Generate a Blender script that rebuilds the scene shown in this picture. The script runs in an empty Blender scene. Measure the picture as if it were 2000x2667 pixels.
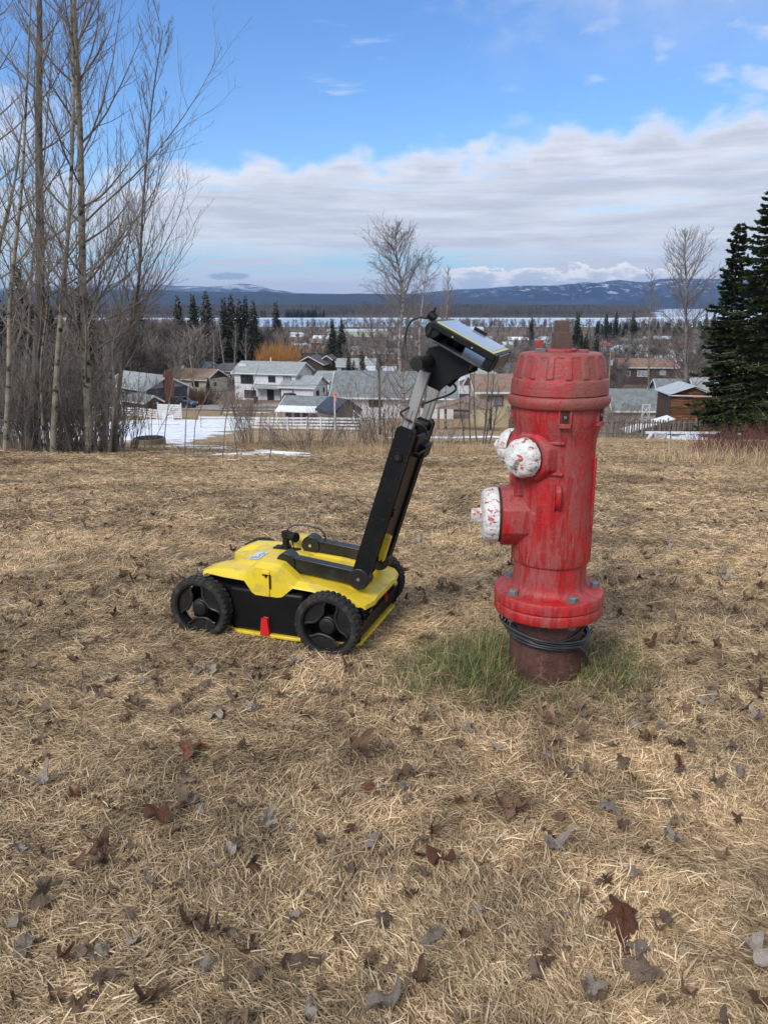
import bpy, bmesh, math, random
import numpy as np
from mathutils import Vector, Matrix, Euler, noise as mn
C = bpy.context.scene
COL = C.collection
rad = math.radians
# ------------------------------------------------------------------ camera
PITCH = rad(15.1); FPX = 2003.0; EYE = 1.35
cam = bpy.data.cameras.new('camera'); co = bpy.data.objects.new('camera', cam); COL.objects.link(co)
co.location = (0, 0, EYE); co.rotation_euler = (math.pi/2-PITCH, 0, 0)
cam.sensor_fit = 'VERTICAL'; cam.sensor_height = 24.0; cam.lens = 24.0*FPX/2667.0
cam.clip_start = 0.05; cam.clip_end = 120000
C.camera = co
C.view_settings.view_transform = 'Standard'; C.view_settings.look = 'None'
C.view_settings.gamma = 1; C.view_settings.use_curve_mapping = False
C.view_settings.exposure = 0.92
C.render.engine = 'CYCLES'
C.cycles.use_denoising = True
C.cycles.max_bounces = 5; C.cycles.diffuse_bounces = 3; C.cycles.glossy_bounces = 2
C.cycles.transmission_bounces = 2; C.cycles.volume_bounces = 0; C.cycles.transparent_max_bounces = 4
C.cycles.volume_step_rate = 4; C.cycles.sample_clamp_indirect = 4
# ------------------------------------------------------------------ node helpers
class NT:
    def __init__(s, tree):
        s.t = tree; s.n = tree.nodes; s.l = tree.links
    def new(s, typ, **kw):
        n = s.n.new(typ)
        for k, v in kw.items(): setattr(n, k, v)
        return n
    def put(s, sock, v):
        if v is None: return
        if hasattr(v, 'links') or isinstance(v, bpy.types.NodeSocket): s.l.new(v, sock)
        else:
            if isinstance(v, (tuple, list)) and len(v) == 3 and sock.type == 'RGBA': v = (*v, 1)
            sock.default_value = v
    def m(s, op, a, b=None, c=None, clamp=False):
        n = s.new('ShaderNodeMath', operation=op); n.use_clamp = clamp
        s.put(n.inputs[0], a); s.put(n.inputs[1], b); s.put(n.inputs[2], c)
        return n.outputs[0]
    def ramp(s, v, a, b, lo=0.0, hi=1.0):
        n = s.new('ShaderNodeMapRange'); n.interpolation_type = 'SMOOTHSTEP'
        s.put(n.inputs[0], v); s.put(n.inputs[1], a); s.put(n.inputs[2], b); s.put(n.inputs[3], lo); s.put(n.inputs[4], hi)
        return n.outputs[0]
    def mix(s, f, a, b, mode='MIX'):
        n = s.new('ShaderNodeMix'); n.data_type = 'RGBA'; n.blend_type = mode
        s.put(n.inputs[0], f); s.put(n.inputs[6], a); s.put(n.inputs[7], b)
        return n.outputs[2]
    def noise(s, vec, scale, detail=4, rough=.55, dist=0):
        n = s.new('ShaderNodeTexNoise'); s.put(n.inputs['Vector'], vec)
        n.inputs['Scale'].default_value = scale; n.inputs['Detail'].default_value = detail
        n.inputs['Roughness'].default_value = rough; n.inputs['Distortion'].default_value = dist
        return n.outputs[0]
    def xyz(s, x, y, z):
        n = s.new('ShaderNodeCombineXYZ'); s.put(n.inputs[0], x); s.put(n.inputs[1], y); s.put(n.inputs[2], z)
        return n.outputs[0]
    def sc(s, vec, v):
        n = s.new('ShaderNodeVectorMath', operation='MULTIPLY'); s.put(n.inputs[0], vec); n.inputs[1].default_value = v
        return n.outputs[0]
# ------------------------------------------------------------------ world: sky with cloud banks
SUN_EL, SUN_AZ = 42.0, 215.0           # azimuth clockwise from +Y (camera looks along +Y)
W = bpy.data.worlds.new('World'); C.world = W; W.use_nodes = True
T = NT(W.node_tree); W.node_tree.nodes.clear()
out = T.new('ShaderNodeOutputWorld'); bg = T.new('ShaderNodeBackground'); T.l.new(bg.outputs[0], out.inputs[0])
sky = T.new('ShaderNodeTexSky'); sky.sky_type = 'NISHITA'; sky.sun_disc = False
sky.sun_elevation = rad(SUN_EL); sky.sun_rotation = rad(SUN_AZ); sky.altitude = 700; sky.air_density = 1.25; sky.dust_density = .25; sky.ozone_density = 2.2
tc = T.new('ShaderNodeTexCoord'); sep = T.new('ShaderNodeSeparateXYZ'); T.l.new(tc.outputs['Generated'], sep.inputs[0])
X, Y, Z = sep.outputs
el = T.m('MULTIPLY', T.m('ARCSINE', Z), 57.2958)
az = T.m('MULTIPLY', T.m('ARCTAN2', X, Y), 57.2958)
# coordinates on a cloud deck, so that clouds shrink towards the horizon
zc = T.m('ADD', T.m('MAXIMUM', Z, 0.0), 0.09)
dk = T.xyz(T.m('DIVIDE', X, zc), T.m('DIVIDE', Y, zc), 0.0)
sph = T.xyz(T.m('MULTIPLY', az, .06), T.m('MULTIPLY', el, .34), 0.3)
n1 = T.noise(sph, 2.1, 6, .55, .3)
n2 = T.noise(T.xyz(T.m('MULTIPLY', az, .10), T.m('MULTIPLY', el, .16), 4.0), 3.2, 5, .55, .2)
n3 = T.noise(dk, .75, 6, .55, .4)
n4 = T.noise(T.xyz(T.m('MULTIPLY', az, .05), T.m('MULTIPLY', el, .75), 9.0), 1.6, 5, .6, .15)
edge = T.m('ADD', 10.2, T.m('MULTIPLY', az, .075))
wave = T.m('MULTIPLY', T.m('SINE', T.m('ADD', T.m('MULTIPLY', az, 1.25), T.m('MULTIPLY', n1, 9.0))), .28)
dist = T.m('ADD', T.m('SUBTRACT', edge, el), T.m('ADD', T.m('MULTIPLY', T.m('SUBTRACT', n2, .5), 4.6), wave))
bank = T.ramp(dist, -.25, 1.5)
bank = T.m('MULTIPLY', bank, T.ramp(az, -27, -12, .55, 1))
# blue slits low in the bank
g = T.m('POWER', 2.718, T.m('MULTIPLY', -1.0, T.m('POWER', T.m('DIVIDE', T.m('SUBTRACT', el, 2.9), .95), 2.0)))
slit = T.m('MULTIPLY', g, T.ramp(n4, .40, .60))
slit = T.m('MULTIPLY', slit, T.ramp(az, 16, 4, .25, .95))
slit2 = T.m('MULTIPLY', T.ramp(n4, .56, .72), .55)
bank = T.m('MULTIPLY', bank, T.m('SUBTRACT', 1.0, T.m('MAXIMUM', slit, slit2)))
# high thin veil, upper right, and a patchy deck over the rest of the sky
n5 = T.noise(T.xyz(T.m('MULTIPLY', az, .11), T.m('MULTIPLY', el, .27), 7.0), 1.9, 5, .5, .15)
puff = T.m('MULTIPLY', T.m('MULTIPLY', T.ramp(n5, .53, .70), .55), T.m('MULTIPLY', T.ramp(az, 4, 15), T.ramp(el, 19.5, 14.5)))
up = T.m('MULTIPLY', T.ramp(el, 12, 22), T.ramp(T.m('ADD', az, T.m('MULTIPLY', T.m('SUBTRACT', n2, .5), 30.0)), 2, 22))
veil = T.m('MULTIPLY', up, T.ramp(n3, .34, .62, .30, .92))
wisp = T.m('MULTIPLY', T.ramp(n1, .64, .80), .32)
wisp = T.m('MULTIPLY', wisp, T.ramp(el, 27, 12))
deck = T.m('MULTIPLY', T.ramp(n3, .40, .60), T.ramp(T.m('ABSOLUTE', az), 30, 62, 0, .85))
left = T.m('MULTIPLY', T.m('MULTIPLY', T.ramp(az, -17, -27), T.ramp(n3, .45, .66)), .8)
cov = T.m('MAXIMUM', T.m('MAXIMUM', T.m('MAXIMUM', bank, puff), veil), T.m('MAXIMUM', T.m('MAXIMUM', wisp, left), deck))
gm_ = T.m('MULTIPLY', T.ramp(T.m('ADD', T.m('ADD', el, T.m('MULTIPLY', az, .55)), T.m('MULTIPLY', T.m('SUBTRACT', n2, .5), 14.0)), 27.5, 33), T.ramp(n3, .25, .5, .6, .95))
cov = T.m('MINIMUM', T.m('MAXIMUM', cov, gm_), .97)
# low cumulus above the far mountains
cu_d = T.m('ABSOLUTE', T.m('SUBTRACT', az, 12.5))
cu_n = T.noise(T.xyz(T.m('MULTIPLY', az, .35), T.m('MULTIPLY', el, .8), 2.0), 1.5, 5, .6, .2)
cu_top = T.m('ADD', 2.45, T.m('MULTIPLY', T.m('SUBTRACT', cu_n, .48), 4.2))
cu = T.m('MULTIPLY', T.ramp(T.m('SUBTRACT', cu_top, el), 0, .22), T.ramp(cu_d, 10.5, 7.0))
shade = T.m('ADD', T.m('MULTIPLY', n4, .6), T.m('MULTIPLY', n1, .4))
ccol = T.mix(T.ramp(shade, .38, .66), (.47, .51, .61), (.66, .70, .78))
ccol = T.mix(T.ramp(dist, 2.2, .1, 0, .75), ccol, (.78, .80, .86))
ccol = T.mix(T.m('MULTIPLY', up, .9), ccol, T.mix(T.ramp(n2, .40, .58), (.38, .45, .58), (.58, .64, .74)))
ccol = T.mix(T.m('MULTIPLY', T.ramp(el, 5.0, 1.0), .55), ccol, (.66, .70, .76))
ccol = T.mix(cu, ccol, T.mix(T.ramp(T.m('SUBTRACT', cu_top, el), .15, 1.1), (.86, .86, .87), (.52, .58, .68)))
cov = T.m('MAXIMUM', cov, cu)
SKY_STR = 0.10
hs = T.new('ShaderNodeHueSaturation'); hs.inputs['Saturation'].default_value = 1.10; hs.inputs['Value'].default_value = .76
T.l.new(sky.outputs[0], hs.inputs['Color'])
cs = T.sc(ccol, (.665/SKY_STR, .655/SKY_STR, .645/SKY_STR))
bl = T.mix(1.0, hs.outputs[0], (.70, .88, 1.16), 'MULTIPLY')
bl = T.mix(T.ramp(el, 9.0, 2.5, 0, .95), bl, (.25/SKY_STR, .40/SKY_STR, .50/SKY_STR))
fin = T.mix(cov, bl, cs)
lx = T.m('DIVIDE', T.m('SUBTRACT', az, -10.9), 1.7); ly = T.m('DIVIDE', T.m('SUBTRACT', el, T.m('ADD', 1.9, T.m('MULTIPLY', T.m('SUBTRACT', cu_n, .5), .5))), .28)
ln = T.ramp(T.m('ADD', T.m('MULTIPLY', lx, lx), T.m('MULTIPLY', ly, ly)), 1.0, .35, 0, .8)
fin = T.mix(ln, fin, (.20/SKY_STR, .25/SKY_STR, .34/SKY_STR))
T.l.new(fin, bg.inputs[0]); bg.inputs[1].default_value = SKY_STR
# ------------------------------------------------------------------ sun through thin cloud
sl = bpy.data.lights.new('sun', 'SUN'); sl.energy = 1.5; sl.angle = rad(24); sl.color = (1, .95, .87)
so = bpy.data.objects.new('sun', sl); COL.objects.link(so)
a_ = rad(SUN_AZ); e_ = rad(SUN_EL)
sd = Vector((math.sin(a_)*math.cos(e_), math.cos(a_)*math.cos(e_), math.sin(e_)))
so.rotation_euler = sd.to_track_quat('Z', 'Y').to_euler(); so.location = (0, 0, 50)

# ------------------------------------------------------------------ materials
MATS = {}
def mat(name, c1, c2=None, scale=8, rough=.7, bump=0, stretch=(1, 1, 1), metal=0, spec=.5, detail=5, coord='Object', lo=.35, hi=.65,
        c3=None, s3=30, f3=.5, bscale=None, coat=0, rnd=0):
    m = bpy.data.materials.new(name); m.use_nodes = True; t = NT(m.node_tree); t.n.clear()
    o = t.new('ShaderNodeOutputMaterial'); b = t.new('ShaderNodeBsdfPrincipled'); t.l.new(b.outputs[0], o.inputs[0])
    b.inputs['Roughness'].default_value = rough; b.inputs['Metallic'].default_value = metal
    b.inputs['Specular IOR Level'].default_value = spec; b.inputs['Coat Weight'].default_value = coat
    if coord == 'World': v = t.new('ShaderNodeNewGeometry').outputs['Position']
    else: v = t.new('ShaderNodeTexCoord').outputs[coord]
    v = t.sc(v, stretch)
    col = c1
    if c2 is not None:
        n = t.noise(v, scale, detail)
        col = t.mix(t.ramp(n, lo, hi), c1, c2)
    if c3 is not None:
        col = t.mix(t.m('MULTIPLY', t.ramp(t.noise(v, s3, 5), .5, .66), f3), col, c3)
    if rnd:
        oi = t.new('ShaderNodeObjectInfo')
        col = t.mix(1.0, col, t.xyz(*[t.ramp(oi.outputs['Random'], 0, 1, 1-rnd, 1+rnd)]*3), 'MULTIPLY')
    t.put(b.inputs['Base Color'], col)
    if bump:
        bn = t.new('ShaderNodeBump'); bn.inputs['Strength'].default_value = 1; bn.inputs['Distance'].default_value = bump
        t.l.new(t.noise(v, bscale or scale*3, 4), bn.inputs['Height']); t.l.new(bn.outputs[0], b.inputs['Normal'])
    m['nt'] = 1
    MATS[name] = m
    return m

# ------------------------------------------------------------------ mesh builder
class MB:
    def __init__(s): s.v = []; s.f = []; s.m = []; s.mi = 0; s.X = Matrix.Identity(4)
    def add(s, vs, fs):
        o = len(s.v); X = s.X
        s.v.extend([tuple(X @ Vector(p)) for p in vs])
        s.f.extend([tuple(i+o for i in f) for f in fs]); s.m.extend([s.mi]*len(fs))
    def box(s, c, d, rz=0, ry=0, rx=0, taper=(1, 1)):
        x, y, z = d[0]/2, d[1]/2, d[2]/2
        M = Matrix.Translation(c) @ Euler((rx, ry, rz)).to_matrix().to_4x4()
        vs = []
        for k in (-1, 1):
            tx, ty = (1, 1) if k < 0 else taper
            for i, j in ((-1, -1), (1, -1), (1, 1), (-1, 1)): vs.append(M @ Vector((i*x*tx, j*y*ty, k*z)))
        s.add(vs, [(3, 2, 1, 0), (4, 5, 6, 7), (0, 1, 5, 4), (1, 2, 6, 5), (2, 3, 7, 6), (3, 0, 4, 7)]); return s
    def bar(s, a, b, w, h):
        a = Vector(a); b = Vector(b); d = b-a; L = d.length
        q = d.to_track_quat('X', 'Z').to_matrix().to_4x4(); q.translation = (a+b)/2
        vs = [q @ Vector((i*L/2, j*w/2, k*h/2)) for k in (-1, 1) for i, j in ((-1, -1), (1, -1), (1, 1), (-1, 1))]
        s.add(vs, [(3, 2, 1, 0), (4, 5, 6, 7), (0, 1, 5, 4), (1, 2, 6, 5), (2, 3, 7, 6), (3, 0, 4, 7)]); return s
    def prism(s, pts, d, axis='y', c=(0, 0, 0)):
        """pts 2D outline (counter-clockwise), extruded from -d/2 to d/2 along axis"""
        n = len(pts); vs = []
        for k in (-d/2, d/2):
            for a, b in pts:
                p = {'y': (a, k, b), 'x': (k, a, b), 'z': (a, b, k)}[axis]
                vs.append((p[0]+c[0], p[1]+c[1], p[2]+c[2]))
        fs = [(i, (i+1) % n, n+(i+1) % n, n+i) for i in range(n)]
        f0 = tuple(range(n)); f1 = tuple(reversed(range(n, 2*n)))
        if axis in 'x': fs = [tuple(reversed(f)) for f in fs]; f0 = tuple(reversed(f0)); f1 = tuple(reversed(f1))
        if axis == 'y': pass
        if axis == 'z': fs = [tuple(f) for f in fs]; f0, f1 = tuple(reversed(range(n))), tuple(range(n, 2*n))
        s.add(vs, fs+[f0, f1]); return s
    def lathe(s, prof, n=24, M=None, mod=None, cap=True):
        """prof [(r,z)] around Z; M places it"""
        M = M or Matrix.Identity(4); vs = []; fs = []
        for r, z in prof:
            for k in range(n):
                a = 2*math.pi*k/n; rr = r*(mod(a, z) if mod else 1)
                vs.append(M @ Vector((rr*math.cos(a), rr*math.sin(a), z)))
        for i in range(len(prof)-1):
            for k in range(n):
                a, b = i*n+k, i*n+(k+1) % n
                fs.append((a, b, b+n, a+n))
        if cap:
            fs.append(tuple(reversed(range(n)))); L = (len(prof)-1)*n; fs.append(tuple(range(L, L+n)))
        s.add(vs, fs); return s
    def cyl(s, a, b, r, r2=None, n=16):
        a = Vector(a); b = Vector(b); d = b-a
        M = d.to_track_quat('Z', 'Y').to_matrix().to_4x4(); M.translation = a
        return s.lathe([(r, 0), (r if r2 is None else r2, d.length)], n, M)
    def tube(s, pts, rs, n=5, close=False):
        P = np.asarray([tuple(p) for p in pts], float); k = len(P)
        if np.isscalar(rs): rs = [rs]*k
        t = np.gradient(P, axis=0); t /= (np.linalg.norm(t, axis=1)[:, None]+1e-9)
        ref = np.array([0, 0, 1.]) if abs(t[:, 2]).mean() < .8 else np.array([1., 0, 0])
        u = np.cross(t, ref); u /= (np.linalg.norm(u, axis=1)[:, None]+1e-9); w = np.cross(u, t)
        an = np.arange(n)*2*math.pi/n
        R = np.asarray(rs)[:, None, None]
        V = P[:, None, :]+R*(u[:, None, :]*np.cos(an)[None, :, None]+w[:, None, :]*np.sin(an)[None, :, None])
        o = len(s.v)
        if s.X != Matrix.Identity(4): s.v.extend([tuple(s.X @ Vector(p)) for p in V.reshape(-1, 3)])
        else: s.v.extend(map(tuple, V.reshape(-1, 3).tolist()))
        fs = []
        for i in range(k-1):
            for j in range(n):
                a = o+i*n+j; b = o+i*n+(j+1) % n
                fs.append((a, b, b+n, a+n))
        if n > 3 and k < 400: fs.append(tuple(range(o+n-1, o-1, -1))); fs.append(tuple(range(o+(k-1)*n, o+k*n)))
        s.f.extend(fs); s.m.extend([s.mi]*len(fs)); return s
    def mesh(s, name, mats, smooth=False):
        me = bpy.data.meshes.new(name); me.from_pydata(s.v, [], s.f)
        for m in (mats if isinstance(mats, (list, tuple)) else [mats]): me.materials.append(m)
        if isinstance(mats, (list, tuple)) and len(mats) > 1: me.polygons.foreach_set('material_index', s.m)
        if smooth: me.polygons.foreach_set('use_smooth', [True]*len(me.polygons))
        me.update(); return me
    def build(s, name, mats, parent=None, smooth=False, angle=None, bevel=0, **kw):
        o = bpy.data.objects.new(name, s.mesh(name, mats, smooth)); COL.objects.link(o)
        if parent: o.parent = parent
        if angle:
            o.data.polygons.foreach_set('use_smooth', [True]*len(o.data.polygons))
            o.data.set_sharp_from_angle(angle=rad(angle))
        if bevel:
            b = o.modifiers.new('bevel', 'BEVEL'); b.width = bevel; b.segments = 2; b.limit_method = 'ANGLE'; b.angle_limit = rad(30)
            b.harden_normals = False
            o.data.polygons.foreach_set('use_smooth', [True]*len(o.data.polygons)); o.data.set_sharp_from_angle(angle=rad(50))
        for k, v in kw.items(): o[k] = v
        return o
def thing(name, label, cat, loc=(0, 0, 0), rz=0, group=None):
    o = bpy.data.objects.new(name, None); COL.objects.link(o); o.empty_display_size = .2
    o.location = loc; o.rotation_euler = (0, 0, rz); o['label'] = label; o['category'] = cat
    if group: o['group'] = group
    return o
def tag(o, label, cat, group=None):
    o['label'] = label; o['category'] = cat
    if group: o['group'] = group
    return o
def dup(root, loc=None, rz=None, label=None, scale=None):
    r = root.copy(); COL.objects.link(r)
    if loc is not None: r.location = loc
    if rz is not None: r.rotation_euler = (0, 0, rz)
    if label: r['label'] = label
    if scale: r.scale = scale
    for ch in list(root.children):
        c = ch.copy(); COL.objects.link(c); c.parent = r
        for g_ in list(ch.children):
            d = g_.copy(); COL.objects.link(d); d.parent = c
    return r

# ------------------------------------------------------------------ terrain
PR = np.array([(-40, 1.2), (-12, .3), (0, 0), (3.5, 0), (6, -.15), (9, -.55), (13, -1.2), (17, -1.9), (25, -3.1), (40, -5.45), (55, -7.75), (70, -10.0), (90, -12.1),
               (120, -14.5), (150, -16.6), (200, -19), (300, -22.5), (450, -26), (700, -30), (1100, -34), (1380, -35.7), (1450, -38.5), (2240, -39), (2300, -38), (60000, -38)])
def sst(x, a, b):
    t = np.clip((x-a)/(b-a), 0, 1); return t*t*(3-2*t)
LAKE = -36.0
def tz(x, y):
    x = np.asarray(x, float); y = np.asarray(y, float)
    w = np.clip(np.abs(y)*.12, .4, 60)
    z = sum(np.interp(y+k*w, PR[:, 0], PR[:, 1]) for k in (-1, -.5, 0, .5, 1))/5
    z = z-.55*sst(x, 6, 22)*sst(y, 30, 60)*(1-sst(y, 110, 200))
    far = sst(y, 3, 8)
    z = z+far*(.05*np.sin(x*.31+1.3)*np.sin(y*.27+.4)+.03*np.sin(x*.83+y*.61)+.02*np.sin(x*1.9-y*1.4+2))*np.clip(1-y/130, 0, 1)
    z = z+.006*np.sin(x*5.1+y*3.7)+.005*np.sin(x*8.3-y*6.1+1)
    u = x/np.maximum(y, 1)+.012*np.sin(y*.004)+.006*np.sin(y*.011+2)
    land = sst(y, 2255, 2330)*(1-sst(u, .318, .334))
    z = z+land*(4.2+17*sst(y, 2330, 3700)+1.5*np.sin(x*.004+y*.002))
    z = np.where(y > 5200, z+land*0, z)
    return z
def gz(x, y): return float(tz(x, y))
CP, SP = math.cos(PITCH), math.sin(PITCH)
def at(px, d, dz=0.0):
    """ground point at distance d in the direction of photo column px"""
    z = gz(0, d)
    for _ in range(3):
        x = (px-1000)/FPX*(d*CP+(EYE-z)*SP); z = gz(x, d)
    return Vector((x, d, z+dz))
def ray(px, py, d):
    u = (px-1000)/FPX; v = (1333.5-py)/FPX; t = d/(CP+v*SP)
    return Vector((u*t, d, EYE+t*(-SP+v*CP)))
def grid_mesh(name, xs, ys, zf, m, smooth=True):
    XX, YY = np.meshgrid(xs, ys); ZZ = zf(XX, YY); nx, ny = len(xs), len(ys)
    me = bpy.data.meshes.new(name)
    co_ = np.stack([XX, YY, ZZ], -1).reshape(-1, 3)
    i = np.arange((nx-1)*(ny-1)); r = i//(nx-1); c = i % (nx-1); a = r*nx+c
    q = np.stack([a, a+1, a+1+nx, a+nx], 1)
    me.vertices.add(len(co_)); me.vertices.foreach_set('co', co_.ravel())
    me.loops.add(q.size); me.loops.foreach_set('vertex_index', q.ravel())
    me.polygons.add(len(q)); me.polygons.foreach_set('loop_start', np.arange(len(q))*4); me.polygons.foreach_set('loop_total', np.full(len(q), 4))
    me.update(calc_edges=True); me.validate(); me.materials.append(m)
    if smooth: me.polygons.foreach_set('use_smooth', np.ones(len(q), bool))
    o = bpy.data.objects.new(name, me); COL.objects.link(o); return o

# ---- ground material (world position noise)
def straw_nodes(t, pos):
    """large-scale tone of the dead lawn, shared by soil and grass blades"""
    a = t.noise(pos, .55, 4, .6); b = t.noise(pos, 2.6, 4, .6); c = t.noise(t.sc(pos, (.5, 1.3, 1)), .16, 3, .5)
    return t.m('ADD', t.m('ADD', t.m('MULTIPLY', a, .4), t.m('MULTIPLY', b, .35)), t.m('MULTIPLY', c, .25))
gm = bpy.data.materials.new('dead_lawn_soil'); gm.use_nodes = True; t = NT(gm.node_tree); t.n.clear()
o = t.new('ShaderNodeOutputMaterial'); b = t.new('ShaderNodeBsdfPrincipled'); t.l.new(b.outputs[0], o.inputs[0])
pos = t.new('ShaderNodeNewGeometry').outputs['Position']
sx = t.new('ShaderNodeSeparateXYZ'); t.l.new(pos, sx.inputs[0])
tone = straw_nodes(t, pos)
fine = t.noise(t.sc(pos, (1, .6, 1)), 22, 6, .7); mid = t.noise(t.sc(pos, (1, .45, 1)), 4.5, 6, .65)
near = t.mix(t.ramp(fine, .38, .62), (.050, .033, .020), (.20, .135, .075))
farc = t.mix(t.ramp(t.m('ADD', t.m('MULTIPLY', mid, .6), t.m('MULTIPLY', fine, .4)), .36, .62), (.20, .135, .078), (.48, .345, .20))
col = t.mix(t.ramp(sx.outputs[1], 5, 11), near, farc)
col = t.mix(t.ramp(tone, .40, .62, .0, .55), col, t.mix(.5, col, (.33, .235, .145)))
dark = t.m('MULTIPLY', t.ramp(t.noise(t.sc(pos, (.6, 1.6, 1)), .5, 6, .65), .53, .68), .6)
col = t.mix(t.m('MULTIPLY', dark, t.ramp(sx.outputs[1], 4, 12)), col, (.085, .060, .042))
town = t.mix(t.ramp(t.noise(pos, .05, 5, .6), .4, .6), (.10, .078, .055), (.20, .15, .10))
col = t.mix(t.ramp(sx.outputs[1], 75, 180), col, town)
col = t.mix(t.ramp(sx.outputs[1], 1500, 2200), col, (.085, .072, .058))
t.put(b.inputs['Base Color'], col); b.inputs['Roughness'].default_value = .95; b.inputs['Specular IOR Level'].default_value = .15
bn = t.new('ShaderNodeBump'); bn.inputs['Distance'].default_value = .03; t.l.new(t.m('ADD', fine, mid), bn.inputs['Height']); t.l.new(bn.outputs[0], b.inputs['Normal'])
ys = 2*np.sinh(np.linspace(-2.9, 9.88, 440)); xs = 2*np.sinh(np.linspace(-9.88, 9.88, 500))
ground = grid_mesh('ground', xs, ys, tz, gm); ground['kind'] = 'structure'

# ---- frozen lake
wm = bpy.data.materials.new('lake_ice'); wm.use_nodes = True; t = NT(wm.node_tree); t.n.clear()
o = t.new('ShaderNodeOutputMaterial'); b = t.new('ShaderNodeBsdfPrincipled'); t.l.new(b.outputs[0], o.inputs[0])
pos = t.new('ShaderNodeNewGeometry').outputs['Position']; sx = t.new('ShaderNodeSeparateXYZ'); t.l.new(pos, sx.inputs[0])
n = t.noise(t.sc(pos, (.25, 1, 1)), .006, 5, .6)
col = t.mix(t.ramp(n, .42, .6), (.30, .40, .52), (.50, .57, .65))
shore = t.m('ADD', sx.outputs[1], t.m('MULTIPLY', t.noise(pos, .01, 3), 200))
col = t.mix(t.m('MULTIPLY', t.ramp(shore, 2180, 2290), t.ramp(shore, 2700, 2500)), col, (.75, .78, .82))
t.put(b.inputs['Base Color'], col); b.inputs['Roughness'].default_value = .35
lk = MB(); lk.add([(-9000, 1150, LAKE), (12000, 1150, LAKE), (12000, 12500, LAKE), (-9000, 12500, LAKE)], [(0, 1, 2, 3)])
lake = lk.build('lake', wm); lake['kind'] = 'structure'

# ---- mountains, blue distance haze mixed into the forest colours
def mount_mat(name, forest, hazed_forest2, snow_lo, snow_hi, amt, fl=.0045, th=.48):
    m = bpy.data.materials.new(name); m.use_nodes = True; t = NT(m.node_tree); t.n.clear()
    o = t.new('ShaderNodeOutputMaterial'); b = t.new('ShaderNodeBsdfPrincipled'); t.l.new(b.outputs[0], o.inputs[0])
    pos = t.new('ShaderNodeNewGeometry').outputs['Position']; sx = t.new('ShaderNodeSeparateXYZ'); t.l.new(pos, sx.inputs[0])
    n = t.noise(pos, .0016, 7, .62); n2 = t.noise(t.sc(pos, (1, 1, 1.8)), fl, 6, .68)
    col = t.mix(t.ramp(n, .4, .6), forest, hazed_forest2)
    h = t.m('ADD', sx.outputs[2], t.m('MULTIPLY', t.m('SUBTRACT', n2, .5), 420))
    f = t.m('MULTIPLY', t.ramp(h, snow_lo, snow_hi), t.ramp(n2, th, th+.08, .0 if th > .5 else .15, amt))
    col = t.mix(f, col, (.72, .76, .82))
    t.put(b.inputs['Base Color'], col); b.inputs['Roughness'].default_value = .95
    return m
def ridge(name, d, pts, depth, m, seed, rough=1.0, zbase=-45):
    pts = np.array(pts, float); pxs = np.linspace(pts[0, 0], pts[-1, 0], 420)
    pys = np.interp(pxs, pts[:, 0], pts[:, 1])
    k = np.array([1, 2, 3, 2, 1])/9; pys = np.convolve(np.pad(pys, 2, 'edge'), k, 'valid')
    top = np.array([ray(a, b_, d)[2] for a, b_ in zip(pxs, pys)]); xs_ = (pxs-1000)/FPX*d*1.0*CP
    rng = np.random.RandomState(seed); V = []; nr = 40
    for r in range(nr):
        s = r/(nr-1); yy = d-depth*(1-s*1.25)
        prof = math.sin(min(s*1.25, 1)*math.pi/2)**1.25 if s < .8 else 1-(s-.8)/.2*.6
        for i, x in enumerate(xs_):
            amp = (top[i]-zbase)*.16*rough*(1-abs(prof*2-1)**2)*1.2
            nz = mn.fractal(Vector((x*.0011+seed, yy*.0011, seed*1.7)), .9, 2.1, 6)
            rz_ = mn.fractal(Vector((x*.004+seed, yy*.002, 0)), .9, 2.1, 4)*(top[i]-zbase)*.018
            V.append((x*(yy/d), yy, zbase+(top[i]-zbase)*prof+amp*nz+rz_*prof))
    n_ = len(xs_); F = [(r*n_+i, r*n_+i+1, (r+1)*n_+i+1, (r+1)*n_+i) for r in range(nr-1) for i in range(n_-1)]
    me = bpy.data.meshes.new(name); me.from_pydata(V, [], F); me.materials.append(m); me.polygons.foreach_set('use_smooth', [True]*len(F))
    o = bpy.data.objects.new(name, me); COL.objects.link(o); o['kind'] = 'structure'; return o
m1 = mount_mat('hazed_far_mountain', (.025, .045, .075), (.04, .06, .085), 150, 420, .75)
m2 = mount_mat('hazed_hill_forest', (.014, .024, .038), (.022, .034, .046), 700, 900, .2)
m3 = mount_mat('hazed_right_mountain', (.010, .026, .062), (.024, .046, .085), 60, 330, .8, .010, .545)
ridge('mountains', 15000, [(-900, 757), (-300, 752), (0, 752), (130, 746), (240, 742), (400, 742), (470, 744), (560, 747), (600, 744), (626, 738), (660, 741), (690, 749), (716, 758), (735, 755), (760, 763), (900, 766), (1100, 766), (1500, 770), (2600, 770)], 3500, m1, 3)
ridge('mountains', 11000, [(700, 800), (900, 775), (1060, 766), (1130, 761), (1190, 756), (1270, 752), (1350, 748), (1430, 746), (1500, 739), (1525, 736), (1550, 740), (1604, 730), (1630, 735), (1680, 737), (1710, 728), (1760, 727), (1858, 729), (2000, 724), (2300, 728), (3000, 745)], 4200, m3, 8, 1.35)
ridge('hills', 8200, [(-1500, 770), (-300, 768), (0, 760), (240, 757), (420, 756), (500, 760), (600, 761), (700, 760), (760, 766), (860, 767), (940, 765), (1040, 768), (1140, 771), (1300, 780), (1500, 792), (1700, 803), (1900, 812)], 3000, m2, 5, 1.3)
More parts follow.
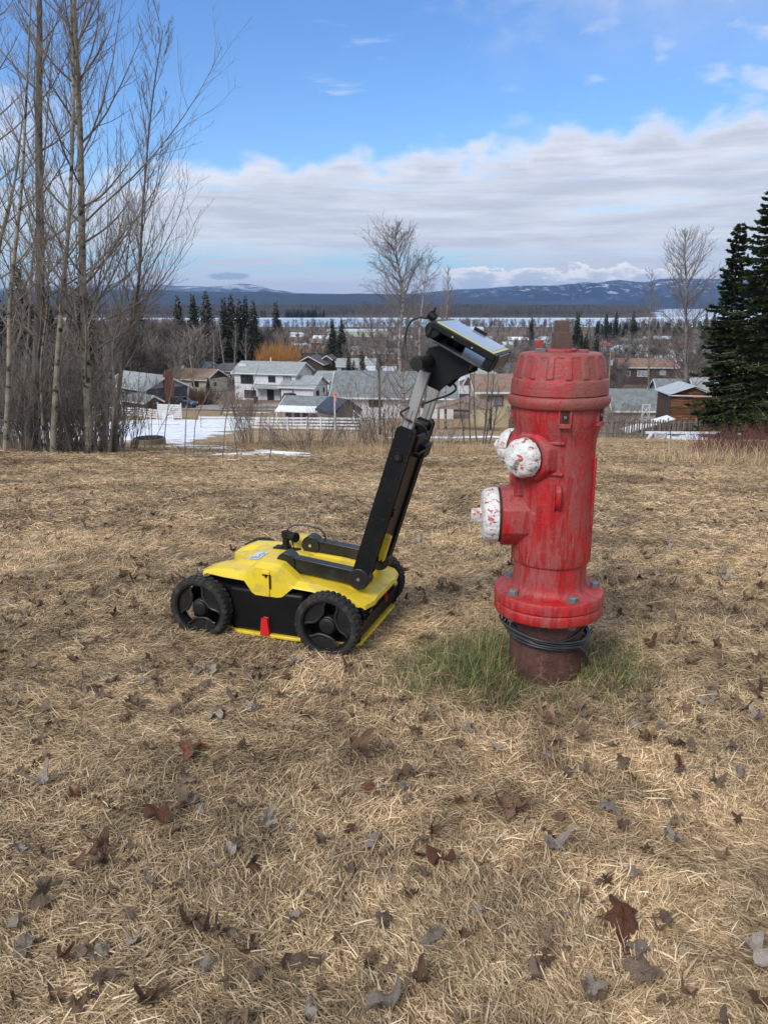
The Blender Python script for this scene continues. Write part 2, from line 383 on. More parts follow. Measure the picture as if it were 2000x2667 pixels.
# ------------------------------------------------------------------ haze
hz = MB(); hz.box((0, 10250, 235), (42000, 21500, 572))
hm = bpy.data.materials.new('air'); hm.use_nodes = True; t = NT(hm.node_tree); t.n.clear()
o = t.new('ShaderNodeOutputMaterial'); pv = t.new('ShaderNodeVolumePrincipled'); t.l.new(pv.outputs[0], o.inputs['Volume'])
pv.inputs['Color'].default_value = (.30, .55, 1, 1); pv.inputs['Density'].default_value = HAZE = 3.8e-5; pv.inputs['Anisotropy'].default_value = .1
haze = hz.build('haze', hm); haze['kind'] = 'stuff'

# ------------------------------------------------------------------ building materials
def siding(name, c, c2=None, period=.2, rough=.65):
    m = bpy.data.materials.new(name); m.use_nodes = True; t = NT(m.node_tree); t.n.clear()
    o = t.new('ShaderNodeOutputMaterial'); b = t.new('ShaderNodeBsdfPrincipled'); t.l.new(b.outputs[0], o.inputs[0])
    v = t.new('ShaderNodeTexCoord').outputs['Object']; s = t.new('ShaderNodeSeparateXYZ'); t.l.new(v, s.inputs[0])
    saw = t.m('FRACT', t.m('DIVIDE', s.outputs[2], period))
    n = t.noise(v, 1.2, 5, .6)
    c2 = c2 or tuple(x*.82 for x in c)
    t.put(b.inputs['Base Color'], t.mix(t.ramp(n, .35, .7), c, c2)); b.inputs['Roughness'].default_value = rough
    bn = t.new('ShaderNodeBump'); bn.inputs['Distance'].default_value = .03; t.l.new(saw, bn.inputs['Height']); t.l.new(bn.outputs[0], b.inputs['Normal'])
    return m
def shingle(name, c, c2):
    return mat(name, c, c2, 1.3, .9, .02, stretch=(1, 1, 1), c3=tuple(x*.6 for x in c), s3=9, f3=.6, bscale=12)
S = dict(
    white=siding('white_siding', (.76, .76, .76)), cream=siding('cream_siding', (.66, .60, .46)), beige=siding('yellow_beige_siding', (.60, .52, .33)),
    navy=siding('navy_siding', (.045, .065, .10)), slate=siding('slate_blue_siding', (.075, .092, .125)), grey=siding('grey_siding', (.40, .40, .40)),
    brown=siding('dark_brown_siding', (.075, .05, .042)), red=siding('red_brown_siding', (.13, .055, .038)), tan=siding('tan_siding', (.30, .25, .19)),
    green=siding('pale_green_cladding', (.50, .60, .45)), dgrey=siding('dark_grey_siding', (.15, .15, .155)), plastic=siding('grey_resin_panel', (.16, .155, .145), period=.25))
RF = dict(grey=shingle('grey_shingle_roof', (.26, .28, .275), (.34, .36, .35)), brown=shingle('brown_shingle_roof', (.215, .145, .105), (.29, .20, .15)),
    dark=shingle('dark_shingle_roof', (.075, .078, .085), (.12, .12, .13)), dgrey=shingle('mid_grey_shingle_roof', (.15, .17, .17), (.22, .24, .235)),
    light=mat('pale_metal_roof', (.40, .44, .47), (.50, .54, .56), 2, .6), red=mat('red_metal_roof', (.36, .07, .06), (.42, .11, .09), 3, .6),
    rust=shingle('reddish_brown_roof', (.20, .115, .08), (.27, .17, .12)), teal=mat('teal_roof', (.10, .20, .23), (.14, .26, .28), 2, .6),
    navy=mat('charcoal_resin_roof', (.035, .042, .06), (.05, .058, .08), 3, .5), snow=mat('snow_covered_awning', (.78, .80, .83), (.68, .70, .73), 1, .8))
TRIM = mat('white_trim_paint', (.74, .74, .73), (.62, .62, .60), 3, .6); TRIMB = mat('brown_trim_paint', (.09, .05, .035), (.06, .035, .03), 3, .6)
GLASS = mat('dark_window_glass', (.02, .025, .03), (.045, .055, .065), .8, .08, spec=.8); GLASSG = mat('curtained_window_glass', (.22, .23, .24), (.34, .34, .34), 1.2, .2)
BRICKM = mat('brick_chimney', (.20, .085, .055), (.12, .055, .04), 3, .9, .02, c3=(.3, .18, .13), s3=20, f3=.6)
BLACKM = mat('black_paint_metal', (.012, .012, .013), (.02, .02, .022), 5, .5)
WOODG = mat('weathered_grey_wood', (.13, .11, .095), (.20, .175, .15), 3, .9, .006, stretch=(3, 3, .4), c3=(.07, .055, .045), s3=5, f3=.7, coord='World', rnd=.3)
WOODB = mat('stained_cedar_plank', (.21, .085, .035), (.075, .038, .022), 2.2, .8, .006, stretch=(.5, 1, 5), c3=(.33, .16, .07), s3=3, f3=.6, rnd=.45)
WPAINT = mat('white_fence_paint', (.74, .74, .74), (.60, .60, .59), 4, .7, c3=(.42, .40, .37), s3=14, f3=.3)
SNOW = mat('old_snow', (.80, .83, .88), (.62, .66, .72), 1.5, .75, .03, coord='World')
CONC = mat('weathered_concrete', (.20, .16, .12), (.12, .10, .08), 4, .9, .01, c3=(.26, .17, .10), s3=8, f3=.6)
ROAD = mat('pale_gravel_asphalt', (.24, .225, .205), (.30, .285, .26), .4, .95, .01, coord='World')

def house(label, px, d, w, dep, wh, rh, rz, wall, roof, wins=(), gable='side', door=None, chim=None, oh=.5, trim=None, cat='house', name='house',
          lower=None, porch=None, dz=0, hip=False, sink=1.2, anchor=.5, gwall=None):
    """front wall on local y=0 between x=-w/2..w/2, body towards +y. rz in degrees. gable 'side': ridge along x; 'front': ridge along y"""
    p = at(px, d, dz); rz = rad(rz)
    off = Matrix.Rotation(rz, 3, 'Z') @ Vector((w*(.5-anchor), 0, 0)); p = p+off; p.z = gz(*at(px, d)[:2])+dz
    h = thing(name, label, cat, p, rz)
    tm = trim or TRIM; m = MB()
    x0, x1 = -w/2, w/2
    if hip or gable == 'none':
        m.box((0, dep/2, (wh-sink)/2), (w, dep, wh+sink))
    elif gable == 'side':
        m.prism([(0, -sink), (dep, -sink), (dep, wh), (dep/2, wh+rh), (0, wh)], w, 'x')
    else:
        m.prism([(x0, -sink), (x1, -sink), (x1, wh), (0, wh+rh), (x0, wh)], dep, 'y', (0, dep/2, 0))
    m.build('wall', S[wall] if isinstance(wall, str) else wall, h)
    if lower:
        b = MB(); b.box((0, dep/2, (lower[1]-sink)/2), (w+.03, dep+.03, lower[1]+sink)); b.build('lower_wall', S[lower[0]], h)
    if gwall:
        b = MB()
        if gable == 'front': b.prism([(x0+.05, wh+.02), (x1-.05, wh+.02), (0, wh+rh-.05)], .04, 'y', (0, -.01, 0))
        else: b.prism([(.05, wh+.02), (dep-.05, wh+.02), (dep/2, wh+rh-.05)], .04, 'x', (x1+.01, 0, 0))
        b.build('gable_wall', S[gwall], h)
    T_ = .16; r = MB(); f = MB()
    if hip:
        a = min(w, dep)/2; L = max(w, dep)/2-a
        b0 = [(x0-oh, -oh), (x1+oh, -oh), (x1+oh, dep+oh), (x0-oh, dep+oh)]
        rp = [(-L, dep/2), (L, dep/2)] if w >= dep else [(0, dep/2-L), (0, dep/2+L)]
        vs = [(x, y, wh) for x, y in b0]+[(x, y, wh+rh) for x, y in rp]
        if w >= dep: fs = [(0, 1, 5, 4), (1, 2, 5), (2, 3, 4, 5), (3, 0, 4)]
        else: fs = [(0, 1, 4), (1, 2, 5, 4), (2, 3, 5), (3, 0, 4, 5)]
        r.add(vs, fs+[(3, 2, 1, 0)]); 
        for i in range(4):
            a_, b_ = b0[i], b0[(i+1) % 4]; f.bar((*a_, wh-.08), (*b_, wh-.08), .06, .2)
    elif gable == 'none':
        r.box((0, dep/2, wh+T_/2), (w+2*oh, dep+2*oh, T_))
    else:
        half = dep/2 if gable == 'side' else w/2
        sl = rh/half; e = -oh*sl
        prof = [(-half-oh, wh+e), (0, wh+rh), (half+oh, wh+e), (half+oh, wh+e+T_), (0, wh+rh+T_), (-half-oh, wh+e+T_)]
        prof = [prof[0], prof[1], prof[2], prof[3], prof[4], prof[5]]
        if gable == 'side':
            q = [(a+dep/2, b) for a, b in prof]
            for seg in ((0, 1, 4, 5), (1, 2, 3, 4)): r.prism([q[i] for i in seg], w+2*oh, 'x')
            for sx in (x0-oh-.02, x1+oh+.02):
                f.bar((sx, -oh, wh+e+.02), (sx, dep/2, wh+rh+.02), .06, .26); f.bar((sx, dep+oh, wh+e+.02), (sx, dep/2, wh+rh+.02), .06, .26)
            for sy in (-oh-.03, dep+oh+.03): f.bar((x0-oh, sy, wh+e+.03), (x1+oh, sy, wh+e+.03), .07, .2)
        else:
            for seg in ((0, 1, 4, 5), (1, 2, 3, 4)): r.prism([prof[i] for i in seg], dep+2*oh, 'y', (0, dep/2, 0))
            for sy in (-oh-.03, dep+oh+.03):
                f.bar((x0-oh, sy, wh+e+.02), (0, sy, wh+rh+.02), .06, .26); f.bar((x1+oh, sy, wh+e+.02), (0, sy, wh+rh+.02), .06, .26)
            for sx in (x0-oh-.03, x1+oh+.03): f.bar((sx, -oh, wh+e+.03), (sx, dep+oh, wh+e+.03), .07, .2)
    ro = r.build('roof', RF[roof] if isinstance(roof, str) else roof, h)
    f.build('fascia', tm, h)
    if chim:
        c = MB(); cx, cy, cw, ch, cm = chim; zr = wh+(rh*(1-abs(cy-dep/2)/(dep/2)) if gable == 'side' else rh*(1-abs(cx)/(w/2)))
        if gable == 'none' or hip: zr = wh
        zb = -sink if cm == 'brick_full' else zr-.6
        c.box((cx, cy, (zb+wh+rh+ch)/2), (cw, .7, wh+rh+ch-zb)); c.build('chimney', {'w': S['white'], 'v': TRIM}.get(cm, BRICKM), ro if cm != 'brick_full' else h)
    for wd in wins:
        face, wx, wz, ww, wwh = wd[:5]; n = wd[5] if len(wd) > 5 else 2; g = wd[6] if len(wd) > 6 else GLASS; fm = wd[7] if len(wd) > 7 else tm
        if face == 'f': M = Matrix.Translation((wx, 0, wz))
        elif face == 'r': M = Matrix.Translation((x1, wx, wz)) @ Matrix.Rotation(math.pi/2, 4, 'Z')
        else: M = Matrix.Translation((x0, wx, wz)) @ Matrix.Rotation(-math.pi/2, 4, 'Z')
        fr = MB(); fr.X = M; t_ = .09
        for sx in (-1, 1): fr.box((sx*(ww/2+t_/2-.01), -.03, 0), (t_, .1, wwh+2*t_))
        for sz in (-1, 1): fr.box((0, -.03, sz*(wwh/2+t_/2-.012)), (ww, .09, t_))
        for k in range(1, n): fr.box((-ww/2+ww*k/n, -.025, 0), (.06, .07, wwh))
        fo = fr.build('window', fm, h)
        pn = MB(); pn.X = M; pn.box((0, -.005, 0), (ww, .03, wwh)); pn.build('pane', g, fo)
    if door:
        dx, dw, dh, dm = door; q = MB(); q.box((dx, -.02, dh/2), (dw, .08, dh)); do = q.build('door', dm, h)
        q = MB(); q.box((dx-dw/2-.05, -.03, dh/2+.05), (.1, .12, dh+.1)).box((dx+dw/2+.05, -.03, dh/2+.05), (.1, .12, dh+.1)).box((dx, -.03, dh+.05), (dw, .12, .1)); q.build('door_frame', tm, do)
    return h

# --- the big white two-storey house
hw = house('white two storey house with long grey roof, black double door and brown windows', 614, 150, 12.6, 8.6, 5.25, 1.75, -16, 'white', 'grey', anchor=0.0,
    wins=[('f', -3.65, 3.95, 2.5, 1.5, 3, GLASS, TRIMB), ('f', 1.5, 4.1, 1.3, 1.0, 2, GLASS, TRIMB), ('f', 4.7, 4.05, 1.5, 1.1, 2, GLASSG, TRIMB), ('f', -3.1, 1.15, 2.3, 1.4, 2, GLASS, TRIMB), ('f', 4.6, 1.2, 1.6, 1.2, 2, GLASS, TRIMB)],
    door=(1.15, 1.45, 2.3, BLACKM), chim=(-5.6, 2.5, 1.6, -.35, 'w'))
pr = MB(); pr.prism([(0, 2.95), (-2.0, 2.45), (-2.0, 2.6), (0, 3.1)][::-1], 8.4, 'x', (2.35, 0, 0)); pr.build('porch_roof', RF['grey'], hw)
for x in (-1.5, 4.0): q = MB(); q.box((x, -1.75, 1.0), (.16, .16, 2.95)); q.build('porch_post', BLACKM, hw)
q = MB(); q.bar((6.6, -2.2, -1), (6.6, -2.2, 2.4), .1, .1); q.build('downspout', BLACKM, hw)
q = MB(); q.cyl((-.5, 4.3, 6.2), (-.5, 4.3, 7.9), .12, n=8); q.build('vent_pipe', TRIM, hw)
hg = house('white garage wing with grey gable roof and two small windows, against the big white house', 768, 144.5, 6.4, 7.6, 2.7, 1.65, -16, 'white', 'grey', anchor=.42,
    wins=[('r', 1.9, 1.35, .5, .9, 1, GLASS, TRIMB), ('r', 2.6, 1.35, .5, .9, 1, GLASS, TRIMB), ('r', 5.6, 1.7, .5, .8, 1, GLASS, TRIMB)])
q = MB(); q.bar((3.25, 7.3, -1), (3.25, 7.3, 2.6), .1, .1); q.build('downspout', BLACKM, hg)
# --- blue-grey house behind the thicket
hb = house('slate blue bungalow with brick chimney on its gable and grey roof, behind the bare trees', 383, 128, 14, 8.0, 2.85, 1.9, -44, 'slate', 'grey', anchor=1.0, gwall='grey',
    wins=[('f', 3.9, 1.35, 2.0, 1.25, 3), ('f', -.6, 1.35, 1.1, 1.3, 2), ('f', -4.2, 1.5, 1.9, 1.2, 2)])
q = MB(); q.box((7.3, 4.2, 1.9), (.55, 1.7, 6.2)); q.box((7.3, 4.2, 5.3), (.5, 1.2, .8)); q.build('brick_chimney', BRICKM, hb)
for x_, w_ in ((5.6, 2.6), (-2.4, 1.8)): q = MB(); q.box((x_, -.02, .9), (w_, .05, 3.3)); q.build('white_wall_panel', S['white'], hb)
for x in (-7, 7):
    q = MB(); q.box((x, -.03, .9), (.18, .18, 3.9)); q.build('corner_trim', TRIM, hb)
q = MB(); q.box((7.06, 7.95, .9), (.16, .16, 3.9)); q.build('corner_trim', TRIM, hb)
dkd = house('low grey roofed lean-to beside the blue bungalow', 352, 118, 5.5, 3.2, 1.3, .9, -40, 'brown', 'dgrey', oh=.2, name='lean_to', cat='shed')
# --- cream house
house('cream bungalow with long brown roof left of the white two storey house', 470, 178, 12.5, 8.5, 2.95, 1.9, -22, 'cream', 'brown', anchor=.42, gwall='brown',
    wins=[('f', -.6, 1.9, .9, .9, 2, GLASS, TRIMB), ('f', 3.3, 1.8, 1.7, 1.0, 2, GLASS, TRIMB), ('r', 3.4, 1.6, 1.2, 1.0, 2)], chim=(-3.3, 4.2, 1.1, .7, 'v'))
house('grey house with dark hip roof behind the cream bungalow', 592, 215, 15, 9, 3.1, 1.9, -14, 'grey', 'dark', wins=[('f', -4, 1.7, 1.8, 1.1), ('f', 1, 1.7, 1.2, 1.0), ('f', 5, 1.7, 1.4, 1.0)], hip=True)
house('pale house with teal grey roof behind the utility pole', 492, 235, 12, 8, 2.9, 1.8, -12, 'tan', 'teal', wins=[('f', -2, 1.6, 1.6, 1.1), ('f', 3, 1.6, 1.2, 1.1)])
house('dark brown house with low rust roof under the orange willow', 690, 235, 13, 8, 2.8, 1.5, -10, 'brown', 'rust', wins=[('f', 2, 1.5, 1.6, 1.1)])
# --- white house right of centre, shed, outbuilding
hc = house('long white house with weathered grey roof behind the rail fence corner', 872, 99, 15.2, 9.2, 2.95, 2.6, -5, 'white', 'dgrey', anchor=0.0, oh=.6,
    wins=[('f', -2.3, 2.05, 1.6, .95, 2, GLASS, TRIMB), ('f', 4.2, 1.9, 1.5, 1.0, 2), ('f', -3.0, -.1, 1.3, .5, 2, GLASSG)], sink=2)
ob = house('pale grey outbuilding with grey roof and white awning behind the rail fence', 797, 86, 5.3, 3.6, 2.05, .75, -14, 'grey', 'dgrey', oh=.35, name='outbuilding', cat='outbuilding')
aw = MB(); aw.prism([(-.3, 1.98), (-1.7, 1.50), (-1.7, 1.60), (-.3, 2.08)][::-1], 6.0, 'x'); aw.build('awning', RF['snow'], ob)
for x in (-2.8, 2.8): q = MB(); q.box((x, -1.6, .3), (.12, .12, 2.5)); q.build('awning_post', TRIM, ob)
for k in range(16):
    q = MB(); q.box((-2.5+k*.33, -.03, .45), (.27, .05, 2.7)); q.build('board', WOODG if k % 3 else S['white'], ob)
sh = house('small grey resin garden shed with charcoal gable roof beside the flagpole', 905, 77, 3.2, 3.0, 1.75, 1.05, 38, 'plastic', 'navy', gable='front', oh=.12, trim=MATS['charcoal_resin_roof'], name='garden_shed', cat='shed')
# --- behind
house('white garage with grey roof and open carport bay behind the white two storey house', 868, 186, 8.5, 7, 2.9, 1.0, -14, 'white', 'grey', wins=[('f', 2.2, 1.5, .5, 1.1, 1, GLASS, TRIMB), ('f', 3.0, 1.5, .5, 1.1, 1, GLASS, TRIMB)], door=(-2.6, 2.0, 2.3, S['brown']), oh=.6)
house('white cottage gable peeping over the garage wing', 833, 176, 4.5, 6, 2.6, 1.1, -16, 'white', 'grey', gable='front', oh=.4)
house('dark brown house with white gable trim and wide window, below the two spruces', 806, 262, 9, 9, 3.4, 2.3, -10, 'brown', 'dark', gable='front', wins=[('f', -1, 2.0, 2.2, 1.5, 2, GLASSG)], oh=.8)
house('dark roofed wing of the brown house with white dormer trim', 852, 268, 6, 6, 3.8, 2.0, -10, 'brown', 'dark', gable='front', oh=.5)
house('red brown house with brown roof above the orange willow', 800, 380, 15, 9, 3.6, 2.6, -8, 'red', 'rust', wins=[('f', 5, 2, 1.5, 1.2), ('f', -4, 2, 1.5, 1.2)])
house('white house with grey roof right of the two tall spruces', 925, 250, 12, 8, 3.0, 2.1, -8, 'white', 'grey', wins=[('f', -4, 1.6, .9, 1.5, 1, GLASS, TRIMB), ('f', 1, 1.6, 1.3, 1.0)], chim=(3, 4, .5, .8, 'v'))
house('white house with pale roof behind the birch trunk', 985, 205, 10, 7, 2.7, 1.7, -5, 'white', 'light', wins=[('f', -3+k*1.2, 1.2, .5, 1.2, 1, GLASS, TRIMB) for k in range(5)])
house('small pale bungalow in the trees left of the birch', 932, 430, 9, 7, 2.9, 1.6, 5, 'cream', 'grey', wins=[('f', 1, 1.6, 1.4, 1.1)])
# --- right of the cart
h3 = house('white gabled house with navy lower wall between the cart and the hydrant', 1216, 116, 8.6, 8, 3.6, 1.75, -2, 'white', 'light', gable='front', lower=('navy', 2.75), oh=.6, sink=2)
house('house with large pale grey hip roof behind the navy and white house', 1268, 138, 8.6, 8.6, 4.1, 2.5, 4, 'tan', 'grey', hip=True, oh=.5)
house('dark roofed house behind the pale hip roof', 1310, 172, 10, 9, 3.6, 2.6, 2, 'tan', 'dark', wins=[('f', 2.4, 2.6, 1.4, 1)])
hd = house('yellow beige house with brown roof and grey basement, left of the hydrant', 1246, 84, 8.5, 7.5, 3.9, 1.3, 2, 'beige', 'brown', anchor=0.0, oh=.7, sink=2,
    wins=[('f', -2.5, 2.75, 1.5, .95, 2, GLASSG, TRIMB)])
q = MB(); q.prism([(0, 2.0), (-2.4, 1.1), (-2.4, 1.22), (0, 2.15)][::-1], 5.6, 'x', (1.6, 0, 0)); q.build('porch_roof', RF['brown'], hd)
for k in range(5): q = MB(); q.box((1.4, -1.2, -.5+k*.32), (5.2, .06, .29)); q.build('wall_board', S['dgrey'], hd)
cp = thing('carport', 'open carport with brown shingle roof in front of the white house', 'carport', at(1203, 74), rad(-14))
q = MB(); 
for seg in ([(-2.6, 1.95), (0, 2.75), (0, 2.87), (-2.6, 2.07)], [(0, 2.75), (2.6, 1.95), (2.6, 2.07), (0, 2.87)]): q.prism(seg, 4.6, 'y', (0, 2, 0))
q.build('roof', RF['brown'], cp)
q = MB(); q.prism([(-2.4, 2.0), (2.4, 2.0), (0, 2.72)], .06, 'y', (0, -.2, 0)); q.build('gable_wall', S['tan'], cp)
for x, y in ((-2.3, -.2), (2.3, -.2), (-2.3, 4), (2.3, 4)): q = MB(); q.box((x, y, .6), (.2, .2, 2.9)); q.build('post', WOODG, cp)
# --- behind and right of the hydrant
house('grey shingled garage left of the plank shed', 1668, 92, 6.6, 5.6, 2.0, 2.0, -2, 'grey', 'dgrey', oh=.4, wins=[])
house('dark brown house with white framed windows beyond the wooden fence', 1680, 205, 15, 8, 4.6, 1.9, -4, 'brown', 'rust', wins=[('f', -.9, 2.9, 2.8, 1.4, 3, GLASSG), ('f', 4.2, 3.1, 1.4, 1.0, 2, GLASSG), ('f', -5, 2.9, 1.4, 1.1, 2)])
house('pale bungalow with white doors above the brown house', 1730, 300, 11.5, 8, 3.0, 1.7, -4, 'white', 'light', wins=[('f', -3.2, 1.4, 2.2, 1.9, 1, GLASS), ('f', 3.4, 1.5, 1.4, 1.2)])
house('beige house with dark roof at the hydrant bonnet', 1618, 225, 8.5, 8, 3.9, 1.5, 3, 'beige', 'dark', oh=.7, wins=[('f', 1.6, 2.4, 1.2, 1.2)])
house('brown house with red gable trim right of the hydrant nut', 1606, 300, 9.5, 8, 3.2, 1.9, -4, 'red', 'rust', gable='front', trim=RF['red'], oh=.7, wins=[('f', 1.2, 1.9, 1.6, 1.2, 2, GLASSG)])
house('house with pale blue grey hip roof among bare trees', 1622, 380, 15, 10, 3.4, 3.2, -10, 'white', 'light', hip=True)
house('small house with bright red pyramid roof far right of the hydrant', 1580, 460, 7.5, 7.5, 4.2, 3.0, 10, 'white', 'red', hip=True)
house('tiny white house with red roof behind the right birch', 1762, 520, 8, 6, 3.4, 1.7, -6, 'white', 'red')
house('brown house with grey roof half hidden behind the right spruces', 1893, 112, 9, 7, 3.6, 1.5, -8, 'red', 'grey', wins=[('f', -1, 2.5, 1.6, 1.0)])
house('grey roof house behind the plank shed', 1800, 132, 11, 7, 2.6, 1.9, -6, 'grey', 'dgrey')
house('pale house hidden behind the spruces at the right edge', 1960, 180, 10, 8, 3.2, 1.8, -8, 'white', 'light', wins=[('f', -1, 1.8, 1.6, 1.1)])
# --- far roofs in the town
FAR = [(1130, 300, 10, 'white', 'grey'), (1190, 360, 11, 'tan', 'brown'), (1170, 700, 16, 'white', 'light'), (1240, 480, 12, 'white', 'snow'), (1310, 340, 10, 'tan', 'dgrey'), (1350, 620, 15, 'grey', 'snow'), (1455, 420, 12, 'tan', 'light'), (1640, 460, 12, 'white', 'snow'), (1690, 400, 11, 'tan', 'grey'), (1725, 620, 15, 'red', 'light'), (1780, 360, 11, 'grey', 'snow'), (1900, 420, 12, 'white', 'grey'), (1940, 560, 14, 'cream', 'light'), (660, 500, 14, 'white', 'light'), (780, 470, 12, 'grey', 'light'), (840, 660, 16, 'white', 'snow'), (1092, 330, 9, 'white', 'light'), (1150, 420, 12, 'tan', 'dark'), (1295, 440, 14, 'cream', 'light'), (1250, 600, 18, 'white', 'grey'), (1332, 520, 10, 'grey', 'light'), (1370, 330, 11, 'cream', 'brown'),
       (1100, 560, 14, 'grey', 'dgrey'), (1418, 620, 15, 'white', 'light'), (1050, 700, 16, 'white', 'light'), (700, 640, 20, 'brown', 'dark'), (758, 820, 28, 'white', 'light'), (640, 760, 22, 'tan', 'grey'),
       (820, 560, 18, 'red', 'rust'), (880, 480, 14, 'brown', 'dark'), (1000, 380, 11, 'tan', 'dgrey'), (1660, 560, 14, 'tan', 'dgrey'), (1702, 700, 18, 'white', 'grey'), (1830, 420, 12, 'white', 'light'), (1880, 300, 12, 'tan', 'grey'),
       (620, 330, 12, 'brown', 'dgrey'), (430, 300, 12, 'tan', 'dark'), (330, 230, 12, 'grey', 'dgrey'), (200, 190, 12, 'white', 'grey'), (60, 210, 12, 'tan', 'brown')]
wn = {'white': 'white', 'tan': 'tan', 'cream': 'cream', 'grey': 'grey', 'brown': 'dark brown', 'red': 'red brown'}
where = ['right of the white birch, mid town', 'seen below the cart display tip', 'small and pale, near the lake below the display', 'snow roofed, behind the display tip', 'between display tip and hydrant', 'snow roofed, left of the hydrant nut, far off', 'hidden behind the hydrant top', 'snow roofed, above the brown house', 'left of the right birch trunk', 'near the lake left of the right birch', 'snow roofed, touching the right birch trunk', 'glimpsed right of the right birch', 'far off behind the big spruces', 'right of the lone spruce', 'above the garage roofs, mid town', 'snow roofed, left of the pale green hall', 'behind the cart cable', 'left of the cart display', 'just below the cart display, far off', 'near the lake shore above the display', 'behind the hydrant top, left side', 'behind the hydrant bonnet',
         'beyond the birch crown', 'near the shore behind the hydrant nut', 'near the shore behind the birch', 'near the shore right of the lone spruce', 'near the shore above the red brown house', 'near the shore left of the lone spruce',
         'above the dark brown gabled house', 'behind the tip of the twin spruces', 'right behind the birch crown', 'far right beyond the brown house', 'at the lake edge left of the right birch', 'behind the right birch crown', 'seen through the right spruces',
         'behind the row of tall dark spruces', 'behind the utility pole, in the wood', 'behind the leafless aspens', 'deep behind the thicket trunks', 'at the left edge behind the thicket']
frng = random.Random(4)
for (px, d, w, a, r), wl in zip(FAR, where):
    house(f'distant {wn[a]} house {wl}', px, d, w, 8, frng.uniform(2.8, 4), frng.uniform(1.4, 2.4), frng.uniform(-18, 12), a, r,
          wins=[('f', -w*.25, 1.7, 1.5, 1.1), ('f', w*.2, 1.7, 1.5, 1.1)], hip=frng.random() < .25)
house('long pale green hall by the lake behind the birch', 930, 820, 62, 20, 5.5, 2.2, 0, 'green', 'light', name='hall', cat='hall', oh=.5)
house('long white industrial building with pale roof by the lake', 1190, 900, 60, 20, 6, 2.5, 0, 'white', 'light', name='hall', cat='hall', oh=.5)

# --- plank shed beyond the wooden fence
ps = thing('plank_shed', 'tall shed of stained cedar planks with corrugated grey roof, beyond the wooden fence', 'shed', at(1793, 78), rad(-3)); ps.location.z -= .3
SW, SH_, SD = 4.35, 4.15, 4.5
q = MB(); q.prism([(-SW/2+.03, -1), (SW/2-.03, -1), (SW/2-.03, SH_), (0, SH_+.85), (-SW/2+.03, SH_)], SD, 'y', (0, SD/2+.06, 0)); q.build('wall', TRIMB, ps)
prng = random.Random(2)
zz = -.3; k = 0
while zz < SH_-.05:
    hh = prng.uniform(.16, .24)
    for sx in (-1, 1):
        q = MB(); q.box((sx*SW/4, prng.uniform(-.02, .02), zz+hh/2), (SW/2-.09, .05, hh-.03), ry=prng.uniform(-.006, .006)); q.build('plank', WOODB, ps)
    zz += hh
zz = SH_+.05
while zz < SH_+.75:
    wd = SW*(1-(zz+.16-SH_)/.85)-.1
    q = MB(); q.box((0, 0, zz+.07), (max(wd, .4), .05, .13)); q.build('plank', WOODB, ps); zz += .16
for x in (-SW/2, 0, SW/2): q = MB(); q.box((x, -.05, SH_/2-.2), (.1, .05, SH_+.2)); q.build('post', TRIMB, ps)
q = MB(); q.bar((-SW/2-.35, -.35, SH_+.05), (SW/2+.2, -.35, SH_-.02), .08, .1); q.build('gutter', TRIM, ps)
q = MB()
for sx in (-1, 1):
    n = 34; L = Vector((sx*(SW/2+.4), 0, -.95)); 
    for k in range(n):
        y0 = -.4+(SD+.6)*k/n
        q.prism([(0, SH_+.95), (sx*(SW/2+.35), SH_+.08), (sx*(SW/2+.35), SH_+.12+.05*(k % 2)), (0, SH_+1.0+.05*(k % 2))][::(1 if sx < 0 else -1)], (SD+.6)/n, 'y', (0, y0, 0))
q.build('roof', RF['light'], ps)
lt = thing('lean_to', 'low lean-to with snowy white sloping roof left of the plank shed', 'shed', at(1690, 76), rad(-3))
q = MB(); q.box((.6, 1, .3), (2.6, 2, 2.0)); q.build('wall', S['tan'], lt)
q = MB(); q.bar((-2.6, -.2, .35), (1.9, -.2, 1.75), 2.6, .1); q.build('roof', RF['snow'], lt)
tl = thing('trellis', 'white cross braced trellis frame against the grey garage roof', 'trellis', at(1676, 80), 0)
q = MB()
for x in (-.38, .38): q.box((x, 0, 1.4), (.06, .06, 3.2))
for z in (1.6, 2.9): q.box((0, 0, z), (.82, .05, .06))
q.build('frame', TRIM, tl); q = MB(); q.bar((-.36, .04, 1.65), (.36, .04, 2.85), .03, .05); q.bar((.36, .07, 1.65), (-.36, .07, 2.85), .03, .05); q.build('brace', TRIM, tl)

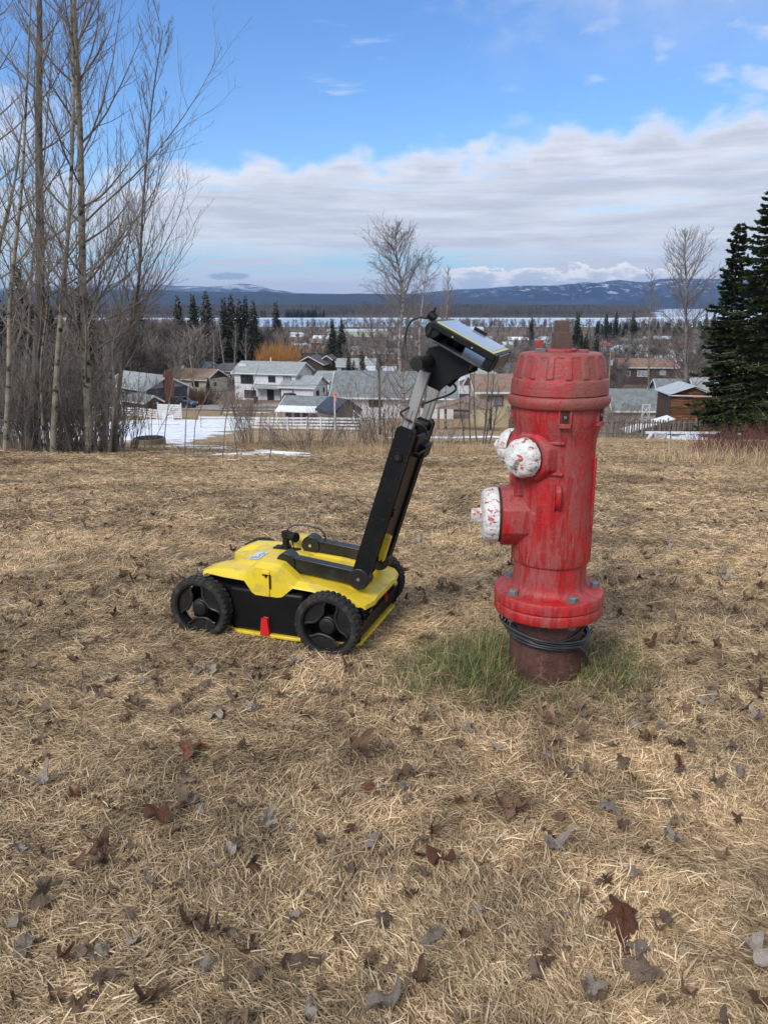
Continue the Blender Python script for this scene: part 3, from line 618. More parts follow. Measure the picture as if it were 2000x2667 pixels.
# ------------------------------------------------------------------ fences
def seg_pts(a, b, step):
    n = max(1, round((Vector(b)-Vector(a)).length/step)); return [(Vector(a).lerp(Vector(b), i/n)) for i in range(n+1)]
def on_ground(v): return Vector((v[0], v[1], gz(v[0], v[1])))
def share(meshes, key, fn, mats):
    if key not in meshes: meshes[key] = fn().mesh(key[0], mats)
    return meshes[key]
_sh = {}
def piece(name, m, parent, loc, rot, scale):
    key = (name, m.name)
    if key not in _sh:
        q = MB(); q.box((0, 0, 0), (1, 1, 1)); _sh[key] = q.mesh(name, m)
    o = bpy.data.objects.new(name, _sh[key]); COL.objects.link(o); o.parent = parent; o.location = loc; o.rotation_euler = rot; o.scale = scale; return o
def rail_fence(label, ctrl, rails=(.25, .55, .85, 1.15), h=1.3, step=2.3, rh=.17, m=WPAINT, name='rail_fence'):
    f = thing(name, label, 'fence', on_ground(ctrl[0])); o0 = f.location.copy()
    for a, b in zip(ctrl[:-1], ctrl[1:]):
        ps_ = [on_ground(p) for p in seg_pts(a, b, step)]
        for i, p in enumerate(ps_[:-1] if b is not ctrl[-1] else ps_): piece('post', m, f, p-o0+Vector((0, 0, h/2-.15)), (0, 0, 0), (.13, .13, h+.3))
        for p, q_ in zip(ps_[:-1], ps_[1:]):
            dd = q_-p; L = dd.length; yaw = math.atan2(dd.y, dd.x); pit = -math.asin(dd.z/L)
            for rz_ in rails: piece('rail', m, f, (p+q_)/2-o0+Vector((0, 0, rz_))+Vector((math.sin(yaw), -math.cos(yaw), 0))*.085, (frng.uniform(-.01, .01), pit+frng.uniform(-.004, .004), yaw), (L+.02, .04, rh))
    return f
P2 = lambda px, d: tuple(at(px, d))
rail_fence('white rail fence running from the flagpole corner to the left behind the shrubs', [P2(941, 70), P2(873, 70.5), P2(800, 73), P2(700, 74), P2(600, 75), P2(522, 75)])
rail_fence('short white rail fence turning back from the corner near the small grey shed', [P2(942, 70.3), P2(1010, 79)], rails=(.3, .6, .95))
rail_fence('white rail fence at the far left in front of the slate blue bungalow', [P2(452, 92), P2(410, 96), P2(362, 101), P2(250, 104), P2(120, 108), P2(-30, 112)])
gp = rail_fence('solid white board fence panel in front of the dark parked vehicle', [P2(414, 100), P2(474, 97)], rails=(.2, .45, .7, .95, 1.2, 1.45, 1.7), h=2.0, rh=.22, name='board_fence')
st = thing('stair_rail', 'white sloping stair rail at the corner of the rail fence', 'railing', at(935, 72))
q = MB(); q.bar((-.5, 0, 1.9), (.5, 0, 1.0), .07, .09).bar((-.5, 0, 1.4), (.5, 0, .5), .05, .06); q.build('handrail', WPAINT, st)
for x in (-.5, .5): q = MB(); q.box((x, 0, .85-x*.8), (.08, .08, 1.2)); q.build('post', WPAINT, st)
fp = thing('flagpole', 'thin white flagpole with orange tip rising behind the white rail fence', 'flagpole', at(873, 70.1))
q = MB(); q.cyl((0, 0, -.1), (0, 0, 3.5), .07, .045, 8); q.build('pole', WPAINT, fp)
q = MB(); q.lathe([(.01, 3.3), (.13, 3.36), (.13, 3.46), (.01, 3.55)], 8); q.prism([(0, 2.95), (.16, 2.6), (.2, 3.4), (0, 3.45)], .03, 'y'); q.build('pennant', mat('orange_plastic', (.75, .16, .06), rough=.5), fp)
# wooden fence on the right: every board its own piece
wf = thing('board_fence', 'weathered grey board fence across the lawn behind the white debris', 'fence', at(1545, 70)); o0 = wf.location.copy()
ctrl = [P2(1500, 71), P2(1735, 69.5), P2(2030, 67), P2(2180, 66)]; wr = random.Random(9)
for a, b in zip(ctrl[:-1], ctrl[1:]):
    pts_ = seg_pts(a, b, .225)
    dd = Vector(b)-Vector(a); yaw = math.atan2(dd.y, dd.x)
    for i, p in enumerate(pts_[:-1]):
        g_ = on_ground(p)
        if g_.x > 19.6 and 2031 > 2000 and (i % 1): continue
        hh = wr.uniform(1.5, 1.68)
        piece('board', WOODG, wf, g_-o0+Vector((0, (.04 if i % 2 else -.05), hh/2)), (wr.uniform(-.02, .02), wr.uniform(-.02, .02), yaw), (.15, .022, hh))
    for i, p in enumerate(seg_pts(a, b, 2.4)[:-1]):
        g_ = on_ground(p); piece('post', WOODG, wf, g_-o0+Vector((0, 0, .85)), (0, 0, yaw), (.11, .11, 1.9))
    sp_ = [on_ground(p) for p in seg_pts(a, b, 2.4)]
    for p, q_ in zip(sp_[:-1], sp_[1:]):
        for rz_ in (.35, 1.35):
            L = (q_-p).length; piece('rail', WOODG, wf, (p+q_)/2-o0+Vector((0, 0, rz_)), (0, -math.asin((q_.z-p.z)/L), yaw), (L, .05, .1))

# ------------------------------------------------------------------ roads, drive
def strip(name, pts, w, m, lift=.06, n=60):
    q = MB(); P = [Vector((*p[:2], 0)) for p in pts]; out_ = []
    cum = [0]
    for a, b in zip(P[:-1], P[1:]): cum.append(cum[-1]+(b-a).length)
    for i in range(n+1):
        s = cum[-1]*i/n; k = max(j for j in range(len(P)-1) if cum[j] <= s+1e-6)
        a, b = P[k], P[k+1]; c = a.lerp(b, (s-cum[k])/(cum[k+1]-cum[k])); tdir = (b-a).normalized(); nn = Vector((-tdir.y, tdir.x, 0))
        for j in range(5):
            e = c+nn*w*(j/4-.5); out_.append((e.x, e.y, gz(e.x, e.y)+lift))
    fs = [(i*5+j, i*5+j+1, (i+1)*5+j+1, (i+1)*5+j)[::-1] for i in range(n) for j in range(4)]
    q.add(out_, fs); o = q.build(name, m); o['kind'] = 'structure'; return o
strip('road', [P2(500, 121), P2(560, 128), P2(640, 130), P2(730, 131), P2(830, 140), P2(900, 150)], 9, ROAD, .09)
strip('driveway', [P2(470, 119), P2(540, 118.5), P2(640, 116), P2(720, 117)], 1.6, mat('pale_concrete', (.36, .35, .33), (.30, .29, .27), .5, .9, coord='World'), .14)
strip('path', [P2(1000, 330), P2(1200, 300), P2(1500, 280), P2(1900, 270)], 8, ROAD, .15)

# ------------------------------------------------------------------ snow
def snow(name, x0, x1, y0, y1, fn, n=150, m_=150):
    xs_ = np.linspace(x0, x1, n); ys_ = np.linspace(y0, y1, m_)
    def zf(XX, YY):
        mk = np.vectorize(fn)(XX, YY); return tz(XX, YY)+np.clip(mk*.25, -.4, .13)
    o = grid_mesh(name, xs_, ys_, zf, SNOW); o['kind'] = 'stuff'; return o
def nz(x, y, s): return mn.fractal(Vector((x*s, y*s, 3.3)), .8, 2.1, 4)
def f1(x, y):
    u = x/y
    v = 1.5*nz(x*.6, y*2.2, .13)+.16+.5*nz(x, y*2, .5)
    edge_ = min((y-31)/9, (-.232-u+.0012*(y-30))/.035, (98-y)/6)
    return min(v, .9)+min(edge_, 1.2)-.95 if edge_ > -1 else -1.5
snow('snow', -62, -8, 30, 100, f1, 240, 240)
SPOTS = []
def patch(px, d, lx, ly, a=0): p = at(px, d); SPOTS.append((p.x, p.y, lx, ly, rad(a)))
patch(690, 15.6, .95, .16, -9); patch(790, 14.6, .42, .09, -4); patch(705, 17.6, .42, .16); patch(800, 14.4, .5, .05); patch(612, 12.9, .14, .05); patch(745, 13.2, .12, .05)
patch(1124, 13.1, .16, .08); patch(1170, 12.5, .2, .06); patch(1218, 12.9, .2, .06); patch(1180, 44, 3.4, 1.0, 3); patch(1266, 44, 1.0, .5)
patch(505, 21.5, .9, .16, -14); patch(565, 19.8, .8, .1, -8); patch(455, 26, .6, .5); patch(430, 29, .7, .6)
patch(1783, 12.6, .28, .07, 4); patch(1965, 40, 1.2, .5); patch(640, 112, 3, .7)
def f2(x, y):
    best = -1.5
    for px_, py_, lx, ly, a in SPOTS:
        dx, dy = x-px_, y-py_
        if abs(dx) < lx*2 and abs(dy) < lx*2:
            c, s = math.cos(a), math.sin(a); e = math.hypot((c*dx+s*dy)/lx, (-s*dx+c*dy)/ly)
            best = max(best, 1-e+.35*nz(x, y, 2.2))
    return best
q = MB()
for px_, py_, lx, ly, a in SPOTS:
    M = Matrix.Translation((px_, py_, 0)) @ Matrix.Rotation(a, 4, 'Z'); n = 26; th = min(.05, ly*.3); vs = []; rr = random.Random(int(px_*100))
    ph = [rr.uniform(0, 6) for _ in range(3)]
    for r in (1, .8, .45, 0.02):
        for k in range(n):
            an = 2*math.pi*k/n; w_ = 1+.22*math.sin(2*an+ph[0])+.18*math.sin(3*an+ph[1])+.12*math.sin(7*an+ph[2])
            v = M @ Vector((lx*r*w_*math.cos(an), ly*r*w_*math.sin(an), 0)); vs.append((v.x, v.y, gz(v.x, v.y)+[-.02, th*.7+.02, th+.02, th+.02][(1, .8, .45, .02).index(r)]))
    q.add(vs, [(i*n+k, i*n+(k+1) % n, (i+1)*n+(k+1) % n, (i+1)*n+k) for i in range(3) for k in range(n)])
q.build('snow_patch', SNOW, smooth=True, kind='stuff')

# ------------------------------------------------------------------ manhole ring on the left
mr = thing('manhole_ring', 'round concrete manhole riser with iron grate standing in the grass by the thicket', 'manhole', at(391, 22.6))
q = MB(); q.lathe([(.47, -.3), (.47, .22), (.455, .245), (.40, .245), (.40, .15)], 32, cap=False); q.build('concrete_ring', CONC, mr, angle=40)
q = MB(); q.lathe([(.40, .17), (.39, .235)], 32); q.build('grate_frame', BLACKM, mr)
for k in range(-4, 5):
    w_ = math.sqrt(.39**2-(k*.082)**2); q = MB(); q.box((0, k*.082, .25), (2*w_, .035, .03)); q.build('grate_bar', mat('rusty_iron', (.06, .04, .03), (.03, .025, .022), 12, .8) if 'rusty_iron' not in MATS else MATS['rusty_iron'], mr)

# ------------------------------------------------------------------ debris by the wooden fence
DW = mat('white_scrap_metal', (.75, .76, .77), (.60, .61, .62), 5, .5); DB = mat('pale_blue_tarp', (.38, .47, .58), (.66, .70, .75), 2.5, .5)
def pp(px, d, dz=0): return at(px, d, dz)
pl = thing('plank', 'long white plank lying across the scrap pile by the board fence', 'plank', pp(1770, 63)); b_ = pl.location
q = MB(); q.bar(pp(1678, 63.5, .66)-b_, pp(1872, 62.5, .64)-b_, .25, .16); q.build('board', DW, pl)
pl = thing('plank', 'second white plank poking out to the right of the scrap pile', 'plank', pp(1850, 64)); b_ = pl.location
q = MB(); q.bar(pp(1765, 64.2, .66)-b_, pp(1926, 62.8, .5)-b_, .2, .12); q.build('board', DW, pl)
cr = thing('plastic_crate', 'white slatted plastic crate at the left end of the scrap pile', 'crate', pp(1716, 61.5), rad(-10))
for z in range(6): q = MB(); q.box((0, -.3, .08+z*.11), (.72, .03, .05)); q.build('slat', DW, cr)
for x in (-.36, .36, .5): q = MB(); q.box((x, 0, .35), (.04, .62, .74)); q.build('side_panel', DW, cr)
q = MB(); q.box((0, 0, .72), (.8, .66, .03)); q.build('lid', DW, cr)
ch = thing('folded_chair', 'tilted white folding chair frame lying beside the crate', 'chair', pp(1693, 62), 0)
q = MB(); q.bar((-.3, 0, .05), (.1, 0, .75), .5, .06); q.build('seat', DW, ch)
q = MB(); q.bar((.1, -.2, .72), (.95, -.1, .55), .4, .05); q.build('backrest', DW, ch)
q = MB(); q.cyl((-.25, .2, .0), (.5, .2, .65), .03, n=6); q.build('leg', DW, ch)
bd = thing('post', 'grey board leaning upright on the scrap pile', 'board', pp(1745, 62)); q = MB(); q.bar((.05, 0, -.05), (-.12, .1, 1.0), .18, .05); q.build('board', WOODG, bd)
tp = MB(); n = 16; vs = []
for i in range(n):
    for j in range(10):
        x = -2.2+4.4*i/(n-1); y = -.5+j/9*1.2; env = max(0, 1-abs(x/2.3)**2.5)*max(0, 1-abs((y-.1)/.65)**2)
        vs.append((x, y, .5*env*(.6+.7*nz(x*1.7, y*2, 1.5)+.3)))
tp.add(vs, [(i*10+j, (i+1)*10+j, (i+1)*10+j+1, i*10+j+1) for i in range(n-1) for j in range(9)])
tpo = tp.build('tarp', DB); tpo.location = pp(1788, 62.6); tag(tpo, 'crumpled pale blue tarp under the white planks', 'tarp')

# ------------------------------------------------------------------ vehicles
CARM = {'dark': mat('dark_grey_car_paint', (.02, .024, .03), (.03, .035, .042), 2, .25, coat=.6), 'white': mat('white_car_paint', (.65, .66, .67), rough=.3), 'black': mat('grimy_black_car_paint', (.028, .03, .03), (.07, .068, .06), 4, .45), 'blue': mat('blue_tarp_cover', (.04, .11, .32), (.07, .17, .42), 4, .6)}
RUB = mat('tyre_rubber', (.015, .015, .015), (.03, .03, .03), 10, .8); HUB = mat('wheel_rim_metal', (.25, .26, .27), (.12, .12, .12), 6, .4); LAMP = mat('lamp_lens', (.6, .6, .58), rough=.2); LAMPR = mat('tail_lamp_lens', (.35, .02, .02), rough=.3)
def car(label, px, d, rz, paint, truck=False):
    c = thing('parked_car', label, 'car', at(px, d, .05), rad(rz)); L, Wd = 4.6, 1.85
    prof = [(-2.3, .35), (2.25, .35), (2.3, .75), (2.2, .98), (1.25, 1.08), (1.05, 1.12), (-2.15, 1.12), (-2.3, .9)]
    q = MB(); q.prism(prof, Wd, 'y'); q.build('body', CARM[paint], c, bevel=.06)
    cab = [(-2.1, 1.1), (1.15, 1.1), (.35, 1.68), (-1.85, 1.72)]
    q = MB(); vs = [(x, s*(Wd/2-(.06 if z < 1.2 else .2)), z) for s in (-1, 1) for x, z in cab]
    q.add(vs, [(0, 1, 2, 3), (7, 6, 5, 4), (0, 4, 5, 1), (1, 5, 6, 2), (2, 6, 7, 3), (3, 7, 4, 0)]); q.build('cabin', CARM[paint], c, bevel=.04)
    for s in (-1, 1):
        for xa, xb in ((-1.9, -.95), (-.85, .05), (.13, .72)):
            q = MB(); zt = 1.6; sh_ = .5 if xb > .5 else 0
            y0, y1 = s*(Wd/2-.095), s*(Wd/2-.185)
            vs = [(xa, y0, 1.17), (xb+.12*(sh_ > 0), y0, 1.17), (xb-sh_*.6, y1, zt), (xa, y1, zt)]; vs = [(a, b+s*.012, z) for a, b, z in vs]
            q.add(vs, [(0, 1, 2, 3) if s < 0 else (3, 2, 1, 0)]); q.build('window', GLASS, c)
        for x in (-1.45, 1.45):
            q = MB(); q.cyl((x, s*(Wd/2-.2), .34), (x, s*(Wd/2+.02), .34), .35, n=18); w_ = q.build('wheel', RUB, c, angle=40)
            q = MB(); q.cyl((x, s*(Wd/2+.01), .34), (x, s*(Wd/2+.04), .34), .22, .2, n=12); q.build('rim', HUB, w_)
        q = MB(); q.box((2.22, s*.68, .84), (.12, .36, .16)); q.build('headlight', LAMP, c)
        q = MB(); q.box((-2.27, s*.78, .98), (.1, .2, .3)); q.build('tail_light', LAMPR, c)
    q = MB(); q.add([(1.17, -.8, 1.15), (1.17, .8, 1.15), (.42, .68, 1.62), (.42, -.68, 1.62)], [(0, 1, 2, 3)]); q.X = Matrix.Identity(4); q.build('windscreen', GLASS, c)
    q = MB(); q.add([(-2.1, .78, 1.2), (-2.1, -.78, 1.2), (-1.9, -.68, 1.62), (-1.9, .68, 1.62)], [(0, 1, 2, 3)]); q.build('rear_window', GLASS, c)
    q = MB(); q.box((0, 0, 1.74), (1.6, 1.1, .04)); q.build('roof_rack', BLACKM, c)
    return c
car('dark grey parked vehicle at the end of the white board panel, by the blue bungalow', 479, 124, -28, 'dark')
car('grimy black vehicle parked before the garage wing of the white two storey house', 760, 137, -62, 'black')
car('small white car parked behind the garage roofs', 854, 232, -10, 'white')
car('car under a bright blue cover beyond the wooden fence', 1612, 126, -8, 'blue')
bn_ = thing('wheelie_bin', 'black wheeled bin at the kerb in front of the white two storey house', 'bin', at(667, 137)); q = MB(); q.box((0, 0, .6), (.6, .7, 1.1), taper=(1.15, 1.15)); q.build('body', BLACKM, bn_); q = MB(); q.box((0, 0, 1.2), (.75, .85, .08)); q.build('lid', BLACKM, bn_)

# ------------------------------------------------------------------ utility poles and wires
POLEW = mat('pole_wood', (.30, .23, .17), (.20, .16, .12), 3, .9, stretch=(4, 4, .5))
def upole(label, px, d, h, lean=0, trans=False):
    c = thing('utility_pole', label, 'pole', at(px, d)); c.rotation_euler = (0, rad(lean), 0)
    q = MB(); q.cyl((0, 0, -.5), (0, 0, h), .18, .12, 8); q.build('pole', POLEW, c)
    q = MB(); q.box((0, 0, h-.5), (1.6, .1, .12)); q.build('crossarm', POLEW, c)
    if trans: q = MB(); q.cyl((.3, -.2, h-2.6), (.3, -.2, h-1.6), .25, n=12); q.build('transformer', mat('grey_enamel', (.35, .37, .40), rough=.5) if 'grey_enamel' not in MATS else MATS['grey_enamel'], c)
    return c.location+Vector((math.sin(rad(lean))*h, 0, math.cos(rad(lean))*h-.4))
U1 = upole('leaning wooden utility pole in front of the cream bungalow', 512, 150, 8.6, -5)
U2 = upole('utility pole right of the twin spruces', 911, 255, 13)
U3 = upole('utility pole with grey transformer right of the hydrant bonnet', 1582, 150, 9.5, -1, True)
U4 = upole('thin pale pole beyond the brown house on the right', 1686, 330, 14)
U5 = upole('utility pole behind the hydrant nut, far off', 1430, 300, 13)
U6 = upole('utility pole behind the hydrant cap gap', 1345, 330, 13)
def wire(label, a, b, sag, r=.03):
    pts_ = [Vector(a).lerp(Vector(b), i/24)-Vector((0, 0, sag*4*(i/24)*(1-i/24))) for i in range(25)]
    q = MB(); q.tube(pts_, r, 4); tag(q.build('power_line', BLACKM), label, 'cable')
wire('overhead line from the leaning pole off to the left edge', U1, U1+Vector((-50, -25, 2)), 2)
wire('overhead line from the leaning pole toward the twin spruces', U1, U2, 4)
wire('overhead line from the twin spruces to the pole behind the hydrant', U2, U5, 5)
wire('overhead line reaching the transformer pole from the left', U6, U3, 4)
wire('overhead line from the transformer pole to the far right pole', U3, U4, 5)
wire('overhead line crossing in front of the white two storey house', U1+Vector((0, 0, -3.6)), ray(1010, 985, 128), 1.5)
# ------------------------------------------------------------------ bare trees
ASPEN = mat('aspen_bark', (.30, .26, .19), (.17, .155, .12), 2.2, .85, .01, stretch=(1, 1, 1.6), c3=(.02, .018, .016), s3=5, f3=1.0, coord='World')
TWIG = mat('grey_brown_twig', (.14, .115, .095), (.22, .19, .16), 3, .85, coord='World')
DARKBARK = mat('dark_rough_bark', (.075, .062, .052), (.15, .13, .11), 5, .9, .015, stretch=(1, 1, .3), coord='World')
BIRCH = mat('birch_bark', (.40, .37, .33), (.28, .26, .23), 2, .8, .005, c3=(.03, .027, .025), s3=3.2, f3=.9, stretch=(1, 1, 2.2), coord='World')
BTWIG = mat('birch_twig', (.105, .082, .072), (.21, .18, .165), .6, .85, coord='World')
REDTWIG = mat('red_osier_stem', (.17, .05, .04), (.11, .055, .045), 4, .7, coord='World')
BUSH = mat('brown_bush_twig', (.13, .10, .078), (.20, .155, .12), 3, .85, coord='World')
def rv(rng): return Vector((rng.gauss(0, 1), rng.gauss(0, 1), rng.gauss(0, 1)))
def shoot(rng, p, d, L, n, up=0.0, wig=.08, down=0.0):
    pts = [p.copy()]; d = d.normalized(); st_ = L/n
    for i in range(n):
        d = d+Vector((0, 0, up))+rv(rng)*wig
        if down: d.z -= down*(i/n)
        d.normalize(); p = p+d*st_; pts.append(p.copy())
    return pts
def along(pts, t):
    f = t*(len(pts)-1); i = min(int(f), len(pts)-2); a = pts[i].lerp(pts[i+1], f-i); return a, (pts[i+1]-pts[i]).normalized()
def perp(rng, d, ang, az=None):
    ref = Vector((0, 0, 1)) if abs(d.z) < .9 else Vector((1, 0, 0))
    u = d.cross(ref).normalized(); w = u.cross(d); a = rng.uniform(0, 6.283) if az is None else az
    return d*math.cos(ang)+(u*math.cos(a)+w*math.sin(a))*math.sin(ang)
def bare_tree(name, label, cat, trunk, r0, r1, nb, blen, ang, up, seed, bark, twig, n2=9, n3=5, t0=.2, l2=.42, l3=.35, wig=.06, down2=0, minr=.004, group=None, spurs=True, tz_=1, lenprof=None, forks=(), sides=8, rsc=1.0):
    """trunk: list of world points; first point is the base"""
    rng = random.Random(seed); base = Vector(trunk[0]); tr = [Vector(p)-base for p in trunk]
    # resample the trunk smoothly
    T_ = []
    for i in range(len(tr)-1):
        for k in range(5):
            t = k/5; p0 = tr[max(i-1, 0)]; p1 = tr[i]; p2 = tr[i+1]; p3 = tr[min(i+2, len(tr)-1)]
            T_.append(.5*((2*p1)+(-p0+p2)*t+(2*p0-5*p1+4*p2-p3)*t*t+(-p0+3*p1-3*p2+p3)*t*t*t))
    T_.append(tr[-1]); H_ = (T_[-1]-T_[0]).length
    ob = thing(name, label, cat, base, group=group)
    q = MB(); n = len(T_); rs = [r1+(r0-r1)*(1-i/(n-1))**1.0 for i in range(n)]; rs[0] *= 1.25; T_[0] = T_[0]-Vector((0, 0, .15))
    q.tube(T_, rs, sides); tk = q.build('trunk', bark, ob, smooth=True)
    br = MB(); tw = MB()
    def L3(pts, L, r):
        for _ in range(n3):
            t = rng.uniform(.15, 1); a, d = along(pts, t)
            dd = perp(rng, d, rng.uniform(.5, 1.0)); dd.z += .35 if not down2 else -.3
            l = L*l3*rng.uniform(.5, 1.2)*(1.15-t*.5)
            tw.tube(shoot(rng, a, dd, l, 3, .10 if not down2 else 0, .12, down2), [r*.55, r*.45, r*.35, r*.2], 3)
    def branch(a, d, L, r):
        pts = shoot(rng, a, d, L, 9, up, wig); k = len(pts)
        br.tube(pts, [max(r*(1-i/(k-1)*.85), minr) for i in range(k)], 4)
        for j in range(n2):
            t = .12+.86*(j+rng.random())/n2; a2, d2 = along(pts, t)
            dd = perp(rng, d2, rng.uniform(.5, .95)); dd.z += .25
            l = L*l2*rng.uniform(.6, 1.25)*(1.2-t*.75); r2 = max(r*(1-t*.8)*.5, minr)
            p2 = shoot(rng, a2, dd, l, 6, up*.8, wig*1.4, down2*.5)
            tw.tube(p2, [max(r2*(1-i/6*.8), minr*.55) for i in range(7)], 3)
            L3(p2, l, max(r2*.6, minr*.8))
        L3(pts, L*.45, max(r*.3, minr))
    for i in range(nb):
        t = t0+(1-t0)*(i+rng.uniform(.1, .9))/nb; a, d = along(T_, t)
        lp = lenprof(t) if lenprof else (1-.72*((t-t0)/(1-t0)))
        rr = (r1+(r0-r1)*(1-t))
        dd = perp(rng, d, rng.uniform(ang[0], ang[1]), i*2.4+rng.uniform(-.6, .6))
        branch(a, dd, blen*lp*rng.uniform(.6, 1.25), min(rr*.45, (.006+.0075*blen*lp)*rsc))
    for (t, dvec, L, r) in forks:
        a, d = along(T_, t); branch(a, Vector(dvec), L, r*.62)
    br.build('branches', twig, ob); tw.build('twigs', twig, ob)
    return ob
def trunk_pts(px, dbase, pixels, dd=0.0):
    """base on the ground, then (px,py) points of the trunk all near the base's distance"""
    b = at(px, dbase); return [b]+[ray(x, y, dbase+dd*i) for i, (x, y) in enumerate(pixels)]
AG = None
bare_tree('aspen_tree', 'tallest leafless aspen with pale scarred trunk at the right of the thicket', 'tree', trunk_pts(235, 16, [(225, 930), (217, 735), (209, 339), (195, 57), (186, -250), (182, -620)]), .098, .02, 46, 3.2, (.75, 1.1), .10, 11, ASPEN, TWIG, 13, 8, t0=.1,
    forks=[(.40, (1, .1, .75), 4.3, .035), (.47, (.7, -.2, .8), 3.3, .03), (.34, (1, .2, .5), 3.6, .03), (.56, (.5, .1, 1.1), 3.0, .03), (.29, (1, -.1, .2), 3.3, .028), (.24, (.9, .1, .15), 2.9, .024), (.62, (.4, .1, 1.2), 2.6, .028), (.3, (-1, .1, .25), 2.8, .026), (.16, (-.9, -.1, .35), 2.6, .022)])
bare_tree('dark_trunk_tree', 'leafless tree with thick dark brown trunk left of the pale aspen', 'tree', trunk_pts(88, 17, [(100, 900), (106, 678), (102, 339), (104, 56), (98, -260), (94, -520)]), .13, .018, 42, 2.8, (.7, 1.1), .09, 12, DARKBARK, TWIG, 12, 8, t0=.12)
bare_tree('aspen_tree', 'leafless aspen with curved olive trunk between the two thickest trunks', 'tree', trunk_pts(137, 15.5, [(150, 950), (162, 791), (181, 565), (192, 282), (188, 60), (176, -200)]), .066, .012, 28, 2.1, (.6, 1.0), .12, 13, ASPEN, TWIG, 11, 7, t0=.25)
bare_tree('aspen_tree', 'slender leafless aspen nearest the left edge of the photo', 'tree', trunk_pts(14, 15, [(24, 980), (27, 791), (46, 600), (58, 480), (72, 200), (84, -60)]), .055, .012, 24, 1.9, (.55, 1.0), .12, 14, ASPEN, TWIG, 8, 5, t0=.2)
bare_tree('aspen_tree', 'slim leafless tree standing right of the tall aspen with red brown top', 'tree', trunk_pts(296, 17.5, [(320, 932), (338, 860), (362, 735), (373, 537), (395, 282), (425, 78)]), .055, .008, 34, 2.4, (.5, .9), .12, 15, DARKBARK, TWIG, 12, 8, t0=.3,
    forks=[(.5, (1, .1, 1), 2.6, .02), (.42, (1, .1, .8), 2.6, .02), (.62, (.7, 0, 1.2), 2.3, .018)])
bare_tree('aspen_tree', 'thin leafless pole-like tree leaning right beside the dark trunk', 'tree', trunk_pts(55, 17.5, [(74, 900), (84, 700), (110, 480), (128, 250), (140, 40)]), .038, .008, 20, 1.7, (.5, .9), .12, 16, ASPEN, TWIG, 7, 5, t0=.3)
bare_tree('aspen_tree', 'thin grey leafless tree just left of the tall aspen trunk', 'tree', trunk_pts(176, 18, [(180, 930), (172, 700), (184, 480), (196, 200), (206, 0)]), .038, .008, 20, 1.8, (.5, .9), .12, 17, TWIG, TWIG, 7, 5, t0=.3)
bare_tree('aspen_tree', 'short leafless tree leaning right between tall aspen and manhole ring', 'tree', trunk_pts(262, 17, [(290, 980), (312, 820), (330, 690), (345, 560)]), .045, .008, 20, 1.9, (.6, 1.0), .10, 18, ASPEN, TWIG, 8, 5, t0=.2)
bare_tree('aspen_tree', 'leafless tree crossing out of the left edge of the photo', 'tree', trunk_pts(-55, 16, [(-35, 900), (0, 640), (40, 470), (60, 300)]), .06, .01, 24, 2.4, (.6, 1.0), .10, 19, ASPEN, TWIG, 8, 5, t0=.2)
bare_tree('aspen_tree', 'tall leafless tree mostly beyond the left edge, its crown reaching in', 'tree', trunk_pts(-60, 19, [(-50, 700), (-30, 350), (-20, 50), (-10, -200)]), .1, .012, 26, 2.6, (.7, 1.1), .10, 20, ASPEN, TWIG, 8, 5, t0=.3)

def shrub(label, px, d, h, n, spread, seed, m, name='shrub', cat='shrub', lean=.35, r=.012, nb=6, group=None, twig=.3, loc=None, sides=3, down=0):
    rng = random.Random(seed); q = MB(); p0 = Vector(loc) if loc else at(px, d)
    for i in range(n):
        a = rng.uniform(0, 6.283); rr = spread*.35*math.sqrt(rng.random()); b = Vector((rr*math.cos(a), rr*math.sin(a), 0)); b.z = gz(p0.x+b.x, p0.y+b.y)-p0.z-.05
        d_ = Vector((math.cos(a)*lean*rng.uniform(.2, 1.5), math.sin(a)*lean*rng.uniform(.2, 1.5), 1)); L = h*rng.uniform(.55, 1.1)
        pts = shoot(rng, b, d_, L, 6, .02, .07); q.tube(pts, [r*(1-i_/6*.75) for i_ in range(7)], sides)
        for _ in range(nb):
            t = rng.uniform(.3, .95); a2, d2 = along(pts, t); l = L*twig*rng.uniform(.4, 1.2)*(1.2-t*.6)
            p2 = shoot(rng, a2, perp(rng, d2, rng.uniform(.4, .9)), l, 3, .06, .1, down); q.tube(p2, [r*.45, r*.38, r*.3, r*.18], 3)
            for _ in range(2):
                a3, d3 = along(p2, rng.uniform(.3, .9)); q.tube(shoot(rng, a3, perp(rng, d3, .6), l*.5, 2, .05, .1), [r*.25, r*.2, r*.12], 3)
    o = q.build(name, m); o.location = p0; tag(o, label, cat, group); return o
# thicket under the aspens
trng = random.Random(5)
spots = ['at the left edge', 'left of the dark trunk', 'right in front of the dark trunk', 'between dark trunk and curved aspen', 'at the foot of the curved aspen', 'left of the tall aspen foot', 'at the foot of the tall aspen', 'right of the tall aspen foot', 'behind the slim tree foot', 'left of the manhole ring', 'far behind the left edge', 'behind the dark trunk', 'behind the tall aspen']
for i, (px, d, h) in enumerate([(5, 16, 2.3), (50, 18, 2.6), (95, 16, 1.9), (120, 18, 2.6), (150, 17, 2.2), (195, 18, 2.4), (232, 17.2, 2.0), (262, 16.4, 1.7), (300, 19, 2.2), (335, 20, 1.8), (20, 22, 3.2), (110, 22, 3.2), (215, 21.5, 3.2)]):
    shrub('tangled leafless brush '+spots[i]+' in the aspen thicket', px, d, h, 40 if px < 280 else 16, 1.8, 40+i, TWIG if i % 3 == 0 else DARKBARK, 'brush', 'brush', .3, .012, 9)
pi_ = 0
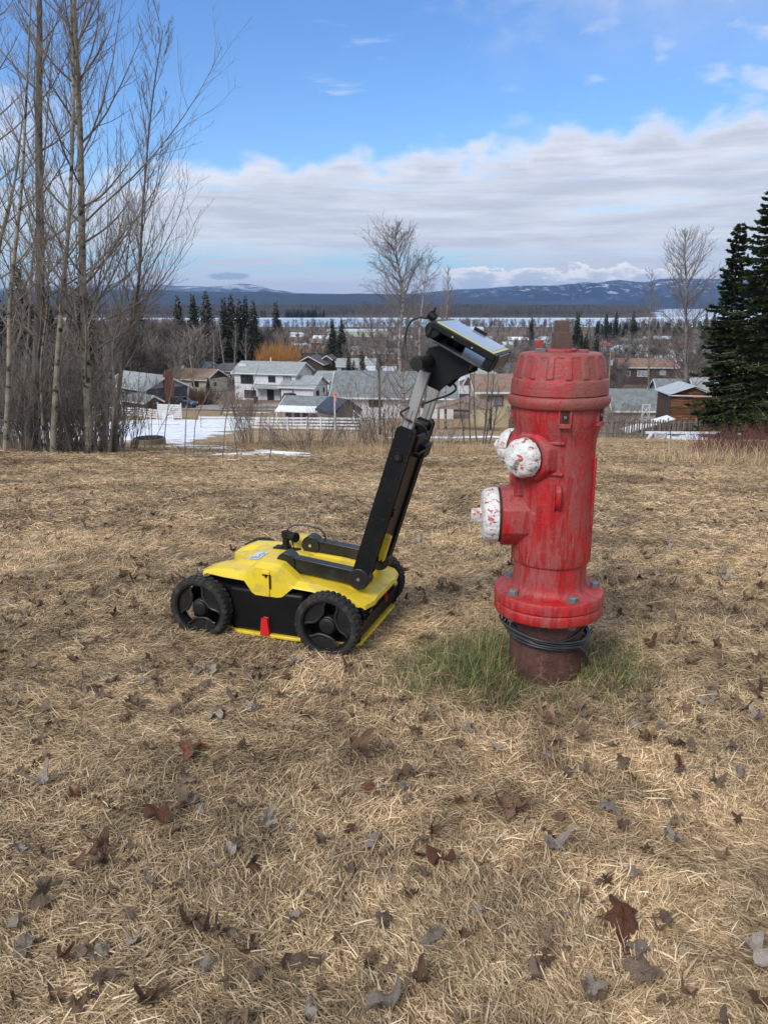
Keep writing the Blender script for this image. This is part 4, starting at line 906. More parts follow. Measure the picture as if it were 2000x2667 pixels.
for i, (px, d) in enumerate([(30, 20), (68, 21), (118, 15.4), (128, 20), (165, 21), (187, 15.8), (203, 22), (245, 20), (272, 19), (285, 16), (310, 21), (160, 24), (60, 25), (230, 25)]):
    b = at(px, d); h = trng.uniform(3, 5.0)
    tp_ = [b, b+Vector((trng.uniform(-.15, .25), 0, h*.35)), b+Vector((trng.uniform(-.1, .5), 0, h*.7)), b+Vector((trng.uniform(0, .9), 0, h))]
    wh_ = ['left of the dark trunk', 'just right of the leftmost aspen', 'in front of the curved aspen', 'behind the curved aspen', 'between curved and tall aspen, farther back', 'left beside the tall aspen foot', 'behind the tall aspen trunk', 'right behind the tall aspen', 'below the slim red brown tree', 'in front of the slim tree foot',
           'right of the slim tree, near the ring', 'far back left of the tall aspen', 'far back at the left', 'far back right of the tall aspen'][i]
    bare_tree('sapling', 'thin leafless sapling '+wh_, 'sapling', tp_, .03, .008, 12, 1.3, (.5, 1.0), .08, 60+i, TWIG if i % 2 else ASPEN, TWIG, 6, 4, t0=.2, sides=5)
# shrubs in the middle
shrub('upright bare shrub of straight brown stems in front of the rail fence, left one', 655, 25, 1.9, 42, 1.3, 80, BUSH, lean=.28, r=.010, nb=5)
shrub('wide low bare shrub before the rail fence below the small grey shed', 795, 22.5, 1.15, 60, 2.6, 81, BUSH, lean=.75, r=.009, nb=6)
shrub('dense tall bare shrub left of the cart handle at the birch foot', 1005, 20, 2.0, 60, 1.7, 82, BUSH, lean=.38, r=.010, nb=8)
shrub('sparse low shrub between dense shrub and wide shrub', 925, 24, .9, 26, 1.4, 83, BUSH, lean=.6, r=.008)
shrub('leafless shrub right of the cart handle, low and brown', 1128, 19.5, .95, 34, 1.3, 84, BUSH, lean=.5, r=.008)
for i, (px, d, ctrl_, w) in enumerate([(1225, 24, [(1222, 1080), (1224, 990), (1226, 930)], 'leftmost of the saplings between cart and hydrant'), (1244, 24, [(1236, 1100), (1234, 1010), (1238, 920)], 'second sapling right of the cart display'),
                                (1256, 23.5, [(1264, 1100), (1270, 1000), (1271, 900)], 'middle sapling in front of the beige house'), (1262, 24.5, [(1274, 1090), (1284, 1000), (1287, 915)], 'sapling crossing the window of the beige house'),
                                (1272, 23, [(1286, 1110), (1294, 1060), (1300, 1010)], 'low sapling leaning right toward the hydrant'), (1208, 25, [(1206, 1120), (1200, 1070), (1196, 1030)], 'short sapling beside the cart tubes')]):
    bare_tree('sapling', 'thin dark leafless sapling, '+w, 'sapling', trunk_pts(px, d, ctrl_), .028, .006, 14, .75, (.4, .9), .12, 90+i, DARKBARK, DARKBARK, 5, 3, t0=.25, sides=5)
for i, (px, d, ctrl_, w) in enumerate([(580, 13.5, [(588, 1100), (602, 1010), (612, 940)], 'left stalk near the snow strips'), (620, 14, [(612, 1120), (640, 1060), (672, 960)], 'leaning stalk left of the snow strip'), (700, 12, [(708, 1160), (712, 1110), (716, 1080)], 'reddish stalk above the cart, left of the snow strip'),
                                (425, 15, [(434, 1090), (448, 1010), (455, 960)], 'stalk right of the manhole ring'), (482, 14.5, [(486, 1080), (500, 980), (520, 890)], 'stalk between manhole ring and rail fence'), (505, 16, [(510, 1100), (530, 1050), (560, 990)], 'bent stalk near the white board panel')]):
    bare_tree('sapling', 'very thin weedy stalk, '+w, 'stalk', trunk_pts(px, d, ctrl_), .011, .004, 9, .4, (.4, .8), .12, 110+i, TWIG, TWIG, 3, 2, t0=.3, sides=4, minr=.002)
# red osier thicket, right
for i, (px, d, w) in enumerate([(1850, 12.2, 'leftmost clump'), (1890, 11.8, 'second clump from the left'), (1930, 12.4, 'middle clump'), (1965, 11.6, 'clump before the right edge'), (2005, 12, 'clump at the right edge')]):
    shrub('red brown upright stems in the low thicket at the right, '+w, px, d, .62, 80, 1.1, 130+i, REDTWIG, 'red_stem_shrub', 'shrub', .22, .0045, 3)
for i, (px, d, w) in enumerate([(1600, 52, 'left of the scrap pile'), (1660, 56, 'just left of the crate'), (1840, 54, 'right below the planks'), (1930, 50, 'under the spruces'), (1560, 40, 'touching the hydrant flank')]):
    shrub('low brown brush along the board fence, '+w, px, d, .9, 46, 4.5, 140+i, BUSH, 'brush', 'brush', .9, .012, 4)
shrub('big tangled bare shrub beyond the fence right of the hydrant', 1600, 84, 3.6, 70, 5.5, 150, BUSH, lean=.6, r=.022, nb=8)
shrub('pale bare shrub against the grey garage wall', 1640, 80, 2.4, 50, 4, 151, BUSH, lean=.7, r=.02, nb=7)
shrub('round rust brown bush below the leaning utility pole', 520, 134, 2.7, 120, 4.2, 152, mat('rust_brown_bush', (.10, .05, .035), (.15, .08, .055), 3, .9), 'bush', 'bush', .5, .03, 10)
# birches and yard trees
bare_tree('birch_tree', 'tall white trunked birch in the middle with airy leafless crown', 'tree', trunk_pts(1047, 40, [(1052, 1060), (1040, 930), (1046, 830), (1050, 760), (1036, 690), (1030, 640), (1028, 598)]), .12, .02, 76, 2.3, (.6, 1.15), .03, 200, BIRCH, BTWIG, 14, 9, t0=.10, down2=.32, minr=.006,
    lenprof=lambda t: min(1, .14+(1-t)*3.0), forks=[(.55, (-.4, 0, 1), 2.6, .045), (.52, (.4, .1, 1), 2.6, .045), (.5, (-.9, .1, .7), 2.6, .035), (.52, (.9, .1, .7), 2.5, .035), (.48, (-1, .1, .45), 2.5, .03)])
bare_tree('birch_tree', 'thinner twin stemmed birch just right of the white birch', 'tree', trunk_pts(1086, 44, [(1094, 1000), (1092, 880), (1100, 790), (1108, 720), (1112, 690)]), .08, .015, 40, 2.6, (.6, 1.1), .03, 201, BIRCH, BTWIG, 9, 6, t0=.2, down2=.2, minr=.007)
bare_tree('birch_tree', 'narrow leafless birch above the cart display', 'tree', trunk_pts(1160, 75, [(1158, 900), (1162, 830), (1166, 770), (1166, 706)]), .12, .02, 34, 2.6, (.4, .8), .10, 202, BIRCH, BTWIG, 9, 6, t0=.25, minr=.011)
bare_tree('leafless_tree', 'dark twiggy tree behind the white house, left of the birch', 'tree', trunk_pts(990, 56, [(986, 960), (975, 900), (968, 860), (962, 820)]), .1, .02, 36, 3.4, (.7, 1.2), .05, 203, DARKBARK, BTWIG, 9, 6, t0=.15, minr=.008)
bare_tree('leafless_tree', 'dark twiggy tree filling the gap between birch and cart display', 'tree', trunk_pts(1100, 58, [(1110, 1000), (1120, 930), (1128, 870), (1134, 820)]), .1, .02, 36, 3.4, (.7, 1.2), .05, 204, DARKBARK, BTWIG, 9, 6, t0=.15, minr=.008)
bare_tree('birch_tree', 'tall round crowned leafless tree behind the plank shed', 'tree', trunk_pts(1783, 92, [(1784, 1000), (1786, 900), (1785, 800), (1786, 720), (1782, 660), (1784, 612)]), .27, .03, 70, 5.6, (.6, 1.1), .05, 205, mat('grey_tree_bark', (.16, .145, .13), (.28, .26, .24), 2, .85, c3=(.04, .035, .03), s3=2, f3=.7, coord='World'), BTWIG, 12, 8, t0=.10, minr=.012, rsc=1.4,
    lenprof=lambda t: min(1, .10+(1-t)*2.6), forks=[(.2, (-1, 0, .5), 5.6, .09), (.22, (1, .1, .5), 5.4, .09), (.3, (-1, .1, .9), 5.6, .08), (.33, (1, 0, .9), 5.4, .08), (.45, (-.5, .1, 1), 5.0, .07), (.47, (.5, .1, 1), 5, .07)])
bare_tree('leafless_tree', 'smaller leafless tree left of the round crowned tree', 'tree', trunk_pts(1690, 105, [(1688, 960), (1690, 860), (1694, 790), (1696, 715)]), .15, .02, 40, 4.2, (.6, 1.05), .05, 206, TWIG, BTWIG, 10, 6, t0=.15, minr=.014)
bare_tree('fruit_tree', 'small crooked leafless yard tree left of its twin beyond the rail fence', 'tree', trunk_pts(575, 107, [(582, 1062), (590, 1040), (588, 1015)]), .14, .03, 22, 2.6, (.8, 1.3), .04, 207, DARKBARK, BTWIG, 9, 6, t0=.3, minr=.013)
bare_tree('fruit_tree', 'small forked leafless yard tree in front of the white two storey house', 'tree', trunk_pts(613, 102, [(610, 1070), (604, 1045), (612, 1010)]), .15, .03, 26, 3.2, (.8, 1.3), .04, 208, DARKBARK, BTWIG, 9, 6, t0=.25, minr=.013)
shrub('vase shaped red brown shrub beyond the rail fence, right of the yard trees', 649, 92, 3.2, 60, 2.2, 209, mat('reddish_shrub_twig', (.13, .07, .06), (.18, .12, .10), 3, .9), lean=.35, r=.018, nb=8)
shrub('bare shrub against the outbuilding gable', 848, 80, 2.6, 36, 2.2, 210, BUSH, lean=.5, r=.014, nb=7)
for i, (px, d, h, w) in enumerate([(560, 190, 13, 'right of the cream bungalow gable'), (588, 200, 16, 'behind the cream bungalow gable'), (612, 205, 15, 'left of the orange willow'), (540, 215, 16, 'before the leftmost tall spruces'), (642, 210, 14, 'touching the orange willow'), (470, 210, 13, 'above the leaning pole'), (430, 200, 13, 'in the wood right of the aspens'), (748, 300, 15, 'right of the orange willow'), (1300, 260, 12, 'behind the hydrant nut'), (1560, 250, 12, 'right of the hydrant nut'), (1640, 300, 13, 'above the brown house')]):
    b = at(px, d); sw = trng.uniform(-.8, .8)
    bare_tree('birch_tree', 'pale stemmed leafless tree '+w, 'tree', [b, b+Vector((sw*.3, 0, h*.4)), b+Vector((sw, 0, h*.75)), b+Vector((sw*1.2, 0, h))], .22, .05, 22, h*.25, (.4, .9), .1, 220+i, BIRCH, BTWIG, 7, 4, t0=.35, minr=.03, sides=5)

# ------------------------------------------------------------------ conifers
NEED = mat('spruce_needles', (.030, .046, .018), (.075, .098, .034), 1.3, .7, spec=.2, rnd=.15)
NEEDF = mat('far_spruce_needles', (.022, .036, .018), (.042, .058, .026), .6, .8, spec=.2, rnd=.2)
def spruce_mesh(seed, h, rb, nb, ns, leaf, m=NEED, droop=.25, t0=.06, power=.75, ragged=.25):
    rng = random.Random(seed); tr = MB(); tr.tube([(0, 0, -.3), (0, 0, h*.5), (0, 0, h*.97)], [h*.014, h*.009, .02], 7)
    fo = MB(); wd = MB()
    for i in range(nb):
        t = t0+(1-t0)*((i+rng.random())/nb); z = h*t
        L = rb*((1-t)**power)*rng.uniform(1-ragged, 1+ragged)+(.12 if h > 2 else rb*.03); a = i*2.39996+rng.uniform(-.4, .4)
        d = Vector((math.cos(a), math.sin(a), .25+.5*t-.25)); d.normalize(); pts = []; p = Vector((0, 0, z)); k = 7
        for j in range(k+1):
            pts.append(p.copy()); dd = Vector((d.x, d.y, d.z-droop*math.sin(j/k*math.pi)+.10*(j/k))).normalized(); p = p+dd*L/k
        wd.tube(pts, [.03*L/2+.012-(.02*L/2+.01)*j/k for j in range(k+1)], 3)
        side = Vector((-math.sin(a), math.cos(a), 0)); nsp = max(6, int(ns*L/rb))
        for s in range(nsp):
            u = .12+.88*(s+rng.random())/nsp; b, dr = along(pts, u)
            sp = (1-u)*.38*L*(1 if u > .3 else u/.3)+leaf*.5
            off = side*rng.uniform(-1, 1)*sp; c = b+off+Vector((0, 0, rng.uniform(-.10, .04)-abs(off.length)*.28)); l = leaf*rng.uniform(.7, 1.35)
            outw = (dr*.8+off.normalized()*.7*min(1, off.length/.1)+rv(rng)*.28).normalized(); w_ = outw.cross(Vector((rng.uniform(-.5, .5), rng.uniform(-.5, .5), 1))).normalized()*l*.34
            tip = c+outw*l; mid = c+outw*l*.45+Vector((0, 0, -.06*l)); hg = Vector((0, 0, -l*.28))
            fo.add([c, mid+w_, tip, mid-w_, mid+hg], [(0, 1, 2), (0, 2, 3), (0, 4, 2)])
    for s in range(14):
        z = h*(.9+.1*s/14); a = s*2.4; l = leaf*(1.1-s/20); fo.add([(0, 0, z), (math.cos(a)*l*.5, math.sin(a)*l*.5, z+l*.3), (math.cos(a+.8)*l*.2, math.sin(a+.8)*l*.2, z+l*.75)], [(0, 1, 2)])
    return tr.mesh('trunk', DARKBARK, True), wd.mesh('branches', DARKBARK), fo.mesh('foliage', m)
def spruce(label, meshes, px, d, scale, rz=0, dz=0, group=None):
    o = thing('spruce_tree', label, 'tree', at(px, d, dz), rz, group); s = scale if isinstance(scale, tuple) else (scale,)*3; o.scale = s
    for nm, me in zip(('trunk', 'branches', 'foliage'), meshes):
        c = bpy.data.objects.new(nm, me); COL.objects.link(c); c.parent = o
    return o
SPA = spruce_mesh(1, 18.3, 2.35, 150, 280, .24, power=.62, ragged=.5, droop=.4); SPB = spruce_mesh(2, 21.5, 3.7, 185, 300, .27, power=.66, ragged=.5, droop=.4); SPC = spruce_mesh(3, 1, .20, 120, 40, .030, NEEDF, power=.95, ragged=.35)
SPD = spruce_mesh(4, 1, .15, 110, 34, .028, NEEDF, power=.8, t0=.16, ragged=.45)
spruce('big dark spruce right of the plank shed, the shorter of the pair', SPA, 1866, 69, 1.0, 1.0)
spruce('tallest dark spruce at the right edge of the photo', SPB, 1948, 66, 1.0, 2.2)
spruce('spruce sprig tree growing in front of the board fence under the big spruce', spruce_mesh(9, 2.4, .7, 50, 40, .2), 1893, 60, 1.0)
spruce('dark spruce low behind the big pair, by the fence', SPA, 1945, 74, .55, 3)
for i, (px, top, d, m, w) in enumerate([(476, 777, 255, SPD, 'leftmost tall dark spruce in the row behind the houses'), (514, 771, 262, SPC, 'second tall dark spruce of the row, full crowned'), (548, 764, 258, SPC, 'third and tallest spruce of the row'),
        (592, 780, 265, SPC, 'tall spruce left of the tallest pair behind the white house'), (611, 771, 260, SPC, 'tall spruce above the left end of the white house'), (632, 786, 270, SPD, 'narrow spruce between two taller ones'), (647, 779, 262, SPD, 'narrow tall spruce right of the row middle'), (667, 786, 256, SPD, 'last narrow spruce of the row'),
        (724, 790, 330, SPC, 'lone broad spruce standing against the lake'), (702, 852, 330, SPD, 'small dark tree at the foot of the lone spruce'), (868, 834, 285, SPC, 'left of the two dark spruces above the garage'), (891, 831, 280, SPC, 'right of the two dark spruces above the garage'),
        (909, 918, 190, SPC, 'short young spruce in front of the white grey roofed house'), (944, 915, 165, SPC, 'young spruce above the long white house ridge'), (922, 940, 168, SPC, 'low young spruce beside the taller young one'), (870, 935, 210, SPC, 'bushy low spruce under the two dark spruces'), (856, 948, 215, SPC, 'dark green bush like spruce left of the short ones'),
        (243, 717, 120, SPD, 'dark spruce seen behind the tall aspen trunk'), (90, 690, 110, SPC, 'tall dark spruce behind the thick dark trunk'), (22, 740, 130, SPC, 'dark spruce behind the leftmost aspen'), (373, 757, 200, SPD, 'dark spruce behind the slim red brown tree'), (150, 760, 150, SPD, 'dark spruce behind the curved aspen'),
        (1497, 815, 330, SPC, 'dark spruce right beside the hydrant nut'), (1520, 868, 240, SPC, 'wide green spruce behind the hydrant bonnet'), (1548, 872, 235, SPC, 'wide green spruce right of the hydrant bonnet'), (1505, 862, 250, SPC, 'green spruce touching the hydrant nut'), (1382, 826, 700, SPC, 'tiny dark spruce near the lake above the hydrant'),
        (1575, 815, 650, SPC, 'dark spruce near the lake left of the red roof'), (1600, 812, 660, SPD, 'dark spruce near the lake above the red roof'), (1644, 812, 600, SPD, 'narrow dark spruce above the pale bungalow'), (1850, 812, 500, SPC, 'dark tree behind the right birch crown'), (1830, 816, 520, SPC, 'dark tree near the lake right of the birch'),
        (1040, 925, 150, SPD, 'dark green tree behind the birch trunk'), (988, 925, 160, SPC, 'dark tree left behind the birch')]):
    b = at(px, d); tp = ray(px, top, d); s = tp.z-b.z; w0 = 1.0 if m is SPC else .95
    if s < 7: w0 = 1.3
    spruce(w, m, px, d, (s*w0, s*w0, s), i*1.3)
spruce('dark pointed arborvitae right of the rust bush at the cream bungalow', SPC, 545, 150, (5, 5, 4.2), 1)
spruce('low dark round evergreen at the white garage wing', SPC, 872, 96, (5.5, 5.5, 2.0), 1)

# orange willow
def willow(label, px, d, h, w, seed, m):
    rng = random.Random(seed); p = at(px, d); o = thing('willow_tree', label, 'tree', p)
    q = MB(); q.tube([(0, 0, -.3), (0, 0, h*.3)], [.4, .3], 8); q.build('trunk', DARKBARK, o)
    q = MB()
    for i in range(620):
        a = rng.uniform(0, 6.283); rr = math.sqrt(rng.random()); b = Vector((rr*w*.42*math.cos(a), rr*w*.42*math.sin(a), h*rng.uniform(.12, .55)))
        L = h*rng.uniform(.35, .55)*(1.15-rr*.5); q.tube(shoot(rng, b, Vector((b.x*.5/w, b.y*.5/w, .8)), L, 4, .05, .16), [.035, .03, .025, .02, .01], 3)
    q.build('crown', m, o); return o
OW = mat('orange_willow_twigs', (.34, .16, .035), (.44, .23, .06), .6, .8)
willow('glowing orange leafless willow behind the white two storey house, right dome', 745, 238, 12, 10.5, 1, OW)
willow('glowing orange leafless willow behind the white two storey house, left dome', 704, 240, 11.4, 9, 2, OW)

# ------------------------------------------------------------------ scatter with geometry nodes (only for uncountable stuff)
def scatter(name, meshes, P, R, Sc, I, kind='stuff'):
    P = np.asarray(P, 'f'); n = len(P); me = bpy.data.meshes.new(name); me.vertices.add(n); me.vertices.foreach_set('co', P.ravel())
    a = me.attributes.new('rot', 'FLOAT_VECTOR', 'POINT'); a.data.foreach_set('vector', np.asarray(R, 'f').ravel())
    a = me.attributes.new('scl', 'FLOAT_VECTOR', 'POINT'); a.data.foreach_set('vector', np.asarray(Sc, 'f').ravel())
    a = me.attributes.new('idx', 'INT', 'POINT'); a.data.foreach_set('value', np.asarray(I, 'i'))
    o = bpy.data.objects.new(name, me); COL.objects.link(o)
    src = bpy.data.collections.new(name+'_source')
    for i, m_ in enumerate(meshes): s = bpy.data.objects.new(f'{name}_piece_{chr(97+i)}', m_); src.objects.link(s)
    g = bpy.data.node_groups.new(name, 'GeometryNodeTree'); g.interface.new_socket('Geometry', in_out='INPUT', socket_type='NodeSocketGeometry'); g.interface.new_socket('Geometry', in_out='OUTPUT', socket_type='NodeSocketGeometry')
    N = g.nodes; L = g.links; gi = N.new('NodeGroupInput'); go = N.new('NodeGroupOutput'); ip = N.new('GeometryNodeInstanceOnPoints'); ci = N.new('GeometryNodeCollectionInfo')
    ci.inputs[0].default_value = src; ci.inputs[1].default_value = True; ci.inputs[2].default_value = True
    def na(nm, dt):
        x = N.new('GeometryNodeInputNamedAttribute'); x.data_type = dt; x.inputs[0].default_value = nm; return x.outputs[0]
    e2r = N.new('FunctionNodeEulerToRotation'); L.new(na('rot', 'FLOAT_VECTOR'), e2r.inputs[0])
    L.new(gi.outputs[0], ip.inputs['Points']); L.new(ci.outputs[0], ip.inputs['Instance']); ip.inputs['Pick Instance'].default_value = True
    L.new(na('idx', 'INT'), ip.inputs['Instance Index']); L.new(e2r.outputs[0], ip.inputs['Rotation']); L.new(na('scl', 'FLOAT_VECTOR'), ip.inputs['Scale'])
    L.new(ip.outputs[0], go.inputs[0]); md = o.modifiers.new('scatter', 'NODES'); md.node_group = g; o['kind'] = kind; return o

# town wood: anonymous bare trees and a few dark ones between the houses
def low_tree(seed, n1_=16, n2_=9):
    rng = random.Random(seed); q = MB(); tr = shoot(rng, Vector((0, 0, -.05)), Vector((0, 0, 1)), 1.0, 6, .05, .05); q.tube(tr, [.016-.002*i for i in range(7)], 4)
    for i in range(n1_):
        t = rng.uniform(.2, .98); a, d = along(tr, t); p2 = shoot(rng, a, perp(rng, d, rng.uniform(.4, .9)), .38*(1.15-t*.7), 4, .10, .1); q.tube(p2, [.007, .006, .005, .004, .002], 3)
        for _ in range(n2_):
            a2, d2 = along(p2, rng.uniform(.15, 1)); q.tube(shoot(rng, a2, perp(rng, d2, .7), .16, 2, .08, .1), [.004, .003, .0015], 3)
    return q
WOODT = mat('distant_bare_wood', (.085, .070, .060), (.15, .125, .11), .02, .9, coord='World', rnd=.25)
WOODT2 = mat('distant_pale_wood', (.16, .14, .12), (.22, .195, .17), .02, .9, coord='World', rnd=.25)
lowt = [low_tree(s).mesh('tree', WOODT if s % 3 else WOODT2) for s in range(6)]
nr_ = np.random.RandomState(3); P, R, Sc, I = [], [], [], []
def add_tree(x, y, h, i): P.append((x, y, gz(x, y)-.1)); R.append((0, 0, nr_.uniform(0, 6.28))); w = h*nr_.uniform(.8, 1.3); Sc.append((w, w, h)); I.append(i)
for _ in range(3000):
    d = 150*math.exp(nr_.uniform(0, 1)*math.log(1330/150)); px = nr_.uniform(-150, 2150); b = at(px, d)
    if 480 < px < 1250 and d < 270: continue
    if 1250 <= px < 1620 and d < 150: continue
    if px >= 1620 and d < 235: continue
    if d > 700 and 560 < px < 1250 and nr_.rand() < .15: continue
    dens = nr_.uniform(5, 10) if px > 560 else nr_.uniform(8, 15)
    if d > 900: dens *= .95
    add_tree(b.x, b.y, dens, nr_.randint(6))
for _ in range(240):
    px = nr_.uniform(-100, 560); d = nr_.uniform(190, 330); b = at(px, d); add_tree(b.x, b.y, nr_.uniform(11, 17), nr_.randint(6))
for _ in range(120):
    px = nr_.uniform(560, 740); d = nr_.uniform(262, 330); b = at(px, d); add_tree(b.x, b.y, nr_.uniform(9, 15), nr_.randint(6))
for _ in range(1100):
    px = nr_.uniform(-150, 2150); d = nr_.uniform(1000, 1390); b = at(px, d)
    if 600 < px < 1000 and nr_.rand() < .35: continue
    add_tree(b.x, b.y, nr_.uniform(7, 15.5), nr_.randint(6))
for _ in range(60):
    px = nr_.uniform(1040, 1330); d = nr_.uniform(180, 300); b = at(px, d); add_tree(b.x, b.y, nr_.uniform(5, 9), nr_.randint(6))
scatter('town_wood', lowt, P, R, Sc, I)
# low scrub between the houses
scr = []
for s in range(4):
    rng = random.Random(s+70); q = MB()
    for i in range(60):
        a = rng.uniform(0, 6.28); b = Vector((math.cos(a)*rng.random()*.5, math.sin(a)*rng.random()*.5, 0)); q.tube(shoot(rng, b, Vector((b.x, b.y, 1)), rng.uniform(.4, 1), 3, 0, .15), [.02, .016, .012, .006], 3)
    scr.append(q.mesh('scrub', WOODT))
P, R, Sc, I = [], [], [], []
for _ in range(1500):
    d = 125*math.exp(nr_.uniform(0, 1)*math.log(900/125)); px = nr_.uniform(-100, 2100); b = at(px, d)
    if 560 < px < 860 and d < 180: continue
    if 1200 < px < 1340 and d < 160: continue
    h = nr_.uniform(1.2, 3.2); P.append((b.x, b.y, b.z-.1)); R.append((0, 0, nr_.uniform(0, 6.28))); Sc.append((h*1.4, h*1.4, h)); I.append(nr_.randint(4))
scatter('town_scrub', scr, P, R, Sc, I)
# far shore wood: bare aspens with dark spruces in front
P, R, Sc, I = [], [], [], []
for _ in range(9000):
    d = 2320+nr_.uniform(0, 1)**1.4*1900; px = nr_.uniform(-250, 1730); x = (px-1000)/FPX*d*CP
    z = gz(x, d)
    if z < LAKE+1: continue
    h = nr_.uniform(13, 20); P.append((x, d, z-.5)); R.append((0, 0, nr_.uniform(0, 6.28))); Sc.append((h*1.3, h*1.3, h)); I.append(nr_.randint(6))
farm = [low_tree(s+20, 18, 7).mesh('tree', mat('far_shore_wood', (.105, .088, .075), (.15, .13, .115), .004, .9, coord='World', rnd=.2) if 'far_shore_wood' not in MATS else MATS['far_shore_wood']) for s in range(6)]
scatter('far_shore_wood', farm, P, R, Sc, I)
P, R, Sc, I = [], [], [], []
fsp = spruce_mesh(30, 1, .2, 40, 12, .09, NEEDF)[2]
for _ in range(700):
    if nr_.rand() < .35: px = nr_.normal(870, 60); d = nr_.uniform(2310, 2340)
    else: px = nr_.uniform(-200, 1650); d = 2300+nr_.uniform(0, 1)**.6*2200
    x = (px-1000)/FPX*d*CP; z = gz(x, d)
    if z < LAKE+1: continue
    h = nr_.uniform(13, 20) if d > 2400 else nr_.uniform(10, 22); P.append((x, d, z-.5)); R.append((0, 0, 0)); Sc.append((h, h, h)); I.append(0)
for _ in range(90):
    px = nr_.uniform(1540, 1880); d = nr_.uniform(750, 1250); b = at(px, d); h = nr_.uniform(8, 14); P.append((b.x, b.y, b.z-.5)); R.append((0, 0, 0)); Sc.append((h, h, h)); I.append(0)
scatter('far_spruces', [fsp], P, R, Sc, I)
# ------------------------------------------------------------------ hydrant
def paint_mat(name, vivid, faded, rust, wear=.5, rustamt=.35, stroke=(7, 7, 1.1), bump=.0022, gloss=.38, chip=None, chipamt=.4, deep=None, chipth=.555):
    m = bpy.data.materials.new(name); m.use_nodes = True; t = NT(m.node_tree); t.n.clear(); m['nt'] = 1
    o = t.new('ShaderNodeOutputMaterial'); b = t.new('ShaderNodeBsdfPrincipled'); t.l.new(b.outputs[0], o.inputs[0])
    v = t.new('ShaderNodeNewGeometry').outputs['Position']
    sv = t.sc(v, stroke); big = t.noise(t.sc(v, (1, 1, .55)), 9, 4, .6, .4); st_ = t.noise(sv, 26, 6, .72, .35); st2 = t.noise(t.sc(v, (stroke[2]*1.6, stroke[2]*1.6, stroke[0]*.6)), 13, 5, .7, .6)
    fine = t.noise(v, 190, 5, .7); spots = t.noise(v, 55, 5, .62, .2)
    f = t.m('ADD', t.m('MULTIPLY', big, .55), t.m('ADD', t.m('MULTIPLY', st_, .35), t.m('MULTIPLY', st2, .10)))
    col = t.mix(t.ramp(f, .5-.08*wear*2, .555), vivid, faded)
    if deep: col = t.mix(t.m('MULTIPLY', t.ramp(t.noise(sv, 7, 4, .6, .5), .50, .60), .8), col, deep)
    scr = t.m('MULTIPLY', t.ramp(st_, .585, .64), t.ramp(big, .40, .56))
    col = t.mix(t.m('MULTIPLY', scr, min(1, rustamt*1.8)), col, rust)
    pits = t.m('MULTIPLY', t.ramp(spots, .60, .66), t.ramp(fine, .42, .56))
    col = t.mix(t.m('MULTIPLY', pits, min(1, rustamt*2)), col, tuple(x*.35 for x in rust))
    if chip: col = t.mix(t.m('MULTIPLY', t.ramp(t.noise(t.sc(v, (1, 1, 1.6)), 38, 6, .68, .8), chipth, chipth+.045), chipamt), col, chip)
    t.put(b.inputs['Base Color'], col)
    t.put(b.inputs['Roughness'], t.m('ADD', gloss, t.m('MULTIPLY', t.ramp(f, .45, .6), .28)))
    bn = t.new('ShaderNodeBump'); bn.inputs['Distance'].default_value = bump; bn.inputs['Strength'].default_value = 1
    t.l.new(t.m('ADD', t.m('MULTIPLY', st_, .8), t.m('ADD', t.m('MULTIPLY', spots, .5), t.m('MULTIPLY', fine, .25))), bn.inputs['Height']); t.l.new(bn.outputs[0], b.inputs['Normal'])
    return m
RED = paint_mat('brushed_red_paint', (.50, .010, .012), (.35, .070, .062), (.30, .15, .11), .62, .6, bump=.003, deep=(.34, .010, .013))
REDTOP = paint_mat('faded_brownish_red_paint', (.42, .022, .024), (.28, .078, .060), (.13, .07, .05), .8, .75, stroke=(2.0, 2.0, 5), bump=.0035, chip=(.17, .085, .06), chipamt=.5, chipth=.54)
RUSTED = paint_mat('rusty_painted_iron', (.20, .028, .020), (.10, .058, .040), (.09, .075, .058), .8, .8, stroke=(2, 2, 2))
WHT = paint_mat('chipped_white_paint', (.80, .80, .77), (.66, .63, .56), (.30, .12, .06), .5, .35, stroke=(2, 2, 2), bump=.003, gloss=.42, chip=(.42, .018, .022), chipamt=.9, chipth=.555)
PIPE = paint_mat('rusty_brown_pipe', (.075, .030, .022), (.12, .052, .036), (.22, .12, .075), .7, .6, stroke=(1.5, 1.5, 1), bump=.003, gloss=.62, chip=(.045, .024, .018), chipamt=.6, chipth=.53)
GASK = mat('dark_rusty_gasket_and_shade', (.045, .028, .02), (.02, .015, .012), 30, .8)
BOLTM = paint_mat('grey_zinc_bolt', (.11, .125, .13), (.17, .18, .18), (.30, .03, .03), .5, .4, stroke=(2, 2, 2), bump=.0006, gloss=.4)
CABLE = mat('black_wire_insulation', (.022, .026, .027), (.045, .05, .05), 12, .45)
HX, HY = .606, 2.655
hyd = thing('fire_hydrant', 'weathered red fire hydrant with chipped white caps on a rusty brown pipe', 'hydrant', (HX, HY, 0)); hyd.rotation_euler = (0, rad(-.35), 0)
q = MB(); q.lathe([(.1335, -.15), (.1335, .1), (.1335, .27)], 64); q.build('riser_pipe', PIPE, hyd, angle=40)
q = MB(); q.lathe([(.186, .266), (.1945, .269), (.1965, .274), (.1965, .300), (.194, .305), (.1925, .3065), (.194, .309), (.1970, .313), (.1975, .342), (.194, .349), (.186, .3515), (.158, .352), (.146, .354), (.137, .362), (.1315, .378), (.130, .40), (.130, .466)], 96); q.build('flange', RED, hyd, angle=35)
